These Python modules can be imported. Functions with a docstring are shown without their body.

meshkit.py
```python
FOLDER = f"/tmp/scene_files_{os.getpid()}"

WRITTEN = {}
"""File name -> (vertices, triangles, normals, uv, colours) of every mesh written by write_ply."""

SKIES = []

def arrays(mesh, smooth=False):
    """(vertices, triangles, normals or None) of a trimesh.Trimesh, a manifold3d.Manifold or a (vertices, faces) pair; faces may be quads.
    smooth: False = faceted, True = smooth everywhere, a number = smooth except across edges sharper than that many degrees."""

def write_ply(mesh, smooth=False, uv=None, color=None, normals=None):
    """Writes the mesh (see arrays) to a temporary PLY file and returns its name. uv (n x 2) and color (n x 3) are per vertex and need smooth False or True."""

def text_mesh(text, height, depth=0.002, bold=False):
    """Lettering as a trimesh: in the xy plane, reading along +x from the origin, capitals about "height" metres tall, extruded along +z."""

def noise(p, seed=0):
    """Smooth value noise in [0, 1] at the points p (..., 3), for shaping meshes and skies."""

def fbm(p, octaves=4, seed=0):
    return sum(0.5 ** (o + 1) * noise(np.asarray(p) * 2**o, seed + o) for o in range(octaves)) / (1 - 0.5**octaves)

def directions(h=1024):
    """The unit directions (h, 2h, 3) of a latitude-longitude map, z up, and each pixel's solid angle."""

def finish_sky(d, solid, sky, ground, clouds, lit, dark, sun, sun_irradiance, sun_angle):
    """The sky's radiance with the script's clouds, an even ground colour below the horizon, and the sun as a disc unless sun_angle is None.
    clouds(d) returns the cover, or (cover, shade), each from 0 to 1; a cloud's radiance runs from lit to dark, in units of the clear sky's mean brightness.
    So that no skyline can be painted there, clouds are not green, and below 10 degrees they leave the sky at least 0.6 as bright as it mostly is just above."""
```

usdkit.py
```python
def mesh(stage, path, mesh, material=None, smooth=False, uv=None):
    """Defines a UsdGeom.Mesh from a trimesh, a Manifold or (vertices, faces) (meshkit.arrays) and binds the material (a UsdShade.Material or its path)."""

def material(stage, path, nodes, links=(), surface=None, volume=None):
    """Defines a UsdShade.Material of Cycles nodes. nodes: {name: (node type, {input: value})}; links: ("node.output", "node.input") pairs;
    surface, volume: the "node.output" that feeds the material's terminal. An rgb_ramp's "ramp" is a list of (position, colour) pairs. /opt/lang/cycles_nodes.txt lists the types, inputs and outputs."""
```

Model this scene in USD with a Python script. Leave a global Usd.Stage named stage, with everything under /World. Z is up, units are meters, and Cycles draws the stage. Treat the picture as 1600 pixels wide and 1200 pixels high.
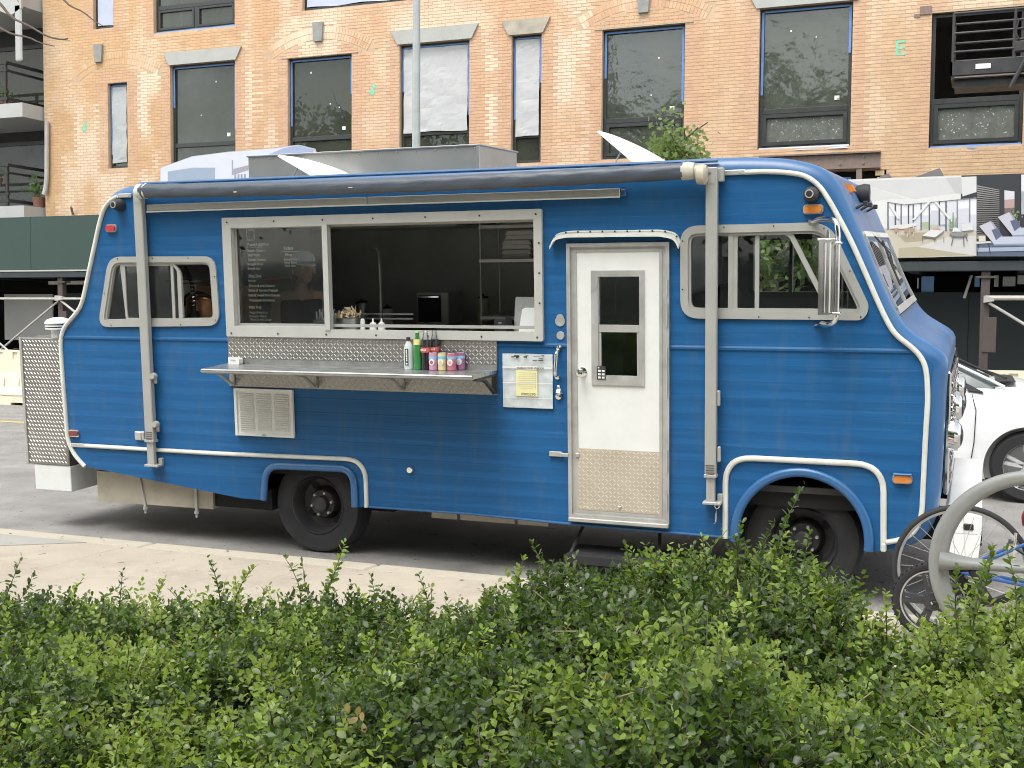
import math, random
import numpy as np, trimesh, shapely
import manifold3d as m3
from shapely.geometry import Polygon, LineString, Point, box as sbox
from shapely.ops import unary_union
from pxr import Usd, UsdGeom, UsdLux, UsdShade, Gf, Sdf, Vt
import usdkit, meshkit

stage = Usd.Stage.CreateInMemory()
UsdGeom.SetStageUpAxis(stage, UsdGeom.Tokens.z)
UsdGeom.SetStageMetersPerUnit(stage, 1.0)
UsdGeom.Xform.Define(stage, '/World')
UsdGeom.Scope.Define(stage, '/World/Looks')
rng = np.random.default_rng(7)
random.seed(7)
PI = math.pi

# ------------------------------------------------------------------ camera, sky, sun
EXPOSURE = 1.44
SKY_STRENGTH = 0.15
SUN_INTENSITY = 0.16
SUN_DIR = np.array([-0.14, -0.40, 0.98]); SUN_DIR = SUN_DIR / np.linalg.norm(SUN_DIR)
cam = UsdGeom.Camera.Define(stage, '/World/camera')
Rc = np.array([[0.92949039, 0.02778477, -0.36779835], [0.36877226, -0.05001997, 0.92817295], [0.0073918, -0.99836166, -0.05673934]])
CAM = np.array([0, 0, 1.80])
mt = Gf.Matrix4d(1.0)
for i, ax in enumerate((Rc[:, 0], -Rc[:, 1], -Rc[:, 2])):
    mt.SetRow(i, Gf.Vec4d(*map(float, ax), 0))
mt.SetRow(3, Gf.Vec4d(*map(float, CAM), 1))
cam.AddTransformOp().Set(mt)
cam.CreateHorizontalApertureAttr(36.0)
cam.CreateVerticalApertureAttr(27.0)
cam.CreateFocalLengthAttr(36.0 * 1840 / 1600)
cam.CreateClippingRangeAttr(Gf.Vec2f(0.05, 5000))
cam.CreateExposureAttr(EXPOSURE)

az = math.atan2(SUN_DIR[0], SUN_DIR[1]); el = math.asin(SUN_DIR[2])
skymat = usdkit.material(stage, '/World/Looks/overcast_sky', {
    's': ('sky_texture', {'sky_type': 'single_scattering', 'sun_disc': False, 'sun_elevation': el, 'sun_rotation': az, 'air_density': 1.0, 'aerosol_density': 2.0}),
    'bw': ('rgb_to_bw', {}),
    'co': ('texture_coordinate', {}),
    'n': ('noise_texture', {'scale': 2.6, 'detail': 6.0, 'roughness': 0.55}),
    'r': ('rgb_ramp', {'ramp': [(0.28, (0.35,) * 3), (0.55, (1.0,) * 3)]}),
    'g': ('mix', {'mix_type': 'multiply', 'fac': 1.0, 'color2': (1.18, 1.2, 1.18)}),
    'm': ('mix', {'mix_type': 'mix'}),
    'b': ('background_shader', {'strength': SKY_STRENGTH})},
    [('co.generated', 'n.vector'), ('s.color', 'bw.color'), ('bw.val', 'g.color1'), ('n.fac', 'r.fac'), ('r.color', 'm.fac'), ('s.color', 'm.color1'), ('g.color', 'm.color2'), ('m.color', 'b.color')],
    surface='b.background')
dome = UsdLux.DomeLight.Define(stage, '/World/sky')
UsdShade.MaterialBindingAPI.Apply(dome.GetPrim()).Bind(skymat)
dome.GetPrim().SetCustomDataByKey('kind', 'structure')
sun = UsdLux.DistantLight.Define(stage, '/World/sun')
sun.CreateIntensityAttr(SUN_INTENSITY); sun.CreateAngleAttr(36.0); sun.CreateColorAttr(Gf.Vec3f(1.0, 0.965, 0.91))
sun.CreateNormalizeAttr(True)
zx = SUN_DIR; xx = np.cross([0, 0, 1.0], zx); xx /= np.linalg.norm(xx); yx = np.cross(zx, xx)
ms = Gf.Matrix4d(1.0)
for i, ax in enumerate((xx, yx, zx)):
    ms.SetRow(i, Gf.Vec4d(*map(float, ax), 0))
sun.AddTransformOp().Set(ms)

# ------------------------------------------------------------------ naming and objects
_used = {}
def numbered(parent, name):
    k = (str(parent), name)
    n = _used.get(k, 0); _used[k] = n + 1
    return f'{parent}/{name}' + (f'_{n:03d}' if n else '')
def tag(prim, label=None, cat=None, group=None, kind=None):
    prim = prim.GetPrim() if hasattr(prim, 'GetPrim') else prim
    for k, v in (('label', label), ('category', cat), ('group', group), ('kind', kind)):
        if v:
            prim.SetCustomDataByKey(k, v)
    return prim
def thing(name, label, cat, loc=(0, 0, 0), rx=0.0, rz=0.0, group=None):
    x = UsdGeom.Xform.Define(stage, numbered('/World', name))
    x.AddTranslateOp().Set(Gf.Vec3d(*map(float, loc)))
    if rz: x.AddRotateZOp().Set(float(rz))
    if rx: x.AddRotateXOp().Set(float(rx))
    tag(x, label, cat, group)
    return str(x.GetPath())
def part(parent, name, mesh, mat, smooth=False, label=None, kind=None, col=None):
    m = usdkit.mesh(stage, numbered(parent, name), mesh, mat, smooth=smooth)
    if col is not None:
        UsdGeom.PrimvarsAPI(m).CreatePrimvar('col', Sdf.ValueTypeNames.Color3fArray, 'vertex').Set(Vt.Vec3fArray.FromNumpy(np.asarray(col, np.float32)))
    tag(m, label, kind=kind)
    return str(m.GetPath())
def solid(name, mesh, mat, label=None, cat=None, group=None, kind=None, smooth=False, col=None):
    p = part('/World', name, mesh, mat, smooth=smooth, col=col)
    tag(stage.GetPrimAtPath(p), label, cat, group, kind)
    return p
def copy_of(src, name, label, loc, rz=0.0, group=None, rx=0.0):
    s = stage.GetPrimAtPath(src)
    r = thing(name, label, s.GetCustomDataByKey('category'), loc, rx=rx, rz=rz, group=group or s.GetCustomDataByKey('group'))
    p = stage.GetPrimAtPath(r)
    p.GetReferences().AddInternalReference(s.GetPath())
    p.SetInstanceable(True)
    return r

# ------------------------------------------------------------------ shape helpers
cat = trimesh.util.concatenate
def tri(v, f):
    f = np.asarray(f, int)
    if f.shape[1] == 4: f = np.vstack([f[:, [0, 1, 2]], f[:, [0, 2, 3]]])
    return trimesh.Trimesh(np.asarray(v, float), f, process=False)
def bx(x0, x1, y0, y1, z0, z1, b=0.0):
    if b <= 0:
        m = trimesh.creation.box((x1 - x0, y1 - y0, z1 - z0)); m.apply_translation(((x0 + x1) / 2, (y0 + y1) / 2, (z0 + z1) / 2)); return m
    b = min(b, (x1 - x0) * .45, (y1 - y0) * .45, (z1 - z0) * .45)
    c = np.array([(x0 + x1) / 2, (y0 + y1) / 2, (z0 + z1) / 2]); h = np.array([x1 - x0, y1 - y0, z1 - z0]) / 2
    pts = []
    for sx in (-1, 1):
        for sy in (-1, 1):
            for sz in (-1, 1):
                s = np.array([sx, sy, sz])
                for k in range(3):
                    d = h - b; d[k] = h[k]
                    pts.append(c + s * d)
    return trimesh.Trimesh(pts).convex_hull
def hull(pts): return trimesh.Trimesh(np.asarray(pts, float)).convex_hull
def ext(poly, y0, y1):
    """Polygon in (x, z), extruded along y."""
    if hasattr(poly, 'geoms'): return cat([ext(g, y0, y1) for g in poly.geoms if g.area > 1e-9 and hasattr(g, 'exterior')])
    m = trimesh.creation.extrude_polygon(poly, y1 - y0, engine='earcut')
    v = m.vertices; return trimesh.Trimesh(np.column_stack([v[:, 0], y0 + v[:, 2], v[:, 1]]), m.faces[:, ::-1], process=False)
def flat(poly, y):
    """One-sided polygon sheet in (x, z) facing -y."""
    if hasattr(poly, 'geoms'): return cat([flat(g, y) for g in poly.geoms if g.area > 1e-9 and hasattr(g, 'exterior')])
    v, f = trimesh.creation.triangulate_polygon(poly, engine='earcut')
    t = v[f]; s = (t[:, 1, 0] - t[:, 0, 0]) * (t[:, 2, 1] - t[:, 0, 1]) - (t[:, 2, 0] - t[:, 0, 0]) * (t[:, 1, 1] - t[:, 0, 1])
    f = np.where((s < 0)[:, None], f[:, ::-1], f)
    return trimesh.Trimesh(np.column_stack([v[:, 0], np.full(len(v), y), v[:, 1]]), f, process=False)
def ground(poly, z0, z1):
    m = trimesh.creation.extrude_polygon(poly, z1 - z0, engine='earcut'); m.apply_translation((0, 0, z0)); return m
def tube(pts, r, sides=10, cap=True, squash=1.0, closed=False):
    p = np.asarray(pts, float); n = len(p); r = np.atleast_1d(np.asarray(r, float)); r = r if len(r) == n else np.interp(np.linspace(0, 1, n), np.linspace(0, 1, len(r)), r) if len(r) > 1 else np.full(n, r[0])
    t = np.gradient(p, axis=0)
    if closed: t = np.roll(p, -1, 0) - np.roll(p, 1, 0)
    t /= np.linalg.norm(t, axis=1, keepdims=True) + 1e-12
    a = np.cross(t[0], [0, 0, 1.0]) if abs(t[0, 2]) < .9 else np.cross(t[0], [0, 1.0, 0])
    a /= np.linalg.norm(a); A = []
    for k in range(n):
        a = a - t[k] * (a @ t[k]); a /= np.linalg.norm(a) + 1e-12; A.append(a)
    A = np.array(A); B = np.cross(t, A); g = np.arange(sides) * 2 * PI / sides
    v = p[:, None] + r[:, None, None] * (np.cos(g)[None, :, None] * A[:, None] + np.sin(g)[None, :, None] * B[:, None] * squash)
    v = v.reshape(-1, 3); F = []
    for i in range(n if closed else n - 1):
        j = (i + 1) % n
        for k in range(sides):
            l = (k + 1) % sides; F.append((i * sides + k, i * sides + l, j * sides + l, j * sides + k))
    m = tri(v, F)
    if cap and not closed:
        v = np.vstack([m.vertices, p[:1], p[-1:]]); c0 = len(v) - 2; f = list(map(tuple, m.faces))
        for k in range(sides):
            l = (k + 1) % sides; f.append((c0, l, k)); f.append((c0 + 1, (n - 1) * sides + k, (n - 1) * sides + l))
        m = trimesh.Trimesh(v, f, process=False)
    return m
def rod(a, b, r, sides=10): return tube([a, b], r, sides)
def lathe(prof, sides=32, axis='z', at=(0, 0, 0)):
    """prof: (radius, height) pairs. axis y: height runs along +y."""
    pr = np.asarray(prof, float); n = len(pr); g = np.arange(sides) * 2 * PI / sides
    v = np.stack([pr[:, None, 0] * np.cos(g), pr[:, None, 0] * np.sin(g), np.repeat(pr[:, 1:2], sides, 1)], -1).reshape(-1, 3)
    F = [(i * sides + k, i * sides + (k + 1) % sides, (i + 1) * sides + (k + 1) % sides, (i + 1) * sides + k) for i in range(n - 1) for k in range(sides)]
    m = tri(v, F)
    if axis == 'y': m = trimesh.Trimesh(np.column_stack([v[:, 0], v[:, 2], v[:, 1]]), m.faces[:, ::-1], process=False)
    if axis == 'x': m = trimesh.Trimesh(np.column_stack([v[:, 2], v[:, 0], v[:, 1]]), m.faces, process=False)
    m.apply_translation(at); return m
def torus(R, r, at, axis='y', nR=40, nr=10, squash=1.0):
    g = np.linspace(0, 2 * PI, nr + 1); return lathe([(R + r * math.cos(a), r * squash * math.sin(a)) for a in g], nR, axis, at)
def text(s, h, x, z, y, depth=.001, bold=False):
    m = meshkit.text_mesh(s, h, depth, bold); v = np.array(m.vertices)
    return trimesh.Trimesh(np.column_stack([x + v[:, 0], y - v[:, 2], z + v[:, 1]]), m.faces, process=False)
def rrect(x0, x1, z0, z1, r): return sbox(x0 + r, z0 + r, x1 - r, z1 - r).buffer(r, quad_segs=6)
def chaikin(p, n=2):
    p = np.asarray(p, float)
    for _ in range(n):
        q = np.empty((2 * len(p) - 2, p.shape[1])); q[0::2] = .75 * p[:-1] + .25 * p[1:]; q[1::2] = .25 * p[:-1] + .75 * p[1:]
        p = np.vstack([p[:1], q, p[-1:]])
    return p
def resample(p, step):
    p = np.asarray(p, float); d = np.r_[0, np.cumsum(np.linalg.norm(np.diff(p, axis=0), axis=1))]
    s = np.linspace(0, d[-1], max(2, int(round(d[-1] / step)) + 1))
    return np.column_stack([np.interp(s, d, p[:, k]) for k in range(p.shape[1])])
def bend(pts, r, n=6):
    """Polyline with its corners rounded to radius about r."""
    p = np.asarray(pts, float); out = [p[0]]
    for i in range(1, len(p) - 1):
        a, b = p[i - 1] - p[i], p[i + 1] - p[i]; la, lb = np.linalg.norm(a), np.linalg.norm(b); d = min(r, la * .48, lb * .48)
        A, B = p[i] + a / la * d, p[i] + b / lb * d
        for t in np.linspace(0, 1, n + 1): out.append((1 - t) ** 2 * A + 2 * t * (1 - t) * p[i] + t * t * B)
    out.append(p[-1]); return np.array(out)

# ------------------------------------------------------------------ materials
def mat(name, col, rough=.5, metal=0.0, var=.08, vscale=6.0, bump=0.0, bscale=80.0, stretch=(1, 1, 1), spec=.5, coat=0.0, dirt=0.0, dirtcol=(.25, .22, .18), dscale=3.0, detail=4.0, trans=0.0, sheen=0.0, spots=None):
    c = np.array(col, float)
    n = {'tc': ('texture_coordinate', {}), 'mp': ('mapping', {'scale': stretch}),
         'n': ('noise_texture', {'scale': vscale, 'detail': detail, 'roughness': .6}),
         'r': ('rgb_ramp', {'ramp': [(.3, tuple(c * (1 - var))), (.7, tuple(np.minimum(c * (1 + var), .95)))]}),
         'rr': ('map_range', {'from_min': .3, 'from_max': .7, 'to_min': max(rough - .08, .02), 'to_max': min(rough + .08, 1)}),
         'p': ('principled_bsdf', {'metallic': metal, 'specular_ior_level': spec, 'coat_weight': coat, 'coat_roughness': .08})}
    l = [('tc.object', 'mp.vector'), ('mp.vector', 'n.vector'), ('n.fac', 'r.fac'), ('n.fac', 'rr.value'), ('rr.result', 'p.roughness')]
    out = 'r.color'
    if dirt:
        n['d'] = ('noise_texture', {'scale': dscale, 'detail': 7.0, 'roughness': .65}); n['dr'] = ('rgb_ramp', {'ramp': [(.48, (0,) * 3), (.72, (dirt,) * 3)]})
        n['dm'] = ('mix', {'mix_type': 'mix', 'color2': dirtcol})
        l += [('tc.object', 'd.vector'), ('d.fac', 'dr.fac'), ('dr.color', 'dm.fac'), (out, 'dm.color1')]; out = 'dm.color'
    if spots:
        n['sp'] = ('noise_texture', {'scale': 13.0, 'detail': 3.0, 'roughness': .45}); n['spr'] = ('rgb_ramp', {'ramp': [(.705, (0,) * 3), (.725, (.8,) * 3)]}); n['spm'] = ('mix', {'mix_type': 'mix', 'color2': spots})
        l += [('tc.object', 'sp.vector'), ('sp.fac', 'spr.fac'), ('spr.color', 'spm.fac'), (out, 'spm.color1')]; out = 'spm.color'
    l.append((out, 'p.base_color'))
    if bump:
        n['bn'] = ('noise_texture', {'scale': bscale, 'detail': 3.0}); n['b'] = ('bump', {'strength': bump, 'distance': .01})
        l += [('mp.vector', 'bn.vector'), ('bn.fac', 'b.height'), ('b.normal', 'p.normal')]
    surf = 'p.BSDF'
    if trans:
        n['t'] = ('translucent_bsdf', {}); n['x'] = ('mix_closure', {'fac': trans}); l += [(out, 't.color'), ('p.BSDF', 'x.closure1'), ('t.BSDF', 'x.closure2')]; surf = 'x.closure'
    return usdkit.material(stage, '/World/Looks/' + name, n, l, surface=surf)
def pane(name, tint=(1, 1, 1), ior=1.5, specks=0.0, dust=0.0, dustcol=(.3, .3, .28), bump=0.0, bscale=3.0, stretch=(1, 1, 1), rough=0.0, dscale=2.0, patchy=True):
    n = {'f': ('fresnel', {'IOR': ior}), 't': ('transparent_bsdf', {'color': tint}), 'g': ('glossy_bsdf', {'color': (1, 1, 1), 'roughness': rough}), 'x': ('mix_closure', {}), 'tc': ('texture_coordinate', {}), 'mp': ('mapping', {'scale': stretch})}
    l = [('f.fac', 'x.fac'), ('t.BSDF', 'x.closure1'), ('g.BSDF', 'x.closure2'), ('tc.object', 'mp.vector')]
    surf = 'x.closure'
    if bump:
        n['bn'] = ('noise_texture', {'scale': bscale, 'detail': 3.0}); n['b'] = ('bump', {'strength': bump, 'distance': .02}); l += [('mp.vector', 'bn.vector'), ('bn.fac', 'b.height'), ('b.normal', 'g.normal')]
    if dust:
        n['dn'] = ('noise_texture', {'scale': dscale, 'detail': 8.0, 'roughness': .62}); n['dr'] = ('rgb_ramp', {'ramp': [(.35, (dust * (.5 if patchy else 1),) * 3), (.7, (dust,) * 3)]})
        n['d'] = ('diffuse_bsdf', {'color': dustcol}); n['y'] = ('mix_closure', {})
        l += [('mp.vector', 'dn.vector'), ('dn.fac', 'dr.fac'), ('dr.color', 'y.fac'), ('x.closure', 'y.closure1'), ('d.BSDF', 'y.closure2')]; surf = 'y.closure'
    if specks:
        n['vo'] = ('noise_texture', {'scale': 26.0, 'detail': 2.0, 'roughness': .5}); n['vr'] = ('rgb_ramp', {'ramp': [(1 - specks, (0,) * 3), (1 - specks + .03, (.9,) * 3)]}); n['vd'] = ('diffuse_bsdf', {'color': (.46, .46, .44)}); n['z'] = ('mix_closure', {})
        l += [('mp.vector', 'vo.vector'), ('vo.fac', 'vr.fac'), ('vr.color', 'z.fac'), (surf, 'z.closure1'), ('vd.BSDF', 'z.closure2')]; surf = 'z.closure'
    return usdkit.material(stage, '/World/Looks/' + name, n, l, surface=surf)
def attr_mat(name, rough=.8, bump=.0, bscale=60, var=.12, vscale=14.0):
    n = {'a': ('attribute', {'attribute': 'col'}), 'tc': ('texture_coordinate', {}), 'n': ('noise_texture', {'scale': vscale, 'detail': 5.0, 'roughness': .65}),
         'r': ('rgb_ramp', {'ramp': [(.3, (1 - var,) * 3), (.7, (1 + var,) * 3)]}), 'm': ('mix', {'mix_type': 'multiply', 'fac': 1.0}), 'p': ('principled_bsdf', {'roughness': rough, 'specular_ior_level': .3})}
    l = [('tc.object', 'n.vector'), ('n.fac', 'r.fac'), ('a.color', 'm.color1'), ('r.color', 'm.color2'), ('m.color', 'p.base_color')]
    if bump:
        n['bn'] = ('noise_texture', {'scale': bscale, 'detail': 3.0}); n['b'] = ('bump', {'strength': bump, 'distance': .006}); l += [('tc.object', 'bn.vector'), ('bn.fac', 'b.height'), ('b.normal', 'p.normal')]
    return usdkit.material(stage, '/World/Looks/' + name, n, l, surface='p.BSDF')

def blue_paint(name, streak):
    """Brushed-on blue paint over embossed siding: long horizontal streaks, faint chalking."""
    n = {'tc': ('texture_coordinate', {}), 'mp': ('mapping', {'scale': (.5, 1, 14.0) if streak else (1.2, 1.2, 1.2)}), 'n': ('noise_texture', {'scale': 2.4 if streak else 2.2, 'detail': 9.0, 'roughness': .66}),
         'r': ('rgb_ramp', {'ramp': [(.22, (.008, .066, .182)), (.42, (.011, .085, .226)), (.58, (.014, .094, .243)), (.78, (.030, .126, .285))]}),
         'm2': ('mapping', {'scale': (3.0, 1, 90.0) if streak else (20, 20, 20)}), 'n2': ('noise_texture', {'scale': 2.0, 'detail': 3.0}), 'b': ('bump', {'strength': .12 if streak else .05, 'distance': .002}),
         'rr': ('map_range', {'from_min': .3, 'from_max': .7, 'to_min': .34, 'to_max': .54}),
         'p': ('principled_bsdf', {'specular_ior_level': .22 if streak else .5, 'coat_weight': 0.0 if streak else .7, 'coat_roughness': .3})}
    l = [('tc.object', 'mp.vector'), ('mp.vector', 'n.vector'), ('n.fac', 'r.fac'), ('r.color', 'p.base_color'), ('tc.object', 'm2.vector'), ('m2.vector', 'n2.vector'), ('n2.fac', 'b.height'), ('b.normal', 'p.normal'), ('n.fac', 'rr.value'), ('rr.result', 'p.roughness')]
    n['md'] = ('mapping', {'scale': (2.2, 1, .5)}); n['dn'] = ('noise_texture', {'scale': 3.4, 'detail': 9.0, 'roughness': .68}); n['dr'] = ('rgb_ramp', {'ramp': [(.52, (0,) * 3), (.74, (.38,) * 3)]}); n['dm'] = ('mix', {'mix_type': 'mix', 'color2': (.075, .115, .155)})
    n['sc'] = ('noise_texture', {'scale': 95.0, 'detail': 2.0}); n['sr'] = ('rgb_ramp', {'ramp': [(.735, (0,) * 3), (.755, (.75,) * 3)]}); n['sm'] = ('mix', {'mix_type': 'mix', 'color2': (.16, .23, .31)})
    l = [x for x in l if x != ('r.color', 'p.base_color')] + [('tc.object', 'md.vector'), ('md.vector', 'dn.vector'), ('dn.fac', 'dr.fac'), ('dr.color', 'dm.fac'), ('r.color', 'dm.color1'), ('tc.object', 'sc.vector'), ('sc.fac', 'sr.fac'), ('sr.color', 'sm.fac'), ('dm.color', 'sm.color1'), ('sm.color', 'p.base_color')]
    return usdkit.material(stage, '/World/Looks/' + name, n, l, surface='p.BSDF')
M = {}
M['blue'] = blue_paint('blue_siding_paint', True)
M['blueshell'] = blue_paint('blue_fibreglass_paint', False)
M['trim'] = mat('cream_white_moulding', (.60, .60, .55), .38, var=.06, vscale=5, dirt=.35, dirtcol=(.35, .32, .26), dscale=9)
M['framelight'] = mat('serving_window_frame', (.42, .42, .395), .42, var=.04, dirt=.2, dirtcol=(.3, .28, .24), dscale=5)
M['frame'] = mat('painted_window_frame', (.33, .33, .31), .42, var=.05, dirt=.25, dirtcol=(.3, .28, .24), dscale=7)
M['alu'] = mat('dull_aluminium', (.52, .52, .51), .42, metal=.75, var=.1, vscale=9, dirt=.3, dirtcol=(.28, .27, .25))
M['alumatt'] = mat('grey_anodised_arm', (.36, .36, .34), .45, metal=.25, var=.05, vscale=4, dirt=.2, dirtcol=(.3, .28, .25))
M['steel'] = mat('brushed_stainless_steel', (.44, .435, .42), .36, metal=.85, var=.03, vscale=1.2)
M['shelfsteel'] = mat('stainless_counter', (.40, .40, .395), .3, metal=.9, var=.03, stretch=(1, 5, 1))
M['tread'] = mat('diamond_plate_aluminium', (.30, .295, .28), .32, metal=.9, var=.1, vscale=5, dirt=.3, dirtcol=(.2, .18, .15), dscale=2.5)
M['treadhi'] = mat('diamond_plate_ridge', (.62, .61, .58), .30, metal=.6, var=.05)
M['treadwarm'] = mat('painted_cream_tread_plate', (.46, .40, .32), .45, metal=.15, var=.08, dirt=.3, dirtcol=(.4, .33, .24), dscale=5)
M['treadwarmhi'] = mat('painted_cream_tread_ridge', (.60, .55, .46), .4, metal=.1, var=.05)
M['capgrey'] = mat('yellowed_grey_cap', (.46, .44, .38), .5, var=.08)
M['silver'] = mat('silver_alloy', (.66, .66, .66), .3, metal=.6, var=.03)
M['chrome'] = mat('chrome_plating', (.82, .82, .82), .09, metal=1.0, var=.03)
M['white'] = mat('white_gloss_paint', (.68, .69, .67), .35, var=.03, dirt=.12, dirtcol=(.5, .47, .4), dscale=4)
M['whiteplastic'] = mat('white_plastic', (.80, .80, .78), .4, var=.03)
M['black'] = mat('black_rubber', (.018, .018, .019), .65, var=.3, vscale=12, bump=.15)
M['tyre'] = mat('tyre_rubber', (.015, .015, .016), .8, var=.35, vscale=6, bump=.2, bscale=120, dirt=.35, dirtcol=(.04, .037, .032), dscale=4)
M['blacksteel'] = mat('black_painted_steel', (.022, .022, .024), .5, var=.25, vscale=8, dirt=.4, dirtcol=(.07, .06, .05))
M['chassis'] = mat('chassis_grime', (.012, .012, .012), .85, var=.4)
M['inside'] = mat('dark_galley_lining', (.48, .49, .48), .5, metal=.2, var=.2, vscale=2)
M['insidecab'] = mat('dark_cab_lining', (.05, .05, .052), .7, var=.2)
M['vinyl'] = mat('grey_awning_vinyl', (.058, .070, .092), .40, var=.14, vscale=2.5, stretch=(1, 4, 4), bump=.35, bscale=9)
M['amber'] = mat('amber_lens', (.62, .20, .035), .25, var=.15, vscale=30, coat=.5)
M['red'] = mat('red_lens', (.42, .022, .02), .25, var=.15, vscale=30, coat=.5)
M['darkred'] = mat('dark_red_lens', (.15, .03, .025), .3, var=.15, vscale=30, coat=.4)
M['beige'] = mat('beige_tank_sheet', (.44, .39, .31), .5, metal=.1, var=.1, vscale=3, dirt=.55, dirtcol=(.22, .18, .13), dscale=4)
M['paper'] = mat('white_paper', (.72, .71, .68), .7, var=.04, trans=.15)
M['yellowpaper'] = mat('yellow_permit_paper', (.68, .64, .34), .7, var=.05)
M['ink'] = mat('black_print', (.03, .03, .03), .7, var=.1)
M['greyink'] = mat('grey_print', (.33, .33, .31), .7, var=.1)
M['plasticwrap'] = mat('clear_tape_over_paper', (.50, .54, .55), .22, var=.16, vscale=14, coat=.5, bump=.3, bscale=18)
M['chalk'] = mat('chalk_lettering', (.85, .85, .82), .9, var=.35, vscale=90)
M['chalkdim'] = mat('rubbed_chalk_lettering', (.50, .52, .51), .9, var=.5, vscale=60)
M['glass'] = pane('clear_window_glass', (.96, .98, .97), 1.45)
M['smoked'] = pane('tinted_window_glass', (.74, .78, .78), 1.5)
M['screen'] = pane('insect_screen_glass', (.72, .75, .74), 1.5, dust=.10, dustcol=(.14, .15, .15), dscale=3)
M['windshield'] = pane('windscreen_glass', (.72, .78, .78), 1.7)
M['brick'] = attr_mat('tan_brick', .85, bump=.35, bscale=45, var=.09, vscale=5)
M['wallcore'] = mat('tan_mortar', (.50, .36, .24), .9, var=.12, vscale=2.5, bump=.3, bscale=50)
M['lintel'] = mat('grey_cast_lintel', (.37, .37, .345), .8, var=.08, vscale=3, bump=.2, bscale=40)
M['dirtylintel'] = mat('weathered_stone_lintel', (.36, .32, .26), .85, var=.2, vscale=4, bump=.3, bscale=30)
M['keystone'] = mat('grey_keystone', (.25, .25, .235), .85, var=.15, vscale=5)
M['winframe'] = mat('black_window_frame', (.024, .026, .026), .4, var=.15)
M['bluetape'] = mat('blue_masking_tape', (.10, .22, .50), .6, var=.12, vscale=8)
M['windowpaper'] = mat('white_sheet_over_window', (.43, .43, .43), .75, var=.05, vscale=3)
M['greypaper'] = mat('grey_white_sheet_over_window', (.36, .375, .38), .75, var=.06, vscale=3)
M['lilac'] = mat('pale_lilac_sheet', (.40, .44, .54), .6, var=.03, vscale=3)
M['room'] = mat('unlit_room', (.34, .33, .31), .9, var=.2, vscale=1.2)
M['dustpane'] = pane('dusty_new_window', (.75, .78, .76), 1.5, dust=.50, dustcol=(.056, .060, .046), bump=.04, bscale=1.4, dscale=1.3)
M['filmpane'] = pane('plastic_covered_window', (.7, .72, .70), 1.75, dust=.36, dustcol=(.11, .12, .095), bump=.9, bscale=1.7, stretch=(1.0, 1, 1.0), dscale=2.5)
M['splashpane'] = pane('splashed_window', (.65, .67, .65), 1.6, specks=.335, dust=.6, dustcol=(.17, .18, .16), bump=.2, bscale=4, dscale=6)
M['rust'] = mat('rusty_steel_beam', (.20, .155, .135), .75, metal=.2, var=.2, vscale=6, dirt=.6, dirtcol=(.26, .13, .07), dscale=7, stretch=(3, 1, .6))
M['asphalt'] = mat('asphalt', (.255, .24, .226), .88, var=.22, vscale=2.3, bump=.9, bscale=120, dirt=.45, dirtcol=(.17, .163, .155), dscale=.7, detail=12, spots=(.05, .048, .045))
M['concrete'] = mat('sidewalk_concrete', (.40, .345, .275), .9, var=.10, vscale=1.3, bump=.45, bscale=90, dirt=.55, dirtcol=(.27, .225, .175), dscale=3.2, detail=9, spots=(.10, .085, .07))
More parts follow.
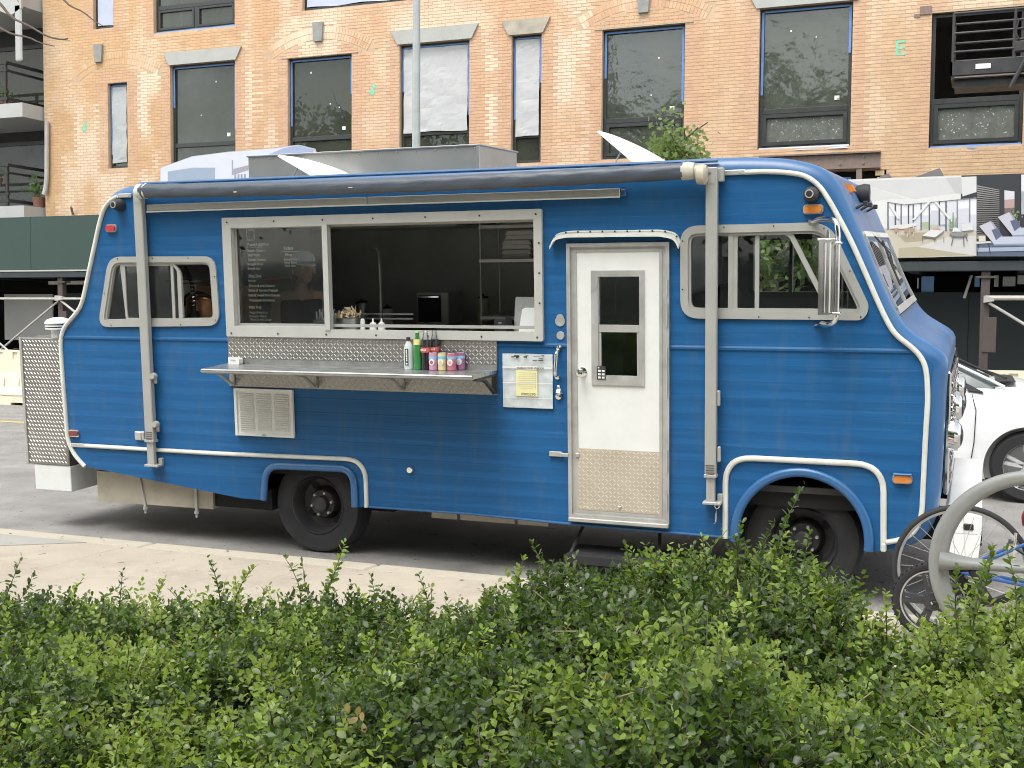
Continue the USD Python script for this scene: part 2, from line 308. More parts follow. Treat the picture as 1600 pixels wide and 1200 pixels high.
M['greyconcrete'] = mat('grey_ramp_concrete', (.33, .315, .285), .9, var=.08, vscale=1.5, bump=.35, bscale=90, dirt=.3, dirtcol=(.24, .22, .2), dscale=2, detail=8)
M['kerb'] = mat('kerb_stone', (.44, .39, .31), .88, var=.12, vscale=3, bump=.35, bscale=70, dirt=.4, dirtcol=(.2, .18, .15))
M['yellowline'] = mat('yellow_road_paint', (.72, .46, .10), .75, var=.12, vscale=10, dirt=.4, dirtcol=(.25, .2, .14), dscale=14)
M['creamplastic'] = mat('cream_barrier_plastic', (.66, .60, .46), .55, var=.05, vscale=2, dirt=.3, dirtcol=(.42, .37, .28), dscale=3)
M['greenply'] = mat('green_hoarding_plywood', (.023, .049, .041), .7, var=.12, vscale=1.5, dirt=.25, dirtcol=(.035, .062, .052), dscale=2.5)
M['blackply'] = mat('black_hoarding_plywood', (.032, .040, .044), .85, var=.2, vscale=2)
M['brownpost'] = mat('brown_shed_post', (.065, .050, .044), .6, var=.15)
M['galv'] = mat('galvanised_pipe', (.42, .41, .38), .5, metal=.4, var=.12, vscale=9, dirt=.3, dirtcol=(.22, .2, .17))
M['poleteal'] = mat('grey_lamp_post', (.36, .385, .385), .5, metal=.35, var=.1, vscale=5, dirt=.25, dirtcol=(.25, .26, .26))
M['rackgrey'] = mat('galvanised_cast_rack', (.215, .22, .21), .5, metal=.2, var=.1, vscale=7, bump=.15, bscale=60)
M['bark'] = mat('grey_brown_bark', (.11, .085, .065), .85, var=.25, vscale=10, bump=.4, bscale=40)
M['aptwhite'] = mat('pale_balcony_concrete', (.38, .38, .37), .8, var=.05, vscale=2)
M['aptdark'] = mat('dark_bronze_cladding', (.016, .016, .015), .6, var=.2)
M['aptgrey'] = mat('grey_recess_wall', (.10, .105, .105), .8, var=.1)
def leafmat(name, col, back, rough=.42, var=.3, trans=.32):
    c = np.array(col, float)
    n = {'oi': ('object_info', {}), 'g': ('geometry', {}), 'ad': ('math', {'math_type': 'add'}), 'fr': ('math', {'math_type': 'fraction'}),
         'r': ('rgb_ramp', {'ramp': [(0, tuple(c * (1 - var))), (.5, tuple(c)), (.85, tuple(c * (1 + var * .8))), (1, tuple(c * (1 + var * 1.6)))]}),
         'p': ('principled_bsdf', {'roughness': rough, 'specular_ior_level': .5}), 't': ('translucent_bsdf', {'color': back}), 'x': ('mix_closure', {'fac': trans})}
    l = [('oi.random', 'ad.value1'), ('g.random_per_island', 'ad.value2'), ('ad.value', 'fr.value1'), ('fr.value', 'r.fac'), ('r.color', 'p.base_color'), ('p.BSDF', 'x.closure1'), ('t.BSDF', 'x.closure2')]
    return usdkit.material(stage, '/World/Looks/' + name, n, l, surface='x.closure')
M['leaf2'] = leafmat('light_tree_leaf', (.105, .150, .050), (.24, .34, .08))
M['leaf'] = leafmat('tree_leaf', (.050, .085, .026), (.16, .26, .05))
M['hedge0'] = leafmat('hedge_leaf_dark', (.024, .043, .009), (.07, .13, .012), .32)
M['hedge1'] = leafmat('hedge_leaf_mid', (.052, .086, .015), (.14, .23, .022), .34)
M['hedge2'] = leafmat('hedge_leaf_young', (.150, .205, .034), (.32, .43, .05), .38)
M['paletwig'] = mat('pale_hedge_stem', (.22, .20, .11), .8, var=.2)
M['dry'] = leafmat('dry_yellow_leaf', (.30, .22, .07), (.3, .22, .06), .5, trans=.25)
M['twig'] = mat('hedge_twig', (.10, .09, .045), .8, var=.2)

# ------------------------------------------------------------------ setting: road, kerb, sidewalks
def road_z(y):
    return 0.023 * (y - 6.93) if y < 13.75 else max(0.0, 0.157 - 0.023 * (y - 13.75))
ys = [6.93, 9, 11, 13, 13.75, 14.5, 16, 18, 20.58]
xs = np.linspace(-120, 120, 61)
V = [(x, y, road_z(y)) for y in ys for x in xs]; nx = len(xs)
F = [(j * nx + i, j * nx + i + 1, (j + 1) * nx + i + 1, (j + 1) * nx + i) for j in range(len(ys) - 1) for i in range(nx - 1)]
solid('road', tri(V, F), M['asphalt'], kind='structure')
solid('ground', tri([(-400, -400, -.06), (400, -400, -.06), (400, 400, -.06), (-400, 400, -.06)], [(0, 1, 2, 3)]), M['greyconcrete'], kind='structure')
sw = solid('sidewalk', bx(-120, 120, -3.0, 6.722, -.05, .1465), M['concrete'], kind='structure')
for j, (ya, yb) in enumerate(((2.1, 3.62), (3.63, 5.15), (5.16, 6.70))):
    for i in range(9):
        x0 = -10.2 + i * 1.53
        dz = rng.uniform(-.0012, .0012)
        part(sw, 'flagstone', bx(x0 + .002, x0 + 1.528, ya + .001, yb - .001, .12, .15 + dz, .002), M['concrete'])
part(sw, 'ramp_flare', ground(Polygon([(-5.95, 6.70), (-14, 6.70), (-14, 5.6), (-6.9, 6.02)]), .12, .156), M['greyconcrete'], label='grey triangular ramp slab')
kb = solid('kerb', bx(-120, 120, 6.73, 6.90, -.05, .13), M['kerb'], kind='structure')
for i in range(8):
    x0 = -11.0 + i * 1.83
    part(kb, 'kerbstone', bx(x0 + .004, x0 + 1.822, 6.722, 6.925, 0, .147, .018), M['kerb'])
solid('yellow_centre_line', tri([(x, y, road_z(y) + .004) for y in (13.69, 13.81) for x in (-60, 60)], [(0, 1, 3, 2)]), M['yellowline'], label='yellow painted line along the middle of the road', cat='road marking')
solid('far_sidewalk', bx(-120, 120, 20.6, 24.5, -.05, .15), M['greyconcrete'], kind='structure')

# ------------------------------------------------------------------ brick building
FY = 23.2
bld = thing('brick_building', 'tan brick loft building under renovation with taped and papered windows', 'building', (0, FY, 0))
# windows: x0, x1, z0, z1, transom, kind
WIN = [(-20.19, -19.58, 8.69, 10.7, None, 'lilac'), (-18.40, -16.12, 8.45, 10.7, 9.05, 'double'), (-14.32, -11.7, 8.62, 10.7, None, 'lilacwide'),
       (-19.78, -19.20, 5.33, 7.37, None, 'paperslim'), (-17.94, -16.12, 5.02, 7.665, 5.80, 'dusty'), (-14.71, -13.06, 5.02, 7.595, 5.79, 'dusty'),
       (-11.88, -10.22, 5.02, 7.675, 5.77, 'paper'), (-9.26, -8.59, 5.02, 7.67, 5.60, 'paperslim2'), (-7.28, -5.57, 5.02, 7.625, 5.80, 'film'),
       (-4.11, -2.37, 5.08, 7.77, 5.81, 'film2'), (-0.97, 0.62, 4.97, 7.415, 5.82, 'open'),
       (-8.9, -5.4, 9.1, 10.7, None, 'lilacwide'), (-4.4, -2.0, 9.1, 10.7, None, 'lilac'), (2.2, 4.0, 5.0, 7.6, 5.8, 'dusty')]
holes = unary_union([sbox(a, c, b, d) for a, b, c, d, _, _ in WIN] + [sbox(-4.0, 3.95, -1.70, 4.62)])
wallp = sbox(-21.75, 0, 7.0, 10.9).difference(holes)
wall = part(bld, 'facade_wall', ext(wallp, .0042, .34), M['wallcore'])
# brick field
CH, BL, J = 0.0677, 0.2032, 0.0085
ARCH = [(-19.49, 7.47, 1.16, .34, -20.01), (-13.88, 7.62, 1.20, .34, -13.90), (-6.42, 7.66, 1.25, .34, -6.42)]   # centre x, springing z, half width, rise
def arch_zone(x, z):
    for cx, z0, hw, rise, _ in ARCH:
        R = (hw * hw + rise * rise) / (2 * rise); d = math.hypot(x - cx, z - (z0 + rise - R))
        if z > z0 - .03 and R - .02 < d < R + .30 and abs(x - cx) < hw * 1.18: return True
    return False
tanA, tanB, tanC, pink, pale, cream = [np.array(c) for c in ((.54, .345, .185), (.555, .34, .205), (.53, .365, .225), (.525, .325, .215), (.66, .53, .395), (.73, .62, .49))]
LINT = [(-18.11, -15.93, 7.665, 7.96), (-12.08, -10.01, 7.68, 7.98), (-9.48, -8.40, 7.67, 7.985), (-4.33, -2.13, 7.77, 8.07)]
def brick_colour(x, z, row):
    t = (x + 21.7) / 22.3
    c = tanA * max(0, 1 - 2.2 * t) + tanB * (1 - abs(2 * t - 1) if 0 < t < 1 else 0) + tanC * max(0, 2.2 * t - 1.2)
    c = c / max(max(0, 1 - 2.2 * t) + (1 - abs(2 * t - 1) if 0 < t < 1 else 0) + max(0, 2.2 * t - 1.2), .01)
    nz = meshkit.fbm(np.array([x * .55, z * .5, 3.0]), 4, 5); nz2 = meshkit.fbm(np.array([x * 3.1, z * .9, 9.0]), 4, 8)
    tooth = .07 if row % 2 else -.05
    w = 0.0
    def band(x0, x1, z0, z1, a):
        nonlocal w
        if x0 - tooth < x < x1 + tooth and z0 < z < z1: w = max(w, a * min(1.0, max(0.0, (nz2 - .30) * 3.4)) * .95)
    band(-18.98, -18.33, 4.2, 7.55, 1.05); band(-20.75, -20.1, 4.2, 6.9, .75); band(-21.4, -18.3, 4.2, 5.35, .75); band(-21.45, -21.2, 5.2, 5.7, .9)
    band(-15.85, -15.52, 4.8, 7.5, .8); band(-15.2, -14.93, 4.8, 7.6, .7); band(-12.7, -12.2, 4.8, 7.7, .5); band(-12.95, -12.72, 4.8, 6.3, .7)
    band(-9.85, -9.5, 4.8, 7.75, 1.0 if (int(z * 2.3) % 3) else .35); band(-8.35, -7.55, 4.7, 9.2, .95); band(-5.2, -4.25, 4.7, 8.6, .85 if nz > .47 else .25)
    band(-2.15, -1.72, 4.8, 8.2, .45); band(-19.2, -18.3, 7.4, 8.6, .5); band(-15.9, -15.4, 7.5, 9.3, .6); band(-14.9, -12.9, 7.7, 8.6, .45)
    w = max(w, max(0, (nz - .56)) * 3.4, max(0, nz2 - .60) * 2.6)
    near = min(min(abs(x - a), abs(x - b)) if c0 - .1 < z < d + .25 else 9 for a, b, c0, d, _, _ in WIN)
    if near < .30: c = .35 * c + .65 * pink; w *= .25
    if -5.0 < x < -4.55 and nz > .45: c = c * np.array([1.02, .9, .72])
    w = min(max(w, 0), 1); c = c * (1 - w) + (pale * .75 + cream * .25) * w
    return np.clip(c * rng.normal(1, .026) * np.array([1, rng.normal(1, .012), rng.normal(1, .012)]), .05, .85)
BF = np.array([(0, 1, 5), (0, 5, 4), (1, 2, 6), (1, 6, 5), (2, 3, 7), (2, 7, 6), (3, 0, 4), (3, 4, 7), (4, 5, 6), (4, 6, 7)])
def brick_mesh(poly, y):   # four corners in (x, z), front proud, slightly uneven
    v = [(a, .006, b) for a, b in poly]; cx = np.mean([p[0] for p in poly]); cz = np.mean([p[1] for p in poly])
    v += [(a + (cx - a) * .012, y + rng.uniform(-.0006, .0006), b + (cz - b) * .03) for a, b in poly]
    return np.array(v), BF
bricks = []
for r in range(int(3.3 / CH), int(10.85 / CH)):
    z0 = r * CH + J / 2; z1 = (r + 1) * CH - J / 2; zc = (z0 + z1) / 2
    x = -21.75 + (BL / 2 if r % 2 else 0)
    cuts = [(a, b) for a, b, c, d, _, _ in WIN if c - .03 < zc < d + .01]
    for a, b, c, d in LINT:
        if c < zc < d: k = .17 * (zc - c) / (d - c) if True else 0; cuts.append((a + .16 - k, b - .16 + k))
    if 3.95 < zc < 4.62: cuts.append((-4.0, -1.70))
    if 4.62 < zc < 4.97: cuts.append((-4.08, -1.81))
    while x < 3.2:
        a, b = x + J / 2, x + BL - J / 2; x += BL
        a = max(a, -21.745)
        segs = [(a, b)]
        for c0, c1 in cuts: segs = [s for p, q in segs for s in ((p, min(q, c0)), (max(p, c1), q)) if s[1] - s[0] > .03]
        for p, q in segs:
            if not arch_zone((p + q) / 2, zc): bricks.append((p, q, z0, z1, r))
def key(b):   # the ones that show largest: nearest to the camera and in view
    p = np.array([(b[0] + b[1]) / 2, FY, (b[2] + b[3]) / 2]) - CAM; c = Rc.T @ p
    u, v = 800 + 1840 * c[0] / c[2], 600 + 1840 * c[1] / c[2]
    return c[2] if (0 < u < 1600 and 0 < v < 285) and b[1] - b[0] > .19 else 99
order = sorted(range(len(bricks)), key=lambda i: key(bricks[i])); solo = set(order[:300])
VV, FF, CC = [], [], []
def add_field(poly, row, y=.0):
    v, f = brick_mesh(poly, y); cx = np.mean([p[0] for p in poly]); cz = np.mean([p[1] for p in poly])
    FF.append(f + 8 * len(VV)); VV.append(v); CC.append(np.repeat(brick_colour(cx, cz, row)[None], 8, 0))
for i, (p, q, z0, z1, r) in enumerate(bricks):
    quad = [(p, z0), (q, z0), (q, z1), (p, z1)]
    if i in solo:
        v, f = brick_mesh(quad, 0.0)
        part(wall, 'brick', trimesh.Trimesh(v, f, process=False), M['brick'], col=np.repeat(brick_colour((p + q) / 2, (z0 + z1) / 2, r)[None], 8, 0))
    else: add_field(quad, r)
for cx, z0, hw, rise, _ in ARCH:
    R = (hw * hw + rise * rise) / (2 * rise); cz = z0 + rise - R; amax = math.asin(hw / R); n = int(2 * amax * R / .072)
    for k in range(n):
        a0, a1 = -amax + 2 * amax * (k + .04) / n, -amax + 2 * amax * (k + .96) / n
        for r0, r1 in ((R + .0, R + .135), (R + .143, R + .28)):
            add_field([(cx + r0 * math.sin(a0), cz + r0 * math.cos(a0)), (cx + r0 * math.sin(a1), cz + r0 * math.cos(a1)), (cx + r1 * math.sin(a1), cz + r1 * math.cos(a1)), (cx + r1 * math.sin(a0), cz + r1 * math.cos(a0))], k, -.0005)
part(wall, 'small_bricks', trimesh.Trimesh(np.vstack(VV), np.vstack(FF), process=False), M['brick'], kind='stuff', col=np.vstack(CC))
# lintels and keystones
for (a, b, c, d), m in zip(LINT, ('lintel', 'lintel', 'dirtylintel', 'lintel')):
    part(bld, 'lintel', ext(Polygon([(a + .16, c + .004), (b - .16, c + .004), (b, d), (a, d)]), -.035, .2), M[m], label='weathered brown stone lintel' if m == 'dirtylintel' else None)
for x, z, w, h in ((-20.02, 8.10, .25, .42), (-13.90, 8.12, .26, .42), (-6.42, 8.10, .26, .42)):
    part(bld, 'keystone', hull([(x + s * w * k, y, z + t * h / 2) for s in (-1, 1) for t, k in ((-1, .40), (1, .52)) for y in (-.06, .1)]), M['keystone'])
part(bld, 'shelf_angle', bx(-7.45, -5.4, -.012, .09, 7.628, 7.645), M['beige']); part(bld, 'shelf_angle', bx(-14.85, -12.9, -.012, .09, 7.598, 7.613), M['beige'])
# windows
def ring(a, b, c, d, w): return sbox(a, c, b, d).difference(sbox(a + w, c + w, b - w, d - w))
def sheet(x0, x1, z0, z1, y, wr, seed, sag=.0):
    nx_, nz_ = max(4, int((x1 - x0) / .06)), max(4, int((z1 - z0) / .06))
    X, Z = np.meshgrid(np.linspace(x0, x1, nx_), np.linspace(z0, z1, nz_))
    p = np.stack([X * 1.6 + Z * .8, Z * 2.6, np.full_like(X, seed)], -1)
    t = (Z - z0) / (z1 - z0)
    Y = y - wr * (np.abs(meshkit.fbm(p, 4, seed) - .5) * 2) ** .8 - wr * .9 * (1 - t) * meshkit.noise(p * 1.7, seed + 3)
    Zs = Z + sag * (1 - t) * np.sin(X * 5 + seed) * .3
    v = np.stack([X, Y, Zs], -1).reshape(-1, 3)
    F = [(j * nx_ + i, j * nx_ + i + 1, (j + 1) * nx_ + i + 1, (j + 1) * nx_ + i) for j in range(nz_ - 1) for i in range(nx_ - 1)]
    return tri(v, F)
for k, (a, b, c, d, tr, kind) in enumerate(WIN):
    g = .012; fr = ring(a + g, b - g, c + g, d - g, .06)
    ms_ = [ext(fr, .10, .19)]
    if tr: ms_.append(bx(a + .07, b - .07, .095, .185, tr - .05, tr + .05, .006))
    if kind == 'double': ms_.append(bx((a + b) / 2 - .04, (a + b) / 2 + .04, .097, .187, c + .07, tr - .05)); ms_ += [ext(ring(a + .08, (a + b) / 2 - .05, c + .08, tr - .06, .05), .085, .13), ext(ring((a + b) / 2 + .05, b - .08, c + .08, tr - .06, .05), .085, .13)]
    if tr and kind in ('film2', 'open', 'film'): ms_.append(ext(ring(a + .075, b - .075, c + .075, tr - .055, .07), .082, .13))
    w = part(bld, 'window', cat(ms_), M['winframe'])
    gm = {'dusty': 'dustpane', 'double': 'dustpane', 'film': 'filmpane', 'film2': 'filmpane', 'open': 'splashpane'}.get(kind, 'dustpane')
    if kind != 'open': part(w, 'pane', bx(a + .06, b - .06, .14, .146, (tr or c) + .05, d - .06), M[gm])
    if tr: part(w, 'lower_pane', bx(a + .06, b - .06, .135, .141, c + .06, tr - .05), M['splashpane' if kind in ('film2', 'open') else ('filmpane' if kind == 'film' else 'dustpane')])
    if kind in ('paper', 'paperslim', 'paperslim2', 'lilac', 'lilacwide'):
        z0 = c + .08 if kind in ('lilac', 'lilacwide') else (tr + .02 if kind == 'paper' else (c + .13 if kind == 'paperslim' else tr - .02))
        part(w, 'taped_sheet', sheet(a + .075, b - .075, z0, d - .085, .096, .045 if kind[0] == 'p' else .012, k + 1, .05), M[{'paper': 'windowpaper', 'paperslim': 'greypaper', 'paperslim2': 'windowpaper'}.get(kind, 'lilac')])
    if kind not in ('double', 'open'):
        h = d - (tr or c)
        for s, x0, x1 in ((0, a + .03, a + .075), (1, b - .075, b - .03)):
            f0 = {0: .98, 1: .55}[s] if k % 2 else {0: .6, 1: .97}[s]
            part(w, 'blue_tape', bx(x0, x1, .088, .0905, d - .06 - h * .82 * f0, d - .06), M['bluetape'])
        part(w, 'blue_tape', bx(a + .08, b - .08, .088, .0905, d - .075, d - .045), M['bluetape'])
    if kind in ('dusty', 'film', 'film2'):
        h = d - tr
        for q in range(2 + (k * 3) % 2):
            x = a + .2 + rng.uniform(0, b - a - .4); z = tr + .15 + rng.uniform(0, h - .4); s = rng.uniform(.011, .019)
            part(w, 'sticker', bx(x - s, x + s, .132, .1395, z - s, z + s), M['whiteplastic'])
        x = b - .28; part(w, 'sticker', bx(x - .04, x + .05, .132, .1395, tr + .16, tr + .24), M['paper'])
    if kind in ('film2', 'open', 'double'): part(w, 'sill_wrap', sheet(a + .02, b - .02, c - .045, c + .03, .05, .05, k + 30), M['bluetape' if kind != 'film2' else 'lilac'])
part(bld, 'unlit_interior', cat([bx(-21.5, 6.8, 5.2, 5.3, 0, 10.8), bx(-21.5, 6.8, .36, 5.2, 4.7, 4.9), bx(-21.5, 6.8, .36, 5.2, 8.15, 8.35)] + [bx(x, x + .12, .36, 5.2, 4.9, 8.15) for x in (-18.7, -15.4, -12.5, -9.8, -8.1, -4.9, -1.7, 1.5)]), M['room'])
part(bld, 'roof_parapet', bx(-21.75, 7.0, -.05, 6, 10.9, 11.2), M['lintel'])
part(bld, 'side_wall', bx(-21.75, -21.6, .345, 6, 0, 10.9), M['wallcore'])
# exposed beam and broken opening under the window over the cab
part(bld, 'steel_beam', cat([bx(-4.07, -1.81, -.06, .12, 4.925, 4.955), bx(-4.07, -1.81, -.005, .02, 4.67, 4.925), bx(-4.07, -1.81, -.06, .12, 4.64, 4.67)] + [lathe([(0, -.014), (.022, -.012), (.022, 0)], 8, 'y', (x, -.008, z)) for x in np.arange(-3.8, -1.85, .42) for z in (4.74, 4.86)]), M['rust'])
part(bld, 'beam_post', bx(-2.24, -2.14, -.05, .1, 3.95, 4.64), M['rust'])
part(bld, 'dark_opening', bx(-4.0, -1.72, .26, .3, 3.95, 4.62), M['chassis'])
for x, z in ((-1.80, 4.50), (-1.76, 4.38)): part(bld, 'brick', bx(x - .1, x + .06, .0, .1, z, z + .09), M['wallcore'])
part(bld, 'blue_tarp', bx(-3.1, -2.35, .10, .14, 4.25, 4.5), M['bluetape'])
part(bld, 'steel_notch', cat([bx(-1.18, -.98, -.02, .05, 7.40, 7.55), bx(-1.28, -1.18, -.012, .02, 7.36, 7.42)]), M['rust'])
part(bld, 'downpipe', tube(bend([(-21.60, -.07, 6.55), (-21.63, -.07, 5.2), (-21.66, -.07, 4.95), (-21.70, -.10, 4.75)], .1), .055, 10), M['galv'])
part(bld, 'angle_bracket', cat([rod((-20.86, -.03, 4.25), (-20.80, -.16, 4.42), .03)]), M['rust'])
gp = mat('green_spray_paint', (.20, .50, .33), .8, var=.2, vscale=20)
for x, z in ((-20.5, 6.32), (-12.55, 6.72)):
    part(bld, 'spray_mark', flat(Point(x, z).buffer(.07).union(Point(x + .05, z + .11).buffer(.05)), -.0035), gp)
part(bld, 'spray_mark', text('E', .26, -1.62, 6.70, -.003, bold=True), gp, label='green sprayed letter E')

# ------------------------------------------------------------------ apartment building at the left
ap = thing('apartment_block', 'dark apartment block with stacked white balconies at the left edge', 'building', (-21.80, 23.18, 0))
part(ap, 'wall', cat([bx(-14, -.03, 1.3, 6, 0, 16), bx(-.55, -.03, .75, 1.3, 0, 16)]), M['aptdark'])
part(ap, 'recess_panel', bx(-.45, -.06, .70, .745, 0, 14), M['aptgrey'])
for z in (4.12, 6.61, 9.27, 11.8):
    sl = part(ap, 'balcony_slab', cat([bx(-9, -.02, -.62, 1.3, z - .02, z + .32)]), M['aptwhite'])
    if z < 9:
        for x in (-9, -6, -3, -1.45, -.62): part(sl, 'railing_post', bx(x - .03, x + .03, -.56, -.5, z + .32, z + 1.34), M['aptdark'])
        rl = [bx(-9, -.56, -.565, -.505, z + h0, z + h1) for h0, h1 in ((.42, .50), (.60, .65), (1.12, 1.17), (1.30, 1.37))] + [bx(-.62, -.56, -.5, .75, z + h0, z + h1) for h0, h1 in ((.42, .50), (1.12, 1.17), (1.30, 1.37))]
        part(sl, 'railing', cat(rl), M['aptdark'])
    w = part(ap, 'balcony_door', cat([ext(ring(-4.2, -.75, z + .35, z + 2.2, .1), 1.2, 1.3)]), M['winframe']); part(w, 'pane', bx(-4.1, -.85, 1.24, 1.25, z + .45, z + 2.1), M['dustpane'])
part(ap, 'white_downspout', cat([hull([(x, y, z) for y in (-.75, -.68) for x, z in ((-.95, 9.7), (-.02, 9.7), (-.02, 9.0), (-.35, 8.85), (-.95, 9.1))]), bx(-.24, -.03, -.75, -.68, 7.75, 9.1, .03)]).apply_translation((.13, 0, .15)), M['aptwhite'])
def pot_plant(x, y, z, s, label):
    t = thing('balcony_plant', label, 'plant', (x, y, z))
    part(t, 'pot', lathe([(0, 0), (.08 * s, 0), (.11 * s, .18 * s), (.10 * s, .18 * s), (.09 * s, .14 * s), (0, .14 * s)], 16), mat('terracotta_pot' + str(int(s * 100)), (.16, .075, .05), .8))
    L = []
    for _ in range(60):
        c = np.array([rng.normal(0, .13), rng.normal(0, .10), .2 + abs(rng.normal(0, .13))]) * s; d = rng.normal(size=3) * .025 * s; e = rng.normal(size=3) * .025 * s
        L.append(tri([c - d, c + e, c + d, c - e], [(0, 1, 2, 3)]))
    part(t, 'leaves', cat(L), M['leaf'], kind='stuff')

# ------------------------------------------------------------------ sidewalk shed with hoardings, fence and posts
SY = 18.0
shed = thing('sidewalk_shed', 'dark sidewalk shed with green and picture hoardings on brown posts along the facade', 'scaffold shed', (0, SY, 0))
for i in range(5):
    x0 = -27.0 + i * 2.44
    part(shed, 'green_panel', bx(x0 + .003, x0 + 2.437, -.02, .0, 2.645, 3.68, .003), M['greenply'])
for i in range(4): part(shed, 'green_panel', bx(-14.80 + i * 2.44, -14.80 + i * 2.44 + 2.434, -.02, .0, 2.645, 3.30, .003), M['greenply'])
part(shed, 'deck', bx(-27, 9, .05, 4.6, 2.72, 2.86), M['blackply'])
part(shed, 'edge_beam', bx(-27, 9, -.04, .10, 2.50, 2.64, .01), M['blackply'])
for i in range(24): part(shed, 'joist', bx(-26.5 + i * 1.5, -26.36 + i * 1.5, .1, 4.6, 2.50, 2.715), M['blackply'])
part(shed, 'pale_ledge', bx(-27, -4, -.05, -.02, 2.618, 2.645), M['galv'])
for x in (-22.2, -19.4, -16.55, -13.6, -10.6, -7.6, -4.6, -2.9, .06, 3.0, 6.0):
    p = part(shed, 'post', cat([bx(x - .06, x + .06, .0, .12, 0, 2.50, .008), bx(x - .02, x + .16, -.012, .0, 1.35, 1.85, .004), bx(x - .12, x + .14, -.02, .14, 2.40, 2.43)]), M['brownpost'])
for a, b in ((-22.2, -19.4), (-19.4, -16.55), (-16.55, -13.6), (.06, 3.0), (3.0, 6.0)):
    part(shed, 'brace_pipe', rod((a, -.04, 2.09 if a < 0 else 2.12), (b, -.04, 2.09 if a < 0 else 2.12), .024 if a < 0 else .035), M['galv'])
    part(shed, 'brace_pipe', rod((a + .05, -.03, 2.05), (b - .2, -.03, .35), .022), M['galv'])
    part(shed, 'brace_pipe', rod((b - .05, .02, 2.05), (a + .2, .02, .35 if a < 0 else .9), .020), M['galv'])
    for x in (a + .02, b - .02): part(shed, 'pipe_clamp', hull([(x - .04, y, z) for y in (-.08, -.0) for z in (2.05, 2.15)] + [(x + .10, y, z) for y in (-.07, -.01) for z in (2.075, 2.125)]), M['galv'])
for i in range(15):
    x0 = -27.0 + i * 2.44
    if not (-18.5 < x0 + 1.2 < -17.0): part(shed, 'fence_board', bx(x0 + .003, x0 + 2.437, .9, .92, 0.02, 2.22 if i % 3 else 2.12), M['blackply'])
part(shed, 'back_fence', bx(-27, 9, 3.2, 3.3, 0.02, 2.72), M['chassis'])
part(shed, 'pale_board', bx(-18.9, -17.62, .95, .98, 1.25, 2.2), M['aptwhite'])
part(shed, 'pale_board', bx(-17.3, -15.9, .5, .53, 2.38, 2.45), M['galv'])
part(shed, 'notice', bx(-16.12, -15.9, .87, .895, 1.45, 1.68), M['greypaper'])
bl = mat('blue_sheet', (.16, .33, .60), .6)
for x0, x1, z0, z1, m in ((-.84, -.66, 2.18, 2.46, bl), (-.09, -.02, 2.30, 2.46, bl), (.01, .07, 2.32, 2.46, bl), (.18, .24, 2.30, 2.47, M['aptwhite']), (.30, .47, 2.31, 2.45, M['greypaper']), (.50, .62, 2.34, 2.47, M['greypaper']), (-.90, -.88, 2.28, 2.44, M['paper'])):
    part(shed, 'gap_panel', bx(x0, x1, .93, .95, z0, z1), m)
part(shed, 'lumber', rod((-.22, .3, 2.12), (-.13, .3, 2.45), .02), M['galv'])
part(shed, 'tied_tarp', cat([hull([(-1.50, .1, 3.80), (-1.2, .1, 3.82), (-1.40, .1, 3.90), (-1.30, .1, 3.93), (-1.36, .3, 3.93), (-1.2, .3, 3.8), (-1.5, .3, 3.8)]), hull([(-1.1, .1, 3.80), (-.52, .1, 3.82), (-.72, .1, 3.94), (-.60, .1, 3.98), (-.58, .3, 3.97), (-.5, .3, 3.8), (-1.0, .3, 3.8)])]), mat('grey_net', (.16, .15, .15), .9))

# printed pictures on the hoarding: flat colour shapes stacked half a millimetre apart
class Print:
    def __init__(s): s.v, s.f, s.c, s.k = [], [], [], 0
    def add(s, poly, col):
        col = tuple(c * .70 for c in col)
        poly = poly if hasattr(poly, 'geom_type') else Polygon(poly)
        m = flat(poly.buffer(0), -.0004 * s.k); s.k += 1
        s.f.append(m.faces + sum(len(a) for a in s.v)); s.v.append(m.vertices); s.c.append(np.repeat(np.array([col], float), len(m.vertices), 0))
    def build(s, parent, name, m, at, label=None):
        v = np.vstack(s.v) + np.array(at); return part(parent, name, trimesh.Trimesh(v, np.vstack(s.f), process=False), m, col=np.vstack(s.c), label=label)
M['print'] = attr_mat('printed_vinyl', .45, var=.03, vscale=3)
# picture coordinates: u, v in pixels of the photograph's close-up, mapped to the panel
def pic(u, v):   # close-up (1600 x 829) of region 1320..1600, 265..410
    px, py = 1320 + u * .175, 265 + v * .175
    d = Rc @ np.array([(px - 800) / 1840, (py - 600) / 1840, 1.0]); t = (SY - .06) / d[1]; return CAM[0] + d[0] * t, CAM[2] + d[2] * t
def pp(*uv): return [pic(a, b) for a, b in uv]
P_ = Print()
W0, W1, W2 = (.82, .81, .80), (.74, .73, .73), (.66, .65, .66)
xl, xr, zt, zb = -1.85, -.302, 3.845, 2.705
P_.add(sbox(xl, zb, xr, zt), W0)
P_.add(pp((-60, 104), (60, 104), (560, 262), (400, 262), (-60, 330)), W1)
P_.add(pp((60, 104), (900, 74), (985, 210), (750, 240), (620, 262)), (.71, .70, .71)); P_.add(pp((900, 74), (1040, 66), (1050, 215), (985, 210)), (.60, .59, .60)); P_.add(pp((1040, 66), (1176, 60), (1176, 200), (1050, 240)), (.76, .75, .76))
P_.add(pp((380, 290), (530, 310), (1176, 250), (1176, 545), (380, 530)), (.88, .88, .92))
P_.add(pp((380, 415), (1176, 400), (1176, 540), (380, 525)), (.72, .73, .80)); P_.add(pp((770, 365), (850, 365), (850, 520), (770, 520)), (.66, .67, .74)); P_.add(pp((910, 300), (1010, 300), (1010, 500), (910, 500)), (.78, .78, .84)); P_.add(pp((1010, 350), (1110, 345), (1110, 480), (1010, 480)), (.70, .71, .78))
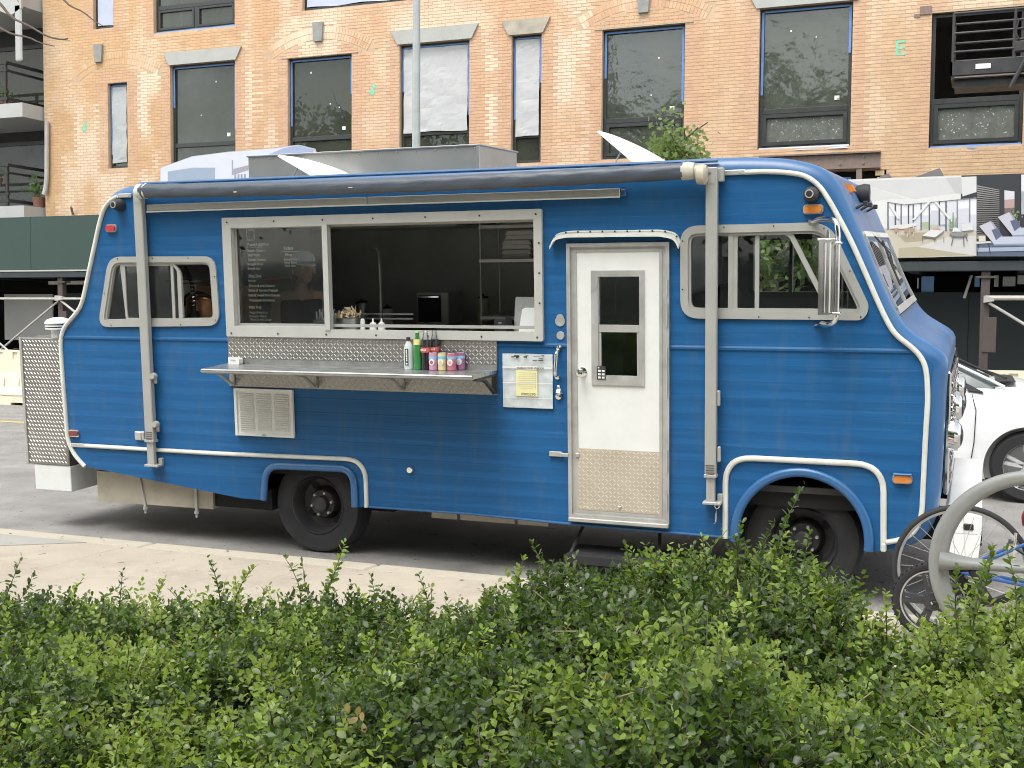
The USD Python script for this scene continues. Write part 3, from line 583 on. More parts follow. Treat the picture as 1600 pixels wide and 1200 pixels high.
P_.add(pp((690, 470), (750, 465), (750, 535), (690, 540)), (.44, .50, .36)); P_.add(pp((760, 495), (835, 490), (835, 530), (760, 535)), (.52, .57, .44))
P_.add(pp((-60, 540), (380, 525), (1176, 545), (1176, 772), (490, 790), (-60, 800)), (.62, .57, .47)); P_.add(pp((480, 590), (660, 560), (880, 560), (680, 640), (540, 650)), (.46, .40, .29)); P_.add(pp((480, 700), (640, 690), (1110, 760), (480, 788)), (.50, .45, .33))
P_.add(pp((650, 690), (930, 600), (1176, 590), (1176, 770), (1120, 762)), (.70, .68, .66))
for u0, u1, v0, v1 in ((380, 391, 290, 540), (445, 458, 300, 520), (498, 508, 310, 510), (563, 574, 310, 490), (606, 616, 305, 470), (676, 686, 298, 540), (750, 760, 310, 540), (838, 850, 280, 495), (897, 910, 280, 550), (1000, 1007, 265, 540), (1112, 1119, 255, 470)): P_.add(pp((u0, v0), (u1, v0), (u1, v1), (u0, v1)), (.12, .12, .13))
for a, b in (((390, 290), (530, 312)), ((530, 312), (1176, 252)), ((838, 282), (910, 278)), ((838, 492), (910, 492)), ((563, 312), (616, 305))): P_.add(pp(a, b, (b[0], b[1] + 7), (a[0], a[1] + 7)), (.14, .14, .15))
for a, b in (((750, 280), (600, 450)), ((800, 290), (950, 470)), ((390, 310), (470, 440))): P_.add(pp(a, (a[0] + 24, a[1]), (b[0] + 24, b[1]), b), (.84, .84, .85))
P_.add(pp((400, 500), (640, 480), (640, 500), (520, 530), (400, 528)), (.80, .78, .74))
for u in (470, 560, 610): P_.add(pp((u, 500), (u + 8, 500), (u + 4, 600), (u - 2, 600)), (.76, .72, .66)); P_.add(pp((u - 30, 525), (u + 10, 522), (u + 6, 560), (u - 26, 562)), (.50, .33, .24))
P_.add(pp((690, 590), (770, 535), (885, 545), (805, 605)), (.80, .79, .78)); P_.add(pp((690, 590), (805, 605), (805, 618), (690, 603)), (.20, .19, .19)); P_.add(pp((805, 605), (885, 545), (885, 560), (805, 620)), (.26, .25, .25)); P_.add(pp((790, 520), (850, 515), (850, 535), (790, 535)), (.72, .42, .38))
for u in (692, 803, 882): P_.add(pp((u, 600), (u + 5, 600), (u + 5, 650), (u, 650)), (.15, .15, .15))
P_.add([pic(1016 + 82 * math.cos(a), 580 + 26 * math.sin(a)) for a in np.linspace(0, 2 * PI, 24)[:-1]], (.20, .20, .20)); P_.add([pic(1016 + 74 * math.cos(a), 575 + 20 * math.sin(a)) for a in np.linspace(0, 2 * PI, 24)[:-1]], (.30, .30, .30))
for a, b in (((965, 600), (948, 680)), ((1055, 600), (1062, 690)), ((1078, 595), (1092, 640))): P_.add(pp(a, (a[0] + 9, a[1]), (b[0] + 6, b[1]), b), (.13, .13, .13))
P_.add(pp((925, 480), (980, 480), (975, 535), (930, 535)), (.42, .44, .42)); P_.add(pp((955, 520), (965, 380), (972, 380), (975, 520)), (.24, .32, .22)); P_.add(pp((940, 520), (935, 440), (945, 440), (955, 520)), (.26, .34, .24)); P_.add(pp((985, 515), (990, 430), (998, 430), (992, 520)), (.26, .34, .24))
P_.add(pp((1040, 490), (1140, 470), (1150, 540), (1050, 550)), (.76, .75, .76)); P_.add(pp((970, 520), (1000, 520), (1040, 555), (960, 555)), (.84, .83, .82))
br = part(shed, 'hoarding_panel', bx(xl, xr - .001, -.055, -.02, zb, zt, .004), M['aptwhite'], label='hoarding panel printed with a bright white living room')
P_.build(br, 'printed_picture', M['print'], (0, -.0562, 0))
P_ = Print(); xl2, xr2 = -.298, 1.9
P_.add(sbox(xl2, 2.705, xr2, 3.845), (.052, .056, .062))
P_.add(pp((1180, 140), (1380, 180), (1380, 560), (1180, 620)), (.36, .34, .33))
for i in range(22): v = 150 + i * 20; P_.add(pp((1180, v), (1380, v + 36 - i * 3.2), (1380, v + 45 - i * 3.2), (1180, v + 9)), (.045, .045, .05))
P_.add(pp((1425, 185), (1515, 195), (1515, 380), (1425, 420)), (.74, .72, .76)); P_.add(pp((1425, 270), (1515, 262), (1515, 340), (1425, 345)), (.52, .36, .34)); P_.add(pp((1425, 345), (1515, 340), (1515, 420), (1425, 420)), (.20, .16, .16)); P_.add(pp((1575, 45), (1640, 45), (1640, 190), (1575, 195)), (.80, .80, .86)); P_.add(pp((1575, 195), (1640, 190), (1640, 400), (1575, 400)), (.45, .46, .50))
for _ in range(40):
    u, v = rng.normal(1515, 30), rng.normal(425, 28); s = rng.uniform(5, 14); P_.add([pic(u + s * math.cos(a), v + s * math.sin(a)) for a in (0, 1.2, 2.4, 3.6, 4.8)], [(.10, .13, .05), (.22, .26, .12), (.36, .36, .22)][rng.integers(3)])
P_.add(pp((1180, 640), (1640, 640), (1640, 775), (1180, 775)), (.12, .15, .21))
def lounger(du, dv):
    P_.add(pp((1200 + du, 505 + dv), (1300 + du, 462 + dv), (1400 + du, 620 + dv), (1330 + du, 665 + dv)), (.60, .59, .66)); P_.add(pp((1300 + du, 462 + dv), (1322 + du, 470 + dv), (1420 + du, 615 + dv), (1395 + du, 622 + dv)), (.38, .38, .46))
    P_.add(pp((1330 + du, 640 + dv), (1400 + du, 600 + dv), (1680, 598 + dv), (1680, 662 + dv), (1330 + du, 665 + dv)), (.56, .60, .72)); P_.add(pp((1310 + du, 540 + dv), (1370 + du, 520 + dv), (1400 + du, 590 + dv), (1350 + du, 632 + dv)), (.13, .15, .24)); P_.add(pp((1330 + du, 665 + dv), (1680, 660 + dv), (1680, 678 + dv), (1330 + du, 680 + dv)), (.30, .34, .44))
lounger(165, -80); lounger(0, 0)
P_.add(pp((1180, 700), (1640, 690), (1640, 725), (1180, 735)), (.40, .46, .60))
P_.add(pp((1165, 645), (1300, 640), (1310, 655), (1180, 665)), (.70, .66, .62)); P_.add(pp((1195, 595), (1255, 592), (1258, 640), (1197, 642)), (.72, .66, .58))
for a, b in (((1190, 665), (1180, 760)), ((1280, 660), (1296, 755))): P_.add(pp(a, (a[0] + 8, a[1]), (b[0] + 6, b[1]), b), (.04, .04, .05))
br = part(shed, 'hoarding_panel', bx(xl2 + .001, xr2, -.055, -.02, 2.705, 3.845, .004), M['aptwhite'], label='hoarding panel printed with blue loungers on a terrace')
P_.build(br, 'printed_picture', M['print'], (0, -.0562, 0))
# pale picture panel showing above the truck's roof at the left
def pic2(px, py, y=SY - .06):
    d = Rc @ np.array([(px - 800) / 1840, (py - 600) / 1840, 1.0]); t = y / d[1]; return CAM[0] + d[0] * t, CAM[2] + d[2] * t
outl = [pic2(*q) for q in ((250, 300), (250, 262), (300, 244), (356, 237), (430, 231), (466, 226), (491, 232), (494, 240), (640, 236), (640, 300))]
br = part(shed, 'hoarding_panel', ext(Polygon(outl), -.055, -.02), M['aptwhite'], label='pale hoarding panel printed with a roofline, showing above the truck roof')
P_ = Print(); P_.add(Polygon(outl).buffer(-.01), (.72, .75, .88)); P_.add(Polygon([pic2(*q) for q in ((420, 241), (444, 231), (466, 227), (490, 233), (490, 242))]), (.40, .46, .66)); P_.add(Polygon([pic2(*q) for q in ((262, 300), (262, 268), (300, 262), (336, 262), (336, 300))]), (.36, .44, .56)); P_.add(Polygon([pic2(*q) for q in ((362, 250), (364, 250), (364, 264), (388, 258), (388, 266), (362, 274))]), (.40, .38, .44))
for u in (366, 371, 376, 381): P_.add(Polygon([pic2(*q) for q in ((u, 272), (u + 3, 272), (u + 3, 279), (u, 279))]), (.36, .38, .46))
P_.build(br, 'printed_picture', M['print'], (0, -.0562, 0))

# ------------------------------------------------------------------ plastic barriers
def make_barrier(name, label, loc, grp):
    t = thing(name, label, 'barrier', loc, group=grp)
    prof = [(-.24, 0), (-.24, .18), (-.20, .24), (-.16, .34), (-.10, .62), (-.09, 1.03), (.09, 1.03), (.10, .62), (.16, .34), (.20, .24), (.24, .18), (.24, 0)]
    L = 1.83; pts = np.array(prof)
    m = trimesh.creation.extrude_polygon(Polygon(pts), L, engine='earcut'); v = m.vertices
    m = trimesh.Trimesh(np.column_stack([v[:, 2] - L / 2, v[:, 0], v[:, 1]]), m.faces, process=False)
    try:
        man = m3.Manifold(m3.Mesh(np.asarray(m.vertices, np.float32), np.asarray(m.faces, np.uint32)))
        if man.is_empty() or man.volume() < 0: man = m3.Manifold(m3.Mesh(np.asarray(m.vertices, np.float32), np.asarray(m.faces[:, ::-1], np.uint32)))
        cut = None
        for x in np.arange(-.72, .8, .36):
            for c in (m3.Manifold.cube([.12, .08, .13], True).translate([x, -.11, .93]), m3.Manifold.cube([.05, .10, .30], True).translate([x + .15, -.165, .50])):
                cut = c if cut is None else cut + c
        for x in (-.55, .55): cut = cut + m3.Manifold.cube([.34, .6, .10], True).translate([x, 0, .0])
        man = man - cut
        o = man.to_mesh(); m = trimesh.Trimesh(o.vert_properties[:, :3], o.tri_verts, process=False)
    except Exception: pass
    part(t, 'body', m, M['creamplastic'])
    part(t, 'base_rib', bx(-.9, .9, -.25, -.235, .19, .215), M['creamplastic']); part(t, 'filler_cap', lathe([(0, .03), (.05, .03), (.06, 0)], 14, at=(.3, 0, 1.03)), M['black'])
    return t
G = 'plastic barriers along the shed'
zb_ = road_z(17.3)
b0 = make_barrier('plastic_barrier', 'cream plastic barrier lettered in dark marker, left of the truck rear box', (-17.28, 17.3, zb_), G)
part(b0, 'marker_lettering', text('OGUMA', .10, -.60, .70, -.106), M['greyink'])
b1 = make_barrier('plain_barrier', 'cream plastic barrier behind the white car bonnet, leftmost at the right edge', (.80, 17.3, zb_ + .02), G)
copy_of(b1, 'plain_barrier', 'cream plastic barrier at the far left edge, partly outside the picture', (-19.16, 17.32, zb_), group=G)
copy_of(b1, 'plain_barrier', 'cream plastic barrier next in line behind the truck rear, right of the lettered one', (-15.40, 17.3, zb_ - .01), group=G)
copy_of(b1, 'plain_barrier', 'cream plastic barrier behind the truck nose, just left of the white car windscreen', (-1.06, 17.3, zb_ - .012), group=G)

# ------------------------------------------------------------------ lamp post behind the truck
lp = thing('lamp_post', 'grey steel lamp post rising behind the truck in front of the sheeted window', 'lamp post', (-8.85, 17.9 + .0, 0.1))
part(lp, 'pole', tube([(0, 0, 0), (0, 0, 3), (0, 0, 7), (0, 0, 9.2)], [.085, .075, .060, .05], 16), M['poleteal'], smooth=40)
part(lp, 'base', lathe([(0, 0), (.16, 0), (.16, .35), (.11, .5), (.09, .5)], 12), M['poleteal'])
part(lp, 'lamp_arm', tube(bend([(0, 0, 9.1), (0, -.3, 9.6), (0, -2.0, 9.8)], .5), .035, 8), M['poleteal']); part(lp, 'lamp_head', hull([(x, y, z) for x in (-.12, .12) for y in (-2.5, -1.9) for z in (9.72, 9.82)]), M['poleteal'])

# ------------------------------------------------------------------ boom lift in front of the right-hand window
bl_ = thing('boom_lift', 'black boom lift basket hanging in front of the right-hand window', 'boom lift', (0, 21.2, 0))
part(bl_, 'basket_floor', cat([bx(-.55, 1.6, -.38, .38, 5.74, 5.80), bx(-.56, 1.6, -.40, -.37, 5.80, 6.02), bx(-.56, -.53, -.4, .4, 5.80, 6.02), bx(-.5, 1.6, -.3, .3, 5.62, 5.74)]), M['blacksteel'])
rails = []
for y in (-.38, .38):
    for z in (6.18, 6.48, 6.80): rails.append(tube(bend([(-.53, y, z), (.24, y, z), (1.6, y, z)], .1), .02, 8))
    for x in (-.53, .40, 1.5): rails.append(rod((x, y, 5.8), (x, y, 6.80), .022, 8))
for z in (6.18, 6.48, 6.80): rails.append(rod((-.53, -.38, z), (-.53, .38, z), .02, 8))
part(bl_, 'guard_rail', cat(rails), M['blacksteel'])
part(bl_, 'control_box', bx(.52, 1.1, -.5, -.3, 6.45, 6.78, .03), M['blacksteel']); part(bl_, 'control_box', bx(.40, .62, -.46, -.36, 6.10, 6.28, .02), M['blacksteel'])
part(bl_, 'white_panel', bx(.62, 1.2, -.49, -.3, 6.80, 6.92, .03), M['whiteplastic']); part(bl_, 'label_plate', bx(-.18, .05, -.408, -.401, 5.88, 5.96), M['paper'])
part(bl_, 'scraped_edge', bx(-.5, 1.6, -.41, -.402, 5.755, 5.775), M['rust'])
part(bl_, 'boom_arm', cat([rod((.5, -.2, 5.9), (2.5, .2, 4.2), .07, 8), rod((.35, -.42, 5.55), (.62, -.42, 6.1), .035, 8), bx(2.3, 2.9, -.2, .4, .3, 4.3, .03)]), M['blacksteel'])
for p in ([(.7, -.5, 6.4), (.6, -.52, 6.2), (.7, -.52, 6.05), (.62, -.45, 5.9)], [(.45, -.45, 6.62), (.40, -.46, 6.4), (.46, -.46, 6.3)], [(.85, -.52, 6.5), (.75, -.54, 6.3), (.9, -.54, 6.0)]): part(bl_, 'cable', tube(chaikin(p, 2), .014, 6), M['black'])
part(bl_, 'chassis', bx(2.0, 3.4, -.5, .9, 0.1, .9, .1), M['blacksteel'])

# ------------------------------------------------------------------ trees
def leaf_cards(n, s, seed, spread):
    r = np.random.default_rng(seed); V, F = [], []
    for k in range(n):
        c = r.normal(0, spread, 3); a = r.normal(size=3); a /= np.linalg.norm(a); a[2] -= .4; a /= np.linalg.norm(a); b = np.cross(a, r.normal(size=3)); b /= np.linalg.norm(b); nn = np.cross(a, b); q = s * r.uniform(.7, 1.25)
        v = [c, c + a * q * .45 + b * q * .30 + nn * q * .06, c + a * q * .75 + b * q * .2, c + a * q, c + a * q * .75 - b * q * .2, c + a * q * .45 - b * q * .30 + nn * q * .06]
        F += [tuple(6 * k + i for i in t) for t in ((0, 1, 5), (1, 2, 5), (2, 4, 5), (2, 3, 4))]; V += v
    return trimesh.Trimesh(np.array(V), F, process=False)
def instancer(path, protos, pos, quat, scale, idx, kind='stuff'):
    pi = UsdGeom.PointInstancer.Define(stage, path); tag(pi, kind=kind)
    targets = []
    for k, (nm, m, mm, sm) in enumerate(protos):
        usdkit.mesh(stage, f'{path}/{nm}', m, mm, smooth=sm); targets.append(Sdf.Path(f'{path}/{nm}'))
    pi.CreatePrototypesRel().SetTargets(targets)
    pi.CreateProtoIndicesAttr(Vt.IntArray.FromNumpy(np.asarray(idx, np.int32))); pi.CreatePositionsAttr(Vt.Vec3fArray.FromNumpy(np.asarray(pos, np.float32)))
    q = np.asarray(quat, float); pi.CreateOrientationsAttr(Vt.QuathArray([Gf.Quath(float(w), float(x), float(y), float(z)) for w, x, y, z in q])); s = np.asarray(scale, float)
    pi.CreateScalesAttr(Vt.Vec3fArray.FromNumpy(np.repeat(s[:, None], 3, 1).astype(np.float32)))
def quat_to(up, spin):
    """Quaternions that carry +z onto up (n, 3) after a spin about z."""
    up = up / np.linalg.norm(up, axis=1, keepdims=True); w = 1 + up[:, 2]; q = np.column_stack([w, -up[:, 1], up[:, 0], np.zeros(len(up))]); q[w < 1e-6] = (0, 1, 0, 0); q /= np.linalg.norm(q, axis=1, keepdims=True)
    c, s = np.cos(spin / 2), np.sin(spin / 2)
    return np.column_stack([q[:, 0] * c - q[:, 3] * s, q[:, 1] * c + q[:, 2] * s, q[:, 2] * c - q[:, 1] * s, q[:, 3] * c + q[:, 0] * s])
def tree(label, loc, h, crown_r, crown_z, n, leaf, seed, trunk_r=.12, squash=.8, spread=.16, per=14, group=None, lean=(0, 0), lm='leaf'):
    r = np.random.default_rng(seed); t = thing('street_tree', label, 'tree', loc, group=group)
    tw = [tube(chaikin([(0, 0, 0), (lean[0] * .2, lean[1] * .2, h * .3), (lean[0] * .6, lean[1] * .6, h * .6), (lean[0], lean[1], h * .93)], 2), np.linspace(trunk_r, trunk_r * .25, 13), 10)]
    tips = []
    for k in range(14):
        a = r.uniform(0, 2 * PI); z0 = crown_z - crown_r * .7 + r.uniform(0, 1.1) * crown_r; el_ = r.uniform(.2, 1.0); L = crown_r * r.uniform(.6, 1.0)
        f = z0 / h; b = np.array([lean[0] * f, lean[1] * f, z0]); e = b + np.array([math.cos(a) * math.cos(el_), math.sin(a) * math.cos(el_), math.sin(el_) * squash]) * L
        tw.append(tube([b, (b + e) / 2 + r.normal(0, .05 * crown_r, 3), e], [trunk_r * .35, trunk_r * .2, .01], 6)); tips.append(e)
    part(t, 'trunk', cat(tw), M['bark'], smooth=50)
    nb = 26; bl2 = r.normal(size=(nb, 3)); bl2 /= np.linalg.norm(bl2, axis=1, keepdims=True); bl2 *= crown_r * r.uniform(.35, .95, (nb, 1)) * np.array([1, 1, squash]); bl2 += np.array([lean[0], lean[1], crown_z])
    cs = bl2[r.integers(0, nb, n)] + r.normal(0, crown_r * .17, (n, 3)); up = r.normal(size=(n, 3)) + np.array([0, 0, .6])
    pr = [(f'leaf_clump_{k}' if k else 'leaf_clump', leaf_cards(per, leaf, seed + k, spread), M[lm], False) for k in range(3)]
    instancer(t + '/crown', pr, cs, quat_to(up, r.uniform(0, 6.28, n)), r.uniform(.7, 1.25, n), r.integers(0, 3, n))
    return t
tree('small leafy tree whose top shows above the cab roof', (-4.12, 16.6, .1), 4.6, .50, 4.06, 125, .085, 5, .03, .95, .10, 8, lm='leaf2', lean=(.12, 0))
tree('low leafy tree seen through the cab windows', (-2.65, 15.9, .1), 3.6, .75, 2.75, 260, .12, 11, .05, 1.0, .12, 11, lm='leaf2')
for i, (x, y, h, cr) in enumerate(((-31, -11, 15, 5.6), (-20.5, -12, 17, 6.4), (-10.5, -10.5, 16, 6.0), (-.5, -12, 17.5, 6.6), (9.5, -11, 15, 5.8), (20, -12, 16, 6.2), (-26, -21, 15, 6.5), (-15, -22, 16, 6.8), (-5, -21, 15, 6.5), (5, -22, 16, 6.8), (15, -21, 15, 6.5))):
    tree('large plaza tree behind the camera, mirrored in the facade windows', (x, y, 0), h, cr, h * .50, 1700, .34, 40 + i, .35, 1.05, .38, 12, group='plaza trees behind the camera')
# bare twigs hanging in at the top left
br_t = thing('bare_branch', 'thin bare branch hanging in at the top left corner', 'branch', (0, 0, 0))
def at(px, py, y):
    d = Rc @ np.array([(px - 800) / 1840, (py - 600) / 1840, 1.0]); return CAM + d * (y / d[1])
for pl, r0 in (([(-60, -60), (0, 5), (18, 28), (45, 40), (75, 58), (98, 62), (106, 60)], .016), ([(98, 62), (110, 63)], .006), ([(-40, 20), (0, 44), (20, 54), (45, 58), (62, 67), (85, 72)], .014), ([(60, -40), (100, 0), (110, 10), (130, 18), (146, 32), (160, 40)], .012), ([(20, -10), (30, 4)], .006)):
    pts3 = [at(a, b, 9.0) for a, b in pl]
    part(br_t, 'twig', tube(chaikin(pts3, 1), np.linspace(r0, r0 * .35, len(chaikin(pts3, 1))), 6), M['bark'])
pot_plant(-22.75, 22.95, 6.93, 1.0, 'green potted plant on the upper balcony behind the dark railing')
pot_plant(-22.05, 23.3, 4.44, 1.5, 'bushy dark potted plant in the corner of the lower balcony')
pot_plant(-22.85, 22.8, 5.0, .9, 'small terracotta pot hung on the lower balcony railing')

# ------------------------------------------------------------------ white car beyond the truck
def car():
    yc = 12.70; t = thing('white_car', 'white car passing beyond the front of the blue truck', 'car', (.45, yc, road_z(12.7) - .02))
    W2 = .92
    # stations along x (0 at the front wheel): x, half width at sill, half width at shoulder, shoulder z, deck half width, deck z
    st = [(-3.62, .70, .72, .80, .60, .92), (-3.45, .82, .84, .92, .70, 1.02), (-3.0, .88, .90, .96, .74, 1.07), (-2.4, .90, .92, .97, .78, 1.07), (-1.6, .90, .92, .96, .80, 1.06), (-.9, .90, .92, .95, .80, 1.06), (-.45, .90, .92, .95, .78, 1.10), (-.1, .90, .92, .94, .72, 1.10), (.3, .89, .91, .90, .66, 1.03), (.65, .84, .86, .82, .58, .94), (.85, .72, .74, .72, .46, .80), (.95, .55, .56, .62, .3, .66)]
    V = []; ns = 14
    for x, ws, wh, zs, wd, zd in st:
        zb = .20 if -3.3 < x < .7 else .28
        half = [(ws - .06, zb), (ws, zb + .10), (wh, (zb + zs) / 2), (wh, zs - .10), (wh - .035, zs), (wd + .04, (zs + 2 * zd) / 3), (wd * .6, zd + .01)]
        V += [(x, -a, z) for a, z in half] + [(x, a, z) for a, z in half[::-1]]
    F = []
    for i in range(len(st) - 1):
        for k in range(ns): l = (k + 1) % ns; F.append((i * ns + k, (i + 1) * ns + k, (i + 1) * ns + l, i * ns + l))
    F += [(0, k, k + 1) + (0,) for k in range(1, ns - 1)]; f3 = [(a, b, c) for a, b, c, d in F[-(ns - 2):]]; F = F[:-(ns - 2)]
    o = (len(st) - 1) * ns; f = list(tri(V, F).faces) + f3 + [(o, o + k + 1, o + k) for k in range(1, ns - 1)]
    m = trimesh.Trimesh(np.array(V), np.array(f), process=True); m.fix_normals()
    man = m3.Manifold(m3.Mesh(np.asarray(m.vertices, np.float32), np.asarray(m.faces, np.uint32)))
    for x in (0, -2.72):
        for s in (-1, 1): man = man - m3.Manifold.cylinder(.34, .385, .385, 48, True).rotate([90, 0, 0]).translate([x, s * .88, .325])
    o_ = man.to_mesh(); bm = trimesh.Trimesh(o_.vert_properties[:, :3], o_.tri_verts, process=False)
    cw = mat('white_car_paint', (.74, .74, .73), .22, var=.01, coat=.6)
    part(t, 'body', bm, cw, smooth=35)
    # greenhouse
    gp_ = [(-.30, .74, 1.09), (-1.15, .60, 1.47), (-1.7, .58, 1.51), (-2.5, .57, 1.46), (-3.15, .66, 1.06)]
    base = [(-.30, .80, 1.05), (-1.15, .82, 1.05), (-1.7, .82, 1.05), (-2.5, .80, 1.05), (-3.15, .70, 1.05)]
    part(t, 'window_glass', hull([(x, s * w, z) for x, w, z in gp_ + base for s in (-1, 1)]), mat('dark_car_glass', (.05, .065, .065), .06, var=.02, spec=.7))
    part(t, 'roof', hull([(x, s * (w - .02) , z + d) for x, w, z in gp_[1:4] for s in (-1, 1) for d in (.004, .03)]), cw, smooth=35)
    for s in (-1, 1):
        part(t, 'windscreen_pillar', tube([(-.22, s * .79, 1.07), (-.75, s * .71, 1.32), (-1.15, s * .605, 1.485)], .014, 8), cw if s < 0 else M['black']); part(t, 'rear_pillar', tube([(-2.5, s * .58, 1.47), (-3.15, s * .68, 1.07)], .06, 8), cw); part(t, 'door_pillar', rod((-1.55, s * .83, 1.05), (-1.6, s * .60, 1.5), .03, 6), M['black'])
        part(t, 'door_mirror', hull([(x, s * y, z) for x in (-.98, -.84) for y in (.93, 1.12) for z in (1.10, 1.24)]), cw)
        part(t, 'door_seam', tube([(-.50, s * .918, 1.0), (-.46, s * .924, .85), (-.47, s * .925, .55), (-.50, s * .912, .32)], .0045, 6), M['ink'])
        part(t, 'quarter_window', hull([(-.54, s * y, 1.03) for y in (.80, .86)] + [(-.40, s * y, 1.02) for y in (.80, .87)] + [(-.56, s * y, 1.10) for y in (.79, .83)]), M['black'])
        part(t, 'headlight', hull([(.55, s * .84, .70), (.80, s * .72, .66), (.55, s * .80, .80), (.78, s * .66, .74), (.5, s * .80, .72)]), M['chrome'])
    part(t, 'cowl', hull([(x, s * w, z) for s in (-1, 1) for x, w, z in ((-.36, .74, 1.10), (-.12, .70, 1.115), (-.2, .72, 1.125))]), M['black'])
    part(t, 'wiper', tube([(-.2, -.5, 1.14), (-.40, .1, 1.19)], .012, 6), M['black'])
    for x in (0, -2.72):
        for s in (-1, 1):
            w = part(t, 'wheel', lathe([(.215, -.1), (.30, -.105), (.328, -.07), (.332, 0), (.328, .07), (.30, .105), (.215, .1)], 40, 'y', (x, s * .80, .335)), M['tyre'], smooth=40)
            sp = [lathe([(.21, -.08), (.218, -.1), (.22, .06), (.19, .06), (.20, -.06)], 40, 'y', (0, 0, 0)), lathe([(0, -.06), (.05, -.06), (.055, .03)], 16, 'y')]
            for k in range(5):
                a0 = 2 * PI * k / 5 + .3
                for da in (-.17, .17):
                    e = np.array([math.cos(a0 + da) * .205, math.sin(a0 + da) * .205]); b = np.array([math.cos(a0 + da * 1.2), math.sin(a0 + da * 1.2)]) * .045; nrm_ = np.array([-math.sin(a0), math.cos(a0)]) * .018
                    sp.append(hull([(q[0], y, q[1]) for q in (b + nrm_, b - nrm_, e + nrm_ * .9, e - nrm_ * .9) for y in (-.075, -.045)]))
            rm = cat(sp)
            if s > 0: rm.apply_scale([1, -1, 1]); rm.invert()
            rm.apply_translation((x, s * .80, .335)); part(w, 'rim', rm, M['silver'])
    part(t, 'underbody', bx(-3.2, .6, -.52, .52, .22, .6), M['chassis'])
    return t
car()

# ------------------------------------------------------------------ the blue food truck
TLOC, TRX = (0, 7.55, 0), 3.4666
ca, sa = math.cos(math.radians(TRX)), math.sin(math.radians(TRX))
def tw(x, y, z): return (x, 7.55 + ca * y - sa * z, sa * y + ca * z)     # truck coordinates to world
def rest(name, label, c, x, y, z, group=None, rz=0): return thing(name, label, c, tw(x, y, z), rx=TRX, rz=rz, group=group)
T = thing('food_truck', 'old blue food truck with white mouldings, open serving window and rolled awning', 'food truck', TLOC, rx=TRX)
TW = 2.15
rear = [(-6.653, .557), (-6.778, .592), (-6.858, .657), (-6.894, .749), (-6.897, .957), (-6.902, 1.254), (-6.915, 1.490), (-6.918, 1.61), (-6.885, 1.70), (-6.82, 1.762), (-6.744, 1.825), (-6.68, 1.892), (-6.64, 1.96), (-6.557, 2.235), (-6.470, 2.452), (-6.415, 2.60), (-6.35, 2.70), (-6.27, 2.76), (-6.16, 2.79), (-6.02, 2.80)]
front = [(-1.844, 2.812), (-1.677, 2.814), (-1.448, 2.814), (-1.20, 2.80), (-1.05, 2.775), (-.93, 2.735), (-.86, 2.685), (-.80, 2.60), (-.736, 2.45), (-.68, 2.328), (-.556, 2.02), (-.47, 1.845), (-.42, 1.765), (-.354, 1.704), (-.27, 1.655), (-.19, 1.605), (-.16, 1.55), (-.172, 1.46), (-.178, 1.30), (-.182, 1.0), (-.194, .685), (-.214, .585), (-.261, .482), (-.325, .422), (-.417, .386), (-.503, .371)]
prof = resample(chaikin(rear + [(-5.0, 2.803), (-3.5, 2.806)] + front, 2), .045)
tg = np.gradient(prof, axis=0)
for _ in range(6): tg[1:-1] = (tg[:-2] + 2 * tg[1:-1] + tg[2:]) / 4
tg /= np.linalg.norm(tg, axis=1, keepdims=True); inn = np.column_stack([tg[:, 1], -tg[:, 0]])      # inward normal
RF = .085
def rows():
    out = []
    for s in range(8): a = s / 7 * PI / 2; out.append((RF * (1 - math.sin(a)), RF * (1 - math.cos(a))))
    mid = [(0, y) for y in (.18, .30, .56, .60, .92, 1.05, 1.2, 1.36, 1.52, 1.7, 1.9)]
    return out + mid + [(i, TW - y) for i, y in out[::-1]]
RW = rows()
s_arc = np.r_[0, np.cumsum(np.linalg.norm(np.diff(prof, axis=0), axis=1))]
edge = np.clip(np.minimum(s_arc, s_arc[-1] - s_arc) / .25, .15, 1)
V = np.array([[(p[0] + n_[0] * i * e, y, p[1] + n_[1] * i * e) for p, n_, e in zip(prof, inn, edge)] for i, y in RW]); npf = len(prof)
zz = prof[:, 1]; xx_ = prof[:, 0]
wsi = [k for k in range(npf - 1) if xx_[k] > -.80 and 1.86 < zz[k] < 2.30 and xx_[k] < -.45]   # windscreen opening
def roof_hole(x, z, y0, y1):   # the two roof hatches under the raised lids
    return z > 2.7 and ((-4.95 < x < -4.52 and y0 > .29 and y1 < .57) or (-2.46 < x < -2.10 and y0 > .59 and y1 < .93))
F = []
ny = len(RW)
for j in range(ny - 1):
    y0, y1 = RW[j][1], RW[j + 1][1]
    for k in range(npf - 1):
        if k in wsi and y0 > .15 and y1 < TW - .15: continue
        if roof_hole(xx_[k], zz[k], y0, y1): continue
        F.append((j * npf + k, (j + 1) * npf + k, (j + 1) * npf + k + 1, j * npf + k + 1))
part(T, 'body_shell', tri(V.reshape(-1, 3), F), M['blueshell'], smooth=60)
inset = V[0][:, [0, 2]]
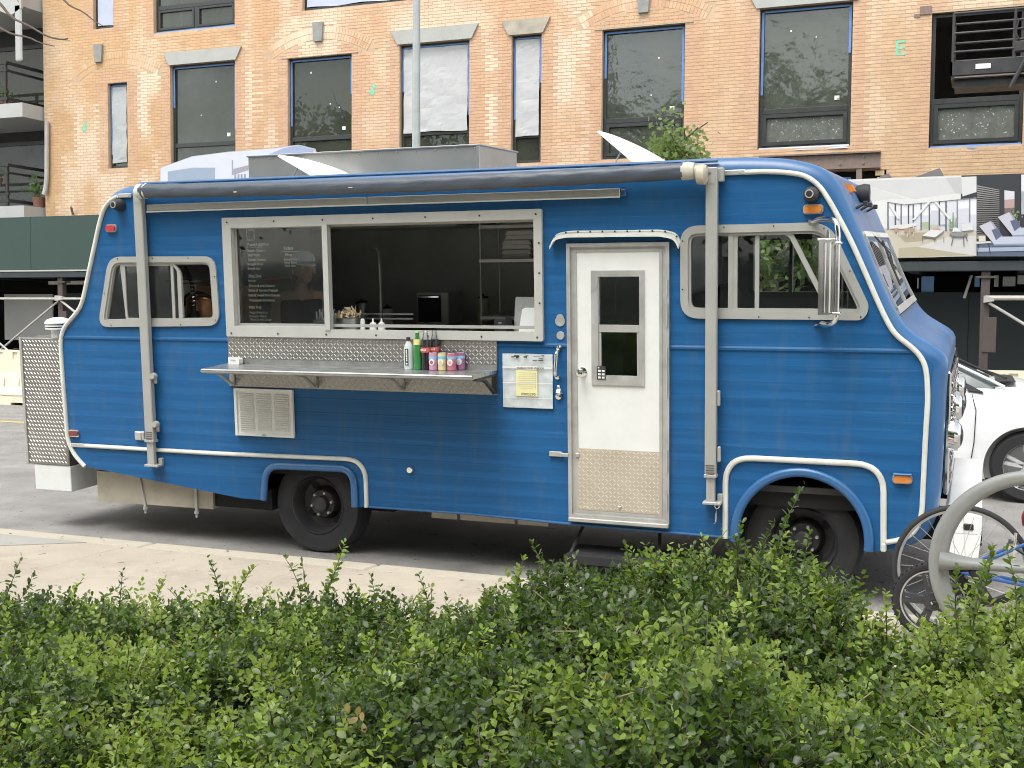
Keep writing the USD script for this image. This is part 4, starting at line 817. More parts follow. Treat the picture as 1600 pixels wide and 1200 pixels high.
# side wall outline with arches, doors and windows cut out
bottom = [(-.507, .375), (-.607, .375), (-.607, .48), (-.622, .566), (-.681, .683), (-.778, .767), (-.925, .824), (-1.062, .832), (-1.221, .792), (-1.342, .702), (-1.398, .562), (-1.42, .392), (-1.702, .394), (-2.6, .404), (-3.3, .42), (-4.097, .414), (-4.203, .404), (-4.211, .61), (-4.25, .66), (-4.31, .685), (-4.88, .672), (-4.94, .64), (-4.968, .57), (-4.985, .405), (-5.191, .406)]
wallpoly = Polygon(list(map(tuple, inset)) + bottom).buffer(0)
if hasattr(wallpoly, 'geoms'): wallpoly = max(wallpoly.geoms, key=lambda g: g.area)
win_r = Polygon(bend([(-5.9, 2.248), (-5.33, 2.243), (-5.312, 1.722), (-6.46, 1.700), (-6.32, 2.250), (-5.9, 2.248)], .11)).buffer(0)
win_f = Polygon(bend([(-1.2, 2.394), (-.865, 2.395), (-.62, 1.88), (-.655, 1.800), (-1.785, 1.804), (-1.788, 2.392), (-1.2, 2.394)], .12)).buffer(0)
svc = sbox(-5.245, 1.644, -2.720, 2.524); door = sbox(-2.550, .450, -1.856, 2.292)
holes_ = unary_union([win_r.buffer(-.03), win_f.buffer(-.03), sbox(-5.175, 1.70, -2.77, 2.465), door.buffer(-.01)])
wp = wallpoly.difference(holes_)
# lapped siding: shallow ridges every 105 mm, a deeper belt at 1.62 m
zs, zk = [0.30], []
z = .36
while z < 2.9:
    zk += [(z - .010, 0), (z - .003, -.0008), (z, -.0008), (z + .005, .0003), (z + .045, -.0004)]
    z += .1047
zk += [(1.598, 0), (1.606, -.0075), (1.618, -.0075), (1.630, .001)]
zk = [q for q in zk if not (1.585 < q[0] < 1.65 and q not in [(1.598, 0), (1.606, -.0075), (1.618, -.0075), (1.630, .001)])]
zk = sorted(zk); kz = np.array([.2] + [q[0] for q in zk] + [3.0]); ky = np.array([0] + [q[1] for q in zk] + [0])
Vs, Fs, nv = [], [], 0
for a, b in zip(kz[:-1], kz[1:]):
    g = wp.intersection(sbox(-8, a, 1, b))
    for q in (g.geoms if hasattr(g, 'geoms') else [g]):
        if q.geom_type != 'Polygon' or q.area < 1e-7: continue
        m = flat(q, 0); v = m.vertices.copy()
        dd = np.array([min(1.0, max(0.0, wallpoly.exterior.distance(Point(p[0], p[2])) / .04)) for p in v]) if a > 2.2 or b < .6 else 1.0
        v[:, 1] = np.interp(v[:, 2], kz, ky) * dd; Vs.append(v); Fs.append(m.faces + nv); nv += len(v)
part(T, 'side_siding', trimesh.Trimesh(np.vstack(Vs), np.vstack(Fs), process=False), M['blue'])
part(T, 'window_reveals', cat([ext(g.buffer(.012).difference(g), .003, .06) for g in (win_r.buffer(-.03), win_f.buffer(-.03), sbox(-5.175, 1.70, -2.77, 2.465))]), M['insidecab'])
# far side wall and lining, open where the far windows are
farp = wallpoly.difference(win_f.buffer(-.05))
part(T, 'far_side_wall', ext(farp, TW - .035, TW - .001), M['blueshell'])
ins = wallpoly.buffer(-.07).intersection(sbox(-8, .72, 1, 3))
part(T, 'lining_far', ext(ins.difference(win_f.buffer(-.05)), TW - .06, TW - .04), M['inside'])
part(T, 'floor', bx(-6.8, -.35, .04, TW - .05, .70, .74), M['insidecab'])
kk = [k for k in range(npf) if zz[k] > 1.70 and xx_[k] < -.90]; lp_ = prof[kk] + inn[kk] * .055; nl = len(kk); ly = [.07, .30, .56, .60, .92, TW - .065]
part(T, 'roof_lining', tri([(p[0], y, p[1]) for y in ly for p in lp_], [(j * nl + i, j * nl + i + 1, (j + 1) * nl + i + 1, (j + 1) * nl + i) for j in range(len(ly) - 1) for i in range(nl - 1) if not roof_hole(lp_[i][0], 2.8, ly[j], ly[j + 1])]), M['inside'])
part(T, 'lining_near', ext(ins.difference(unary_union([holes_, win_r, win_f]).buffer(.01)), .05, .06), M['inside'])
part(T, 'cab_partition', cat([bx(-1.98, -1.95, .9, TW - .07, .74, 2.7), bx(-6.55, -6.52, .1, TW - .07, .74, 2.1)]), M['inside'])
# mouldings
def moulding(pts, name='white_moulding', r=.019, q=1, y=-.006):
    p = chaikin([(a, y, b) for a, b in pts], q); p = resample(p, .03); part(T, name, tube(p, r, 10, squash=.85), M['trim'], smooth=50)
moulding([(-1.38, 2.712), (-1.255, 2.715), (-1.065, 2.695), (-.99, 2.667), (-.925, 2.610), (-.877, 2.538), (-.818, 2.434), (-.733, 2.273), (-.644, 2.072), (-.572, 1.905), (-.510, 1.775), (-.465, 1.709), (-.376, 1.642), (-.322, 1.586), (-.288, 1.512), (-.275, 1.331), (-.283, 1.165), (-.292, .747), (-.294, .623), (-.323, .529), (-.381, .472), (-.452, .446), (-.50, .436)], q=2)
moulding([(-6.205, 2.713), (-6.293, 2.678), (-6.360, 2.603), (-6.421, 2.443), (-6.523, 2.139), (-6.587, 1.949), (-6.625, 1.862), (-6.681, 1.803), (-6.793, 1.710), (-6.838, 1.633), (-6.852, 1.524), (-6.845, 1.165), (-6.838, .960), (-6.838, .836), (-6.822, .753), (-6.773, .661), (-6.674, .574)], q=2)
moulding(bend([(-6.66, .744), (-5.392, .744), (-4.11, .762), (-4.111, .412)], .16), q=0)
moulding(bend([(-1.489, .385), (-1.492, .917), (-.522, .917), (-.512, .385)], .17), q=0)
for x0, x1, z in ((-1.530, -1.375, 2.714), (-6.20, -6.075, 2.715)): part(T, 'moulding_end', cat([bx(x0, x1, -.016, .0, z - .016, z + .016, .004), lathe([(0, -.004), (.006, -.003), (.006, 0)], 8, 'y', ((x0 + x1) / 2 + .04, -.016, z))]), M['alu'])
part(T, 'moulding_end', bx(-6.80, -6.665, -.014, .0, .728, .760, .004), M['alu']); part(T, 'moulding_end', bx(-.525, -.498, -.026, 0, .378, .43, .004), M['trim'])
# wheel arch lips
def lip(pts, r=.028): part(T, 'wheel_arch_lip', tube(resample(pts, .04), r, 10, squash=.8), M['blueshell'], smooth=60)
lip([(x, -.012, z) for x, z in bend([(-4.203, .41), (-4.207, .690), (-4.955, .676), (-4.985, .41)], .12)])
th = np.linspace(-.45, PI + .05, 26)
lip([(-1.012 + .415 * math.cos(a), -.014, .425 + .420 * math.sin(a)) for a in np.linspace(-.12, PI + .12, 30)], .030)
for x0, x1, zt in ((-5.12, -4.08, .70), (-1.52, -.48, .86)):
    part(T, 'wheel_well', cat([bx(x0, x1, .36, .95, .3, zt), bx(x0, x1, .006, .361, zt, zt + .05)]), M['chassis'])
part(T, 'sill_edge', tube(resample([(-4.10, -.004, .416), (-3.3, -.004, .42), (-2.6, -.004, .402), (-1.42, -.004, .390)], .1), .009, 8), M['blueshell'])
# wheels
def wheel(x, y, z, r, steer=0):
    w = part(T, 'wheel', lathe([(.215, -.10), (.25, -.112), (r - .06, -.118), (r - .025, -.108), (r - .008, -.08), (r, -.04), (r, .04), (r - .008, .08), (r - .025, .108), (.25, .112), (.215, .1)], 56, 'y', (x, y, z)), M['tyre'], smooth=35)
    part(w, 'rim', lathe([(.222, -.104), (.214, -.112), (.205, -.10), (.198, -.03), (.185, .02), (.13, .035), (.118, .02), (.112, -.015), (.10, -.03), (.06, -.032), (.055, -.07), (.035, -.082), (0, -.082)], 48, 'y', (x, y, z)), M['blacksteel'], smooth=35)
    for k in range(6): a = k * PI / 3 + .2; part(w, 'lug_nut', lathe([(0, -.022), (.010, -.022), (.012, 0)], 6, 'y', (x + .086 * math.cos(a), y - .03, z + .086 * math.sin(a))), M['galv'])
    for k in range(4): a = k * PI / 2 + .6; part(w, 'hand_hole', lathe([(0, -.003), (.03, -.003), (.03, 0)], 14, 'y', (x + .155 * math.cos(a), y + .024, z + .155 * math.sin(a))), M['chassis'])
wheel(-4.585, .20, .372, .372); wheel(-1.020, .22, .372, .378); wheel(-4.585, 1.92, .36, .372); wheel(-1.020, 1.92, .36, .378)
part(T, 'axle', cat([rod((-4.585, .2, .37), (-4.585, 1.9, .36), .06), rod((-1.02, .2, .37), (-1.02, 1.9, .36), .05)]), M['chassis'])
part(T, 'chassis_frame', cat([bx(-6.5, -.4, .45, .55, .42, .56), bx(-6.5, -.4, 1.6, 1.7, .42, .56), bx(-6.6, -.35, .08, TW - .05, .60, .70), bx(-3.4, -2.7, .5, 1.5, .28, .5), lathe([(0, -.3), (.13, -.3), (.13, .3), (0, .3)], 20, 'x', (-2.2, 1.1, .42))]), M['chassis'])
# underbody boxes
part(T, 'underbody_tank', ext(Polygon([(-6.652, .52), (-6.655, .268), (-5.527, .278), (-5.525, .52)]), .10, .62), M['beige'])
for x, dx in ((-6.222, .05), (-5.679, .0)):
    part(T, 'tank_strap', cat([hull([(x - .012, .085, .50), (x + .012, .085, .50), (x + dx - .012, .085, .25), (x + dx + .012, .085, .25), (x - .012, .098, .50), (x + .012, .098, .50), (x + dx - .012, .098, .25), (x + dx + .012, .098, .25)]), rod((x + dx, .09, .205), (x + dx, .09, .27), .010, 8), lathe([(0, 0), (.02, 0), (.02, .02), (0, .02)], 6, at=(x + dx, .09, .235))]), M['galv'])
part(T, 'underbody_box', bx(-5.52, -5.0, .12, .7, .30, .46), M['chassis'])
for x0, x1 in ((-3.62, -3.42), (-3.395, -2.98), (-2.955, -2.73)): part(T, 'underbody_rail', bx(x0, x1, .06, .09, .355, .402), M['beige'])
part(T, 'entry_step', cat([bx(-2.57, -1.90, -.08, .24, .175, .205, .006), bx(-2.57, -1.90, -.085, -.075, .15, .205), rod((-2.55, .0, .19), (-2.50, .22, .40), .012), rod((-1.93, .0, .19), (-1.98, .22, .40), .012)]), M['blacksteel'])
# windows: frame rings, sliders, glass
def framed(poly, w, name, y0=-.016, y1=.012, rivets=True, screw=.30):
    f = part(T, name, cat([ext(poly.difference(poly.buffer(-w)), y0, y1), ext(poly.buffer(-w * .55).difference(poly.buffer(-w * 1.35)), y0 + .010, y1 + .015)]), M['frame'])
    if rivets:
        L = poly.buffer(-w * .3).exterior; n = int(L.length / screw)
        part(f, 'screws', cat([lathe([(0, -.003), (.005, -.002), (.005, 0)], 6, 'y', (L.interpolate(k / n, True).x, y0 - .0005, L.interpolate(k / n, True).y)) for k in range(n)]), M['blacksteel'])
    return f
fr = framed(win_r, .045, 'rear_window')
sl = unary_union([Polygon(bend([(-6.0, 2.215), (-5.735, 2.215), (-5.655, 2.13), (-5.655, 1.735), (-6.19, 1.735), (-6.225, 2.215), (-6.0, 2.215)], .05)).buffer(0)])
sli = sbox(-6.178, 1.775, -5.69, 2.175).intersection(sl.buffer(-.02))
part(fr, 'slider_frame', cat([ext(sl.difference(sli), -.002, .020), bx(-5.750, -5.725, .0, .022, 1.775, 2.175)]), M['frame'])
part(fr, 'pane', ext(sli, .008, .011), M['screen']); part(fr, 'fixed_pane', ext(win_r.buffer(-.045).intersection(sbox(-7, 1, -6.19, 3)), .022, .025), M['smoked'])
ff = framed(win_f, .050, 'cab_side_window')
part(ff, 'division_bar', bx(-1.482, -1.452, -.004, .020, 1.84, 2.36), M['frame'])
slf = Polygon(bend([(-1.3, 2.352), (-1.095, 2.352), (-.83, 1.835), (-1.455, 1.835), (-1.455, 2.352), (-1.3, 2.352)], .05)).buffer(0)
part(ff, 'slider_frame', cat([ext(slf.difference(slf.buffer(-.030)), .0, .018), bx(-1.315, -1.290, .004, .022, 1.86, 2.33)]), M['frame'])
gf = win_f.buffer(-.045)
part(ff, 'rear_pane', ext(gf.intersection(sbox(-2, 1, -1.465, 3)), .012, .015), M['smoked']); part(ff, 'front_pane', ext(gf.intersection(sbox(-1.468, 1, 0, 3)), .020, .023), M['smoked'])
# far cab window frame
part(T, 'far_window_frame', ext(win_f.buffer(-.04).difference(win_f.buffer(-.09)), TW - .06, TW + .005), M['frame']); part(T, 'far_window_bar', bx(-1.42, -1.39, TW - .06, TW, 1.84, 2.36), M['frame']); part(T, 'far_window_bar', bx(-1.06, -1.01, TW - .06, TW, 1.84, 2.36), M['blacksteel'])
# serving window
sf = part(T, 'serving_window', cat([ext(svc.buffer(-.012).buffer(.012).difference(unary_union([sbox(-5.170, 1.724, -4.393, 2.447), sbox(-4.350, 1.705, -2.778, 2.456)])), -.030, .012), bx(-4.393, -4.350, -.036, -.028, 1.70, 2.46)]), M['framelight'])
part(sf, 'inner_track', cat([ext(sbox(-5.172, 1.722, -2.775, 2.458).difference(sbox(-5.150, 1.742, -2.79, 2.440)), .012, .045), bx(-4.40, -4.37, .012, .05, 1.72, 2.45)]), M['frame'])
part(sf, 'screws', cat([lathe([(0, -.004), (.007, -.003), (.007, 0)], 6, 'y', (x, -.0305, z)) for x in np.linspace(-5.2, -2.76, 7) for z in (2.49, 1.67)] + [lathe([(0, -.004), (.007, -.003), (.007, 0)], 6, 'y', (-2.74, -.0305, z)) for z in (1.9, 2.1, 2.3)]), M['blacksteel'])
part(sf, 'pane', bx(-5.15, -4.395, .020, .024, 1.74, 2.44), M['glass'])
# diamond plate
def lozenges(x0, x1, z0, z1, y, pitch, L, w, h, both=True, ang=PI / 4):
    V, F, n = [], [], 0
    nxx, nzz = int((x1 - x0) / pitch), int((z1 - z0) / pitch)
    for i in range(nxx):
        for j in range(nzz):
            cx, cz = x0 + (i + .5) * (x1 - x0) / nxx, z0 + (j + .5) * (z1 - z0) / nzz
            a = -ang if ((i + j) % 2 == 0 or not both) else ang
            if not both: cx += (j % 2) * pitch * .5
            if cx + L * .4 > x1: continue
            d = np.array([math.cos(a), math.sin(a)]); e = np.array([-d[1], d[0]])
            for q, hh in ((-d * L / 2, 0), (e * w / 2 - d * L * .2, 0), (e * w / 2 + d * L * .2, 0), (d * L / 2, 0), (-e * w / 2 + d * L * .2, 0), (-e * w / 2 - d * L * .2, 0), (-d * L * .22, h), (d * L * .22, h)): V.append((cx + q[0], y - hh, cz + q[1]))
            F += [tuple(n + k for k in t) for t in ((0, 6, 1), (1, 6, 7), (1, 7, 2), (2, 7, 3), (3, 7, 4), (4, 7, 6), (4, 6, 5), (5, 6, 0))]; n += 8
    return trimesh.Trimesh(np.array(V), np.array(F)[:, ::-1], process=False)
pl = part(T, 'tread_plate', bx(-5.248, -3.060, -.014, .0, 1.440, 1.640), M['tread']); part(pl, 'raised_bars', lozenges(-5.245, -3.063, 1.45, 1.638, -.014, .0265, .030, .0062, .0035), M['treadhi'], kind='stuff')
pl = part(T, 'tread_plate', bx(-5.248, -3.062, -.014, .0, 1.268, 1.415), M['tread']); part(pl, 'raised_bars', lozenges(-5.245, -3.065, 1.27, 1.413, -.014, .0265, .030, .0062, .0035), M['treadhi'], kind='stuff')
# counter shelf with its back lip and brackets
sh = part(T, 'counter_shelf', cat([hull([(x, y, z) for x, y in ((-5.17, -.445), (-3.065, -.42), (-3.065, -.005), (-5.248, -.005)) for z in (1.418, 1.440)]), bx(-5.248, -3.062, -.020, -.0145, 1.436, 1.475), tube([(-5.17, -.445, 1.429), (-3.068, -.42, 1.429)], .017, 12), tube([(-5.17, -.445, 1.429), (-5.246, -.005, 1.429)], .016, 12)]), M['shelfsteel'])
for x in (-5.215, -4.50, -3.79, -3.08):
    part(T, 'shelf_bracket', cat([bx(x - .018, x + .018, -.030, -.014, 1.275, 1.416), tube(chaikin([(x, -.03, 1.285), (x, -.10, 1.33), (x, -.20, 1.392), (x, -.32, 1.408)], 1), .014, 8), bx(x - .016, x + .016, -.36, -.03, 1.402, 1.417)]), M['blacksteel'] if x > -3.2 else M['galv'])
# louvred vent
vt = part(T, 'louvre_vent', cat([bx(-5.205, -4.693, -.018, 0, .897, 1.255, .005), ext(ring(-5.205, -4.693, .897, 1.255, .022), -.026, -.018)]), M['white'])
lv = []
for c in range(3):
    x0 = -5.16 + c * .152
    for j in range(17): z0 = .945 + j * .0165; lv.append(hull([(x, y, z) for x in (x0, x0 + .125) for y, z in ((-.018, z0), (-.030, z0 + .003), (-.018, z0 + .012))]))
part(vt, 'louvres', cat(lv), M['white']); part(vt, 'catch', bx(-4.965, -4.935, -.034, -.02, .903, .915), M['beige'])
# entry door
fd = part(T, 'door_frame', cat([ext(door.difference(sbox(-2.525, .478, -1.880, 2.268)), -.030, .02), ext(sbox(-2.528, .475, -1.878, 2.271).difference(sbox(-2.505, .494, -1.903, 2.254)), -.014, .02)]), M['alu'])
dwin = sbox(-2.336, 1.423, -2.056, 2.073)
part(T, 'door', ext(sbox(-2.505, .490, -1.903, 2.254).difference(dwin), -.010, .03), M['white'])
dp = f'{T}/door'
part(dp, 'edge_strip', ext(sbox(-2.504, .491, -1.904, 2.253).difference(sbox(-2.484, .508, -1.924, 2.236)), -.016, -.0105), M['alu'])
kp = part(dp, 'kick_plate', bx(-2.488, -1.918, -.0165, -.011, .51, .928), M['treadwarm']); part(kp, 'raised_bars', lozenges(-2.486, -1.92, .513, .925, -.0165, .0265, .030, .0062, .0025), M['treadwarmhi'], kind='stuff')
part(dp, 'window_trim', ext(sbox(-2.383, 1.360, -2.024, 2.113).difference(dwin), -.020, -.0105), M['alu'])
part(dp, 'window_rail', cat([bx(-2.336, -2.056, -.014, .01, 1.71, 1.757), ext(ring(-2.336, -2.056, 1.40, 1.735, .018), -.012, .012)]), M['frame'])
part(dp, 'upper_pane', bx(-2.336, -2.056, .012, .015, 1.74, 2.073), M['smoked']); part(dp, 'lower_pane', bx(-2.33, -2.06, -.002, .001, 1.42, 1.72), M['smoked'])
cs = part(dp, 'card_sticker', bx(-2.345, -2.285, -.0235, -.0205, 1.395, 1.485), M['ink'])
for i in range(2):
    for j in range(3): part(cs, 'card_mark', bx(-2.337 + i * .027, -2.318 + i * .027, -.0245, -.0236, 1.403 + j * .022, 1.416 + j * .022), M['paper'])
part(cs, 'card_mark', bx(-2.338, -2.328, -.0245, -.0236, 1.470, 1.480), M['paper'])
part(dp, 'door_knob', cat([lathe([(.032, 0), (.032, -.006), (.014, -.012), (.012, -.035), (.026, -.045), (.029, -.06), (.022, -.072), (0, -.075)], 24, 'y', (-2.449, -.010, 1.442)), lathe([(0, -.002), (.008, -.002), (.008, 0)], 10, 'y', (-2.449, -.085, 1.442))]), M['chrome'], smooth=40)
part(dp, 'bumper_stud', bx(-2.205, -2.185, -.026, -.016, .535, .552, .003), M['alu']); part(dp, 'hasp_staple', bx(-2.500, -2.475, -.026, -.012, .865, .895, .003), M['alu'])
part(fd, 'hinge', cat([rod((-1.868, -.036, z0), (-1.868, -.036, z1), .006, 8) for z0, z1 in ((1.95, 2.05), (1.75, 1.90), (.55, .66), (.80, .95), (1.30, 1.48), (1.5, 1.62))]), M['alu'])
part(fd, 'threshold', bx(-2.548, -1.858, -.045, -.012, .428, .455, .004), M['galv'])
part(T, 'hasp', cat([bx(-2.690, -2.60, -.018, -.004, .862, .896, .003), bx(-2.60, -2.545, -.036, -.026, .866, .892, .003), bx(-2.605, -2.595, -.036, -.004, .866, .892)]), M['galv'])
dr = bend([(-2.655, 2.285), (-2.625, 2.345), (-2.54, 2.362), (-1.90, 2.357), (-1.815, 2.335), (-1.788, 2.275)], .07)
va, fa = [], []
for i, (a, b) in enumerate(dr): va += [(a, .0, b + .0), (a, -.058, b - .008), (a, -.062, b - .030), (a, .0, b - .003)]
for i in range(len(dr) - 1):
    for k in range(3): fa.append((i * 4 + k, i * 4 + k + 1, i * 4 + 5 + k, i * 4 + 4 + k))
dc = part(T, 'drip_cap', tri(va, fa), M['trim']); part(dc, 'fixing_strip', tube([(a, -.004, b + .006) for a, b in dr], .009, 6), M['trim'])
cum = np.r_[0, np.cumsum(np.linalg.norm(np.diff(dr, axis=0), axis=1))]
part(dc, 'screws', cat([lathe([(0, -.003), (.007, -.002), (.007, 0)], 6, 'y', (np.interp(k, cum, dr[:, 0]), -.013, np.interp(k, cum, dr[:, 1]) + .006)) for k in np.linspace(.05, cum[-1] - .05, 11)]), M['blacksteel'])
gh = part(T, 'grab_handle', cat([tube(bend([(-2.615, -.004, 1.585), (-2.617, -.055, 1.575), (-2.627, -.055, 1.42), (-2.627, -.004, 1.41)], .03), .012, 10), lathe([(.022, 0), (.020, -.014), (0, -.016)], 14, 'y', (-2.613, 0, 1.60)), lathe([(.020, 0), (.018, -.012), (0, -.014)], 14, 'y', (-2.627, 0, 1.405))]), M['chrome'], smooth=40)
part(T, 'bottle_opener', cat([hull([(-2.632, -.004, 1.325), (-2.606, -.004, 1.325), (-2.650, -.012, 1.290), (-2.588, -.012, 1.290), (-2.632, -.03, 1.30), (-2.606, -.03, 1.30)]), lathe([(0, -.016), (.022, -.014), (.022, 0)], 16, 'y', (-2.618, -.004, 1.274)), bx(-2.630, -2.610, -.010, 0, 1.30, 1.345, .003)]), M['chrome'])
part(T, 'inspection_badge', ext(Point(-2.606, 1.778).buffer(.034).intersection(Point(-2.606, 1.77).buffer(.05)).union(Point(-2.606, 1.80).buffer(.026)), -.006, .0), M['alu']); part(T, 'inspection_badge', lathe([(0, -.006), (.026, -.006), (.029, 0)], 20, 'y', (-2.605, 0, 1.682)), M['alu'])
pm = part(T, 'permit_cover', sheet(-3.022, -2.660, 1.187, 1.556, -.008, .006, 77), M['plasticwrap'])
part(pm, 'tape_band', bx(-3.020, -2.662, -.0195, -.0190, 1.458, 1.468), M['paper']); part(pm, 'tape_band', bx(-3.020, -2.662, -.0195, -.0190, 1.355, 1.360), M['paper']); part(pm, 'tape_band', bx(-3.018, -2.664, -.0195, -.0190, 1.255, 1.258), M['paper'])
part(pm, 'permit_sheet', bx(-2.922, -2.767, -.0190, -.0170, 1.268, 1.445), M['yellowpaper'])
part(pm, 'permit_heading', bx(-2.922, -2.767, -.0190, -.0170, 1.448, 1.474), M['paper'])
part(pm, 'printed_words', cat([text('MOBILE FOOD VENDOR', .0125, -2.916, 1.454, -.0192, .0004, True), text('PW01190', .0155, -2.885, 1.274, -.0192, .0004, True), bx(-2.921, -2.768, -.0193, -.0190, 1.446, 1.449), bx(-2.89, -2.80, -.0194, -.0190, 1.321, 1.322)]), M['ink'])
part(pm, 'printed_lines', cat([bx(-2.905, -2.785, -.0194, -.0190, z, z + .002) for z in np.arange(1.335, 1.43, .013)] + [bx(-2.784, -2.781, -.0194, -.0190, 1.32, 1.43)]), M['greyink'])
part(pm, 'torn_print', cat([bx(-3.02 + a, -3.02 + a + w, -.0196, -.0192, 1.53 + b, 1.53 + b + h) for a, b, w, h in ((.065, 0, .02, .008), (.085, .004, .04, .012), (.10, -.004, .02, .008), (.155, 0, .025, .010), (.17, .010, .02, .006), (.22, -.022, .035, .006), (.262, -.021, .035, .007), (.265, -.008, .03, .006), (.225, .008, .05, .003), (.285, .012, .02, .006))]), M['ink'])
part(T, 'filler_cap', cat([lathe([(0, -.022), (.020, -.022), (.026, -.014), (.028, 0)], 20, 'y', (-3.747, -.004, .708)), bx(-3.757, -3.737, -.030, -.02, .704, .713)]), M['chrome'], smooth=40)
part(T, 'latch_hook', cat([tube(bend([(-1.545, -.008, .575), (-1.545, -.03, .56), (-1.548, -.03, .49), (-1.56, -.02, .48)], .015), .004, 6), torus(.014, .004, (-1.543, -.012, .592), nR=16, nr=6)]), M['chrome'])
# lights
def lens(x, z, w, h, m, name, rim=True):
    l = part(T, name, ext(rrect(x - w / 2, x + w / 2, z - h / 2, z + h / 2, h * .4), -.026, -.004), M[m])
    if rim: part(l, 'lamp_base', ext(rrect(x - w / 2 - .008, x + w / 2 + .008, z - h / 2 - .008, z + h / 2 + .008, h * .45), -.012, 0), M['alu'] if m != 'darkred' else M['chrome'])
lens(-6.282, 2.470, .085, .045, 'red', 'marker_lamp'); lens(-6.762, .840, .085, .042, 'darkred', 'marker_lamp'); lens(-.963, 2.475, .104, .044, 'amber', 'marker_lamp'); lens(-.411, .837, .098, .044, 'amber', 'marker_lamp')
part(T, 'lamp_hood', bx(-.466, -.356, -.034, 0, .862, .872, .003), M['blueshell'])
for x, z in ((-6.185, 2.645), (-.975, 2.565)):
    c = part(T, 'camera_housing', lathe([(0, -.085), (.020, -.086), (.030, -.078), (.042, -.05), (.046, -.02), (.050, 0)], 24, 'y', (x, -.004, z)), M['blacksteel'], smooth=40); part(c, 'camera_lens', lathe([(0, -.004), (.012, -.003), (.016, 0)], 16, 'y', (x - .004, -.088, z)), M['chassis'])
    part(c, 'camera_ring', torus(.022, .004, (x - .003, -.088, z), nR=20, nr=6), M['galv'])
part(T, 'outlet_cover', cat([bx(-6.155, -6.062, -.020, 0, .815, .885, .006), bx(-6.13, -6.085, -.026, -.02, .82, .88, .003)]), M['alu'])
# awning
xs_ = np.linspace(-5.90, -1.745, 90); VV2, FF2 = [], []
for i, x in enumerate(xs_):
    for k in range(20):
        a = 2 * PI * k / 20; r = .051 + .003 * meshkit.noise(np.array([x * 3 + a, a * 1.3, 2.0]), 4) - .003 * math.cos(a) + .0025 * math.sin(x * 22 + a * 4)
        zc = 2.738 - .010 * (x + 5.9) / 4.16 - .024 * math.sin((x + 5.9) / 4.16 * PI); VV2.append((x, -.095 + r * math.cos(a), zc + r * math.sin(a)))
for i in range(len(xs_) - 1):
    for k in range(20): l = (k + 1) % 20; FF2.append((i * 20 + k, (i + 1) * 20 + k, (i + 1) * 20 + l, i * 20 + l))
aw = part(T, 'awning_roll', tri(VV2, FF2), M['vinyl'], smooth=60)
part(aw, 'end_cap', lathe([(0, -.01), (.055, -.01), (.057, .03), (.050, .07), (.04, .07), (0, .07)], 24, 'x', (-1.745, -.095, 2.728)), M['capgrey'], smooth=40); part(aw, 'end_cap', lathe([(0, .01), (.055, .01), (.057, -.03), (.04, -.05), (0, -.05)], 24, 'x', (-5.90, -.095, 2.738)), M['trim'], smooth=40)
part(aw, 'end_hub', lathe([(0, 0), (.042, 0), (.046, .05), (.038, .075), (0, .075)], 20, 'x', (-1.675, -.095, 2.722)), M['beige'], smooth=40)
part(aw, 'end_wrap', lathe([(.0535, 0), (.057, .006), (.0535, .016)], 24, 'x', (-5.872, -.095, 2.738)), M['trim'])
part(T, 'awning_rail', tube([(-6.0, -.004, 2.80), (-1.55, -.006, 2.792)], .012, 8), M['blueshell'])
part(T, 'light_strip', cat([bx(-5.91, -4.02, -.045, -.004, 2.590, 2.640, .004), bx(-4.015, -2.175, -.045, -.004, 2.585, 2.640, .004)]), M['steel']); part(T, 'light_strip_edge', bx(-5.91, -2.175, -.049, -.0455, 2.580, 2.589), M['white'])
part(T, 'strip_end', bx(-2.175, -2.14, -.03, -.004, 2.59, 2.635, .004), M['blueshell'])
def arm(x0, x1, zt, zm, zb, lower0, lower1):
    a = part(T, 'awning_arm', cat([bx(x0, x1, -.075, -.025, zm, zt, .006), bx(x0 + .012, x1 - .012, -.077, -.0745, zt - .10, zt - .06), bx(x0 - .004, x1 + .004, -.080, -.018, zm - .012, zm + .01, .003)]), M['alumatt'])
    part(a, 'inner_arm', bx(lower0, lower1, -.068, -.032, zb, zm + .02, .004), M['alumatt']); part(a, 'foot_bracket', cat([bx(x0 - .012, x1 + .035, -.085, -.006, zb - .014, zb + .004, .003), bx(x1, x1 + .035, -.03, 0, zb - .006, zb + .05, .004)]), M['alumatt'])
    part(a, 'slot_marks', cat([bx(x0 + .008, x1 - .008, -.0785, -.0755, zm + .02 + k * .016, zm + .023 + k * .016) for k in range(4)] + [bx(x0 + .012, x1 - .012, -.0785, -.0755, zm + .004, zm + .012)]), M['ink'])
    part(a, 'rivet', lathe([(0, -.003), (.008, -.002), (.008, 0)], 8, 'y', ((x0 + x1) / 2 - .01, -.0755, zt - .035)), M['rust'])
    return a
aR = arm(-1.612, -1.540, 2.748, .800, .628, -1.604, -1.548); aL = arm(-6.010, -5.930, 2.755, .825, .635, -6.003, -5.939)
part(aR, 'hole_marks', cat([bx(-1.579, -1.573, -.0690, -.0682, .66 + k * .020, .666 + k * .020) for k in range(6)]), mat('faded_red_marks', (.5, .2, .16), .7))
part(aR, 'top_bracket', bx(-1.545, -1.505, -.05, 0, 2.66, 2.745, .005), M['alumatt']); part(aR, 'pivot', lathe([(0, 0), (.055, 0), (.06, .05), (.04, .065), (0, .065)], 16, 'x', (-1.66, -.095, 2.70)), M['beige'], smooth=40)
for x, z in ((-5.925, 1.33), (-5.925, .955)): part(aL, 'latch_knob', cat([lathe([(0, -.03), (.022, -.03), (.028, 0), (.02, .02)], 14, 'y', (x + .012, -.05, z)), bx(x, x + .03, -.05, -.03, z - .06, z + .02, .006)]), M['alumatt'])
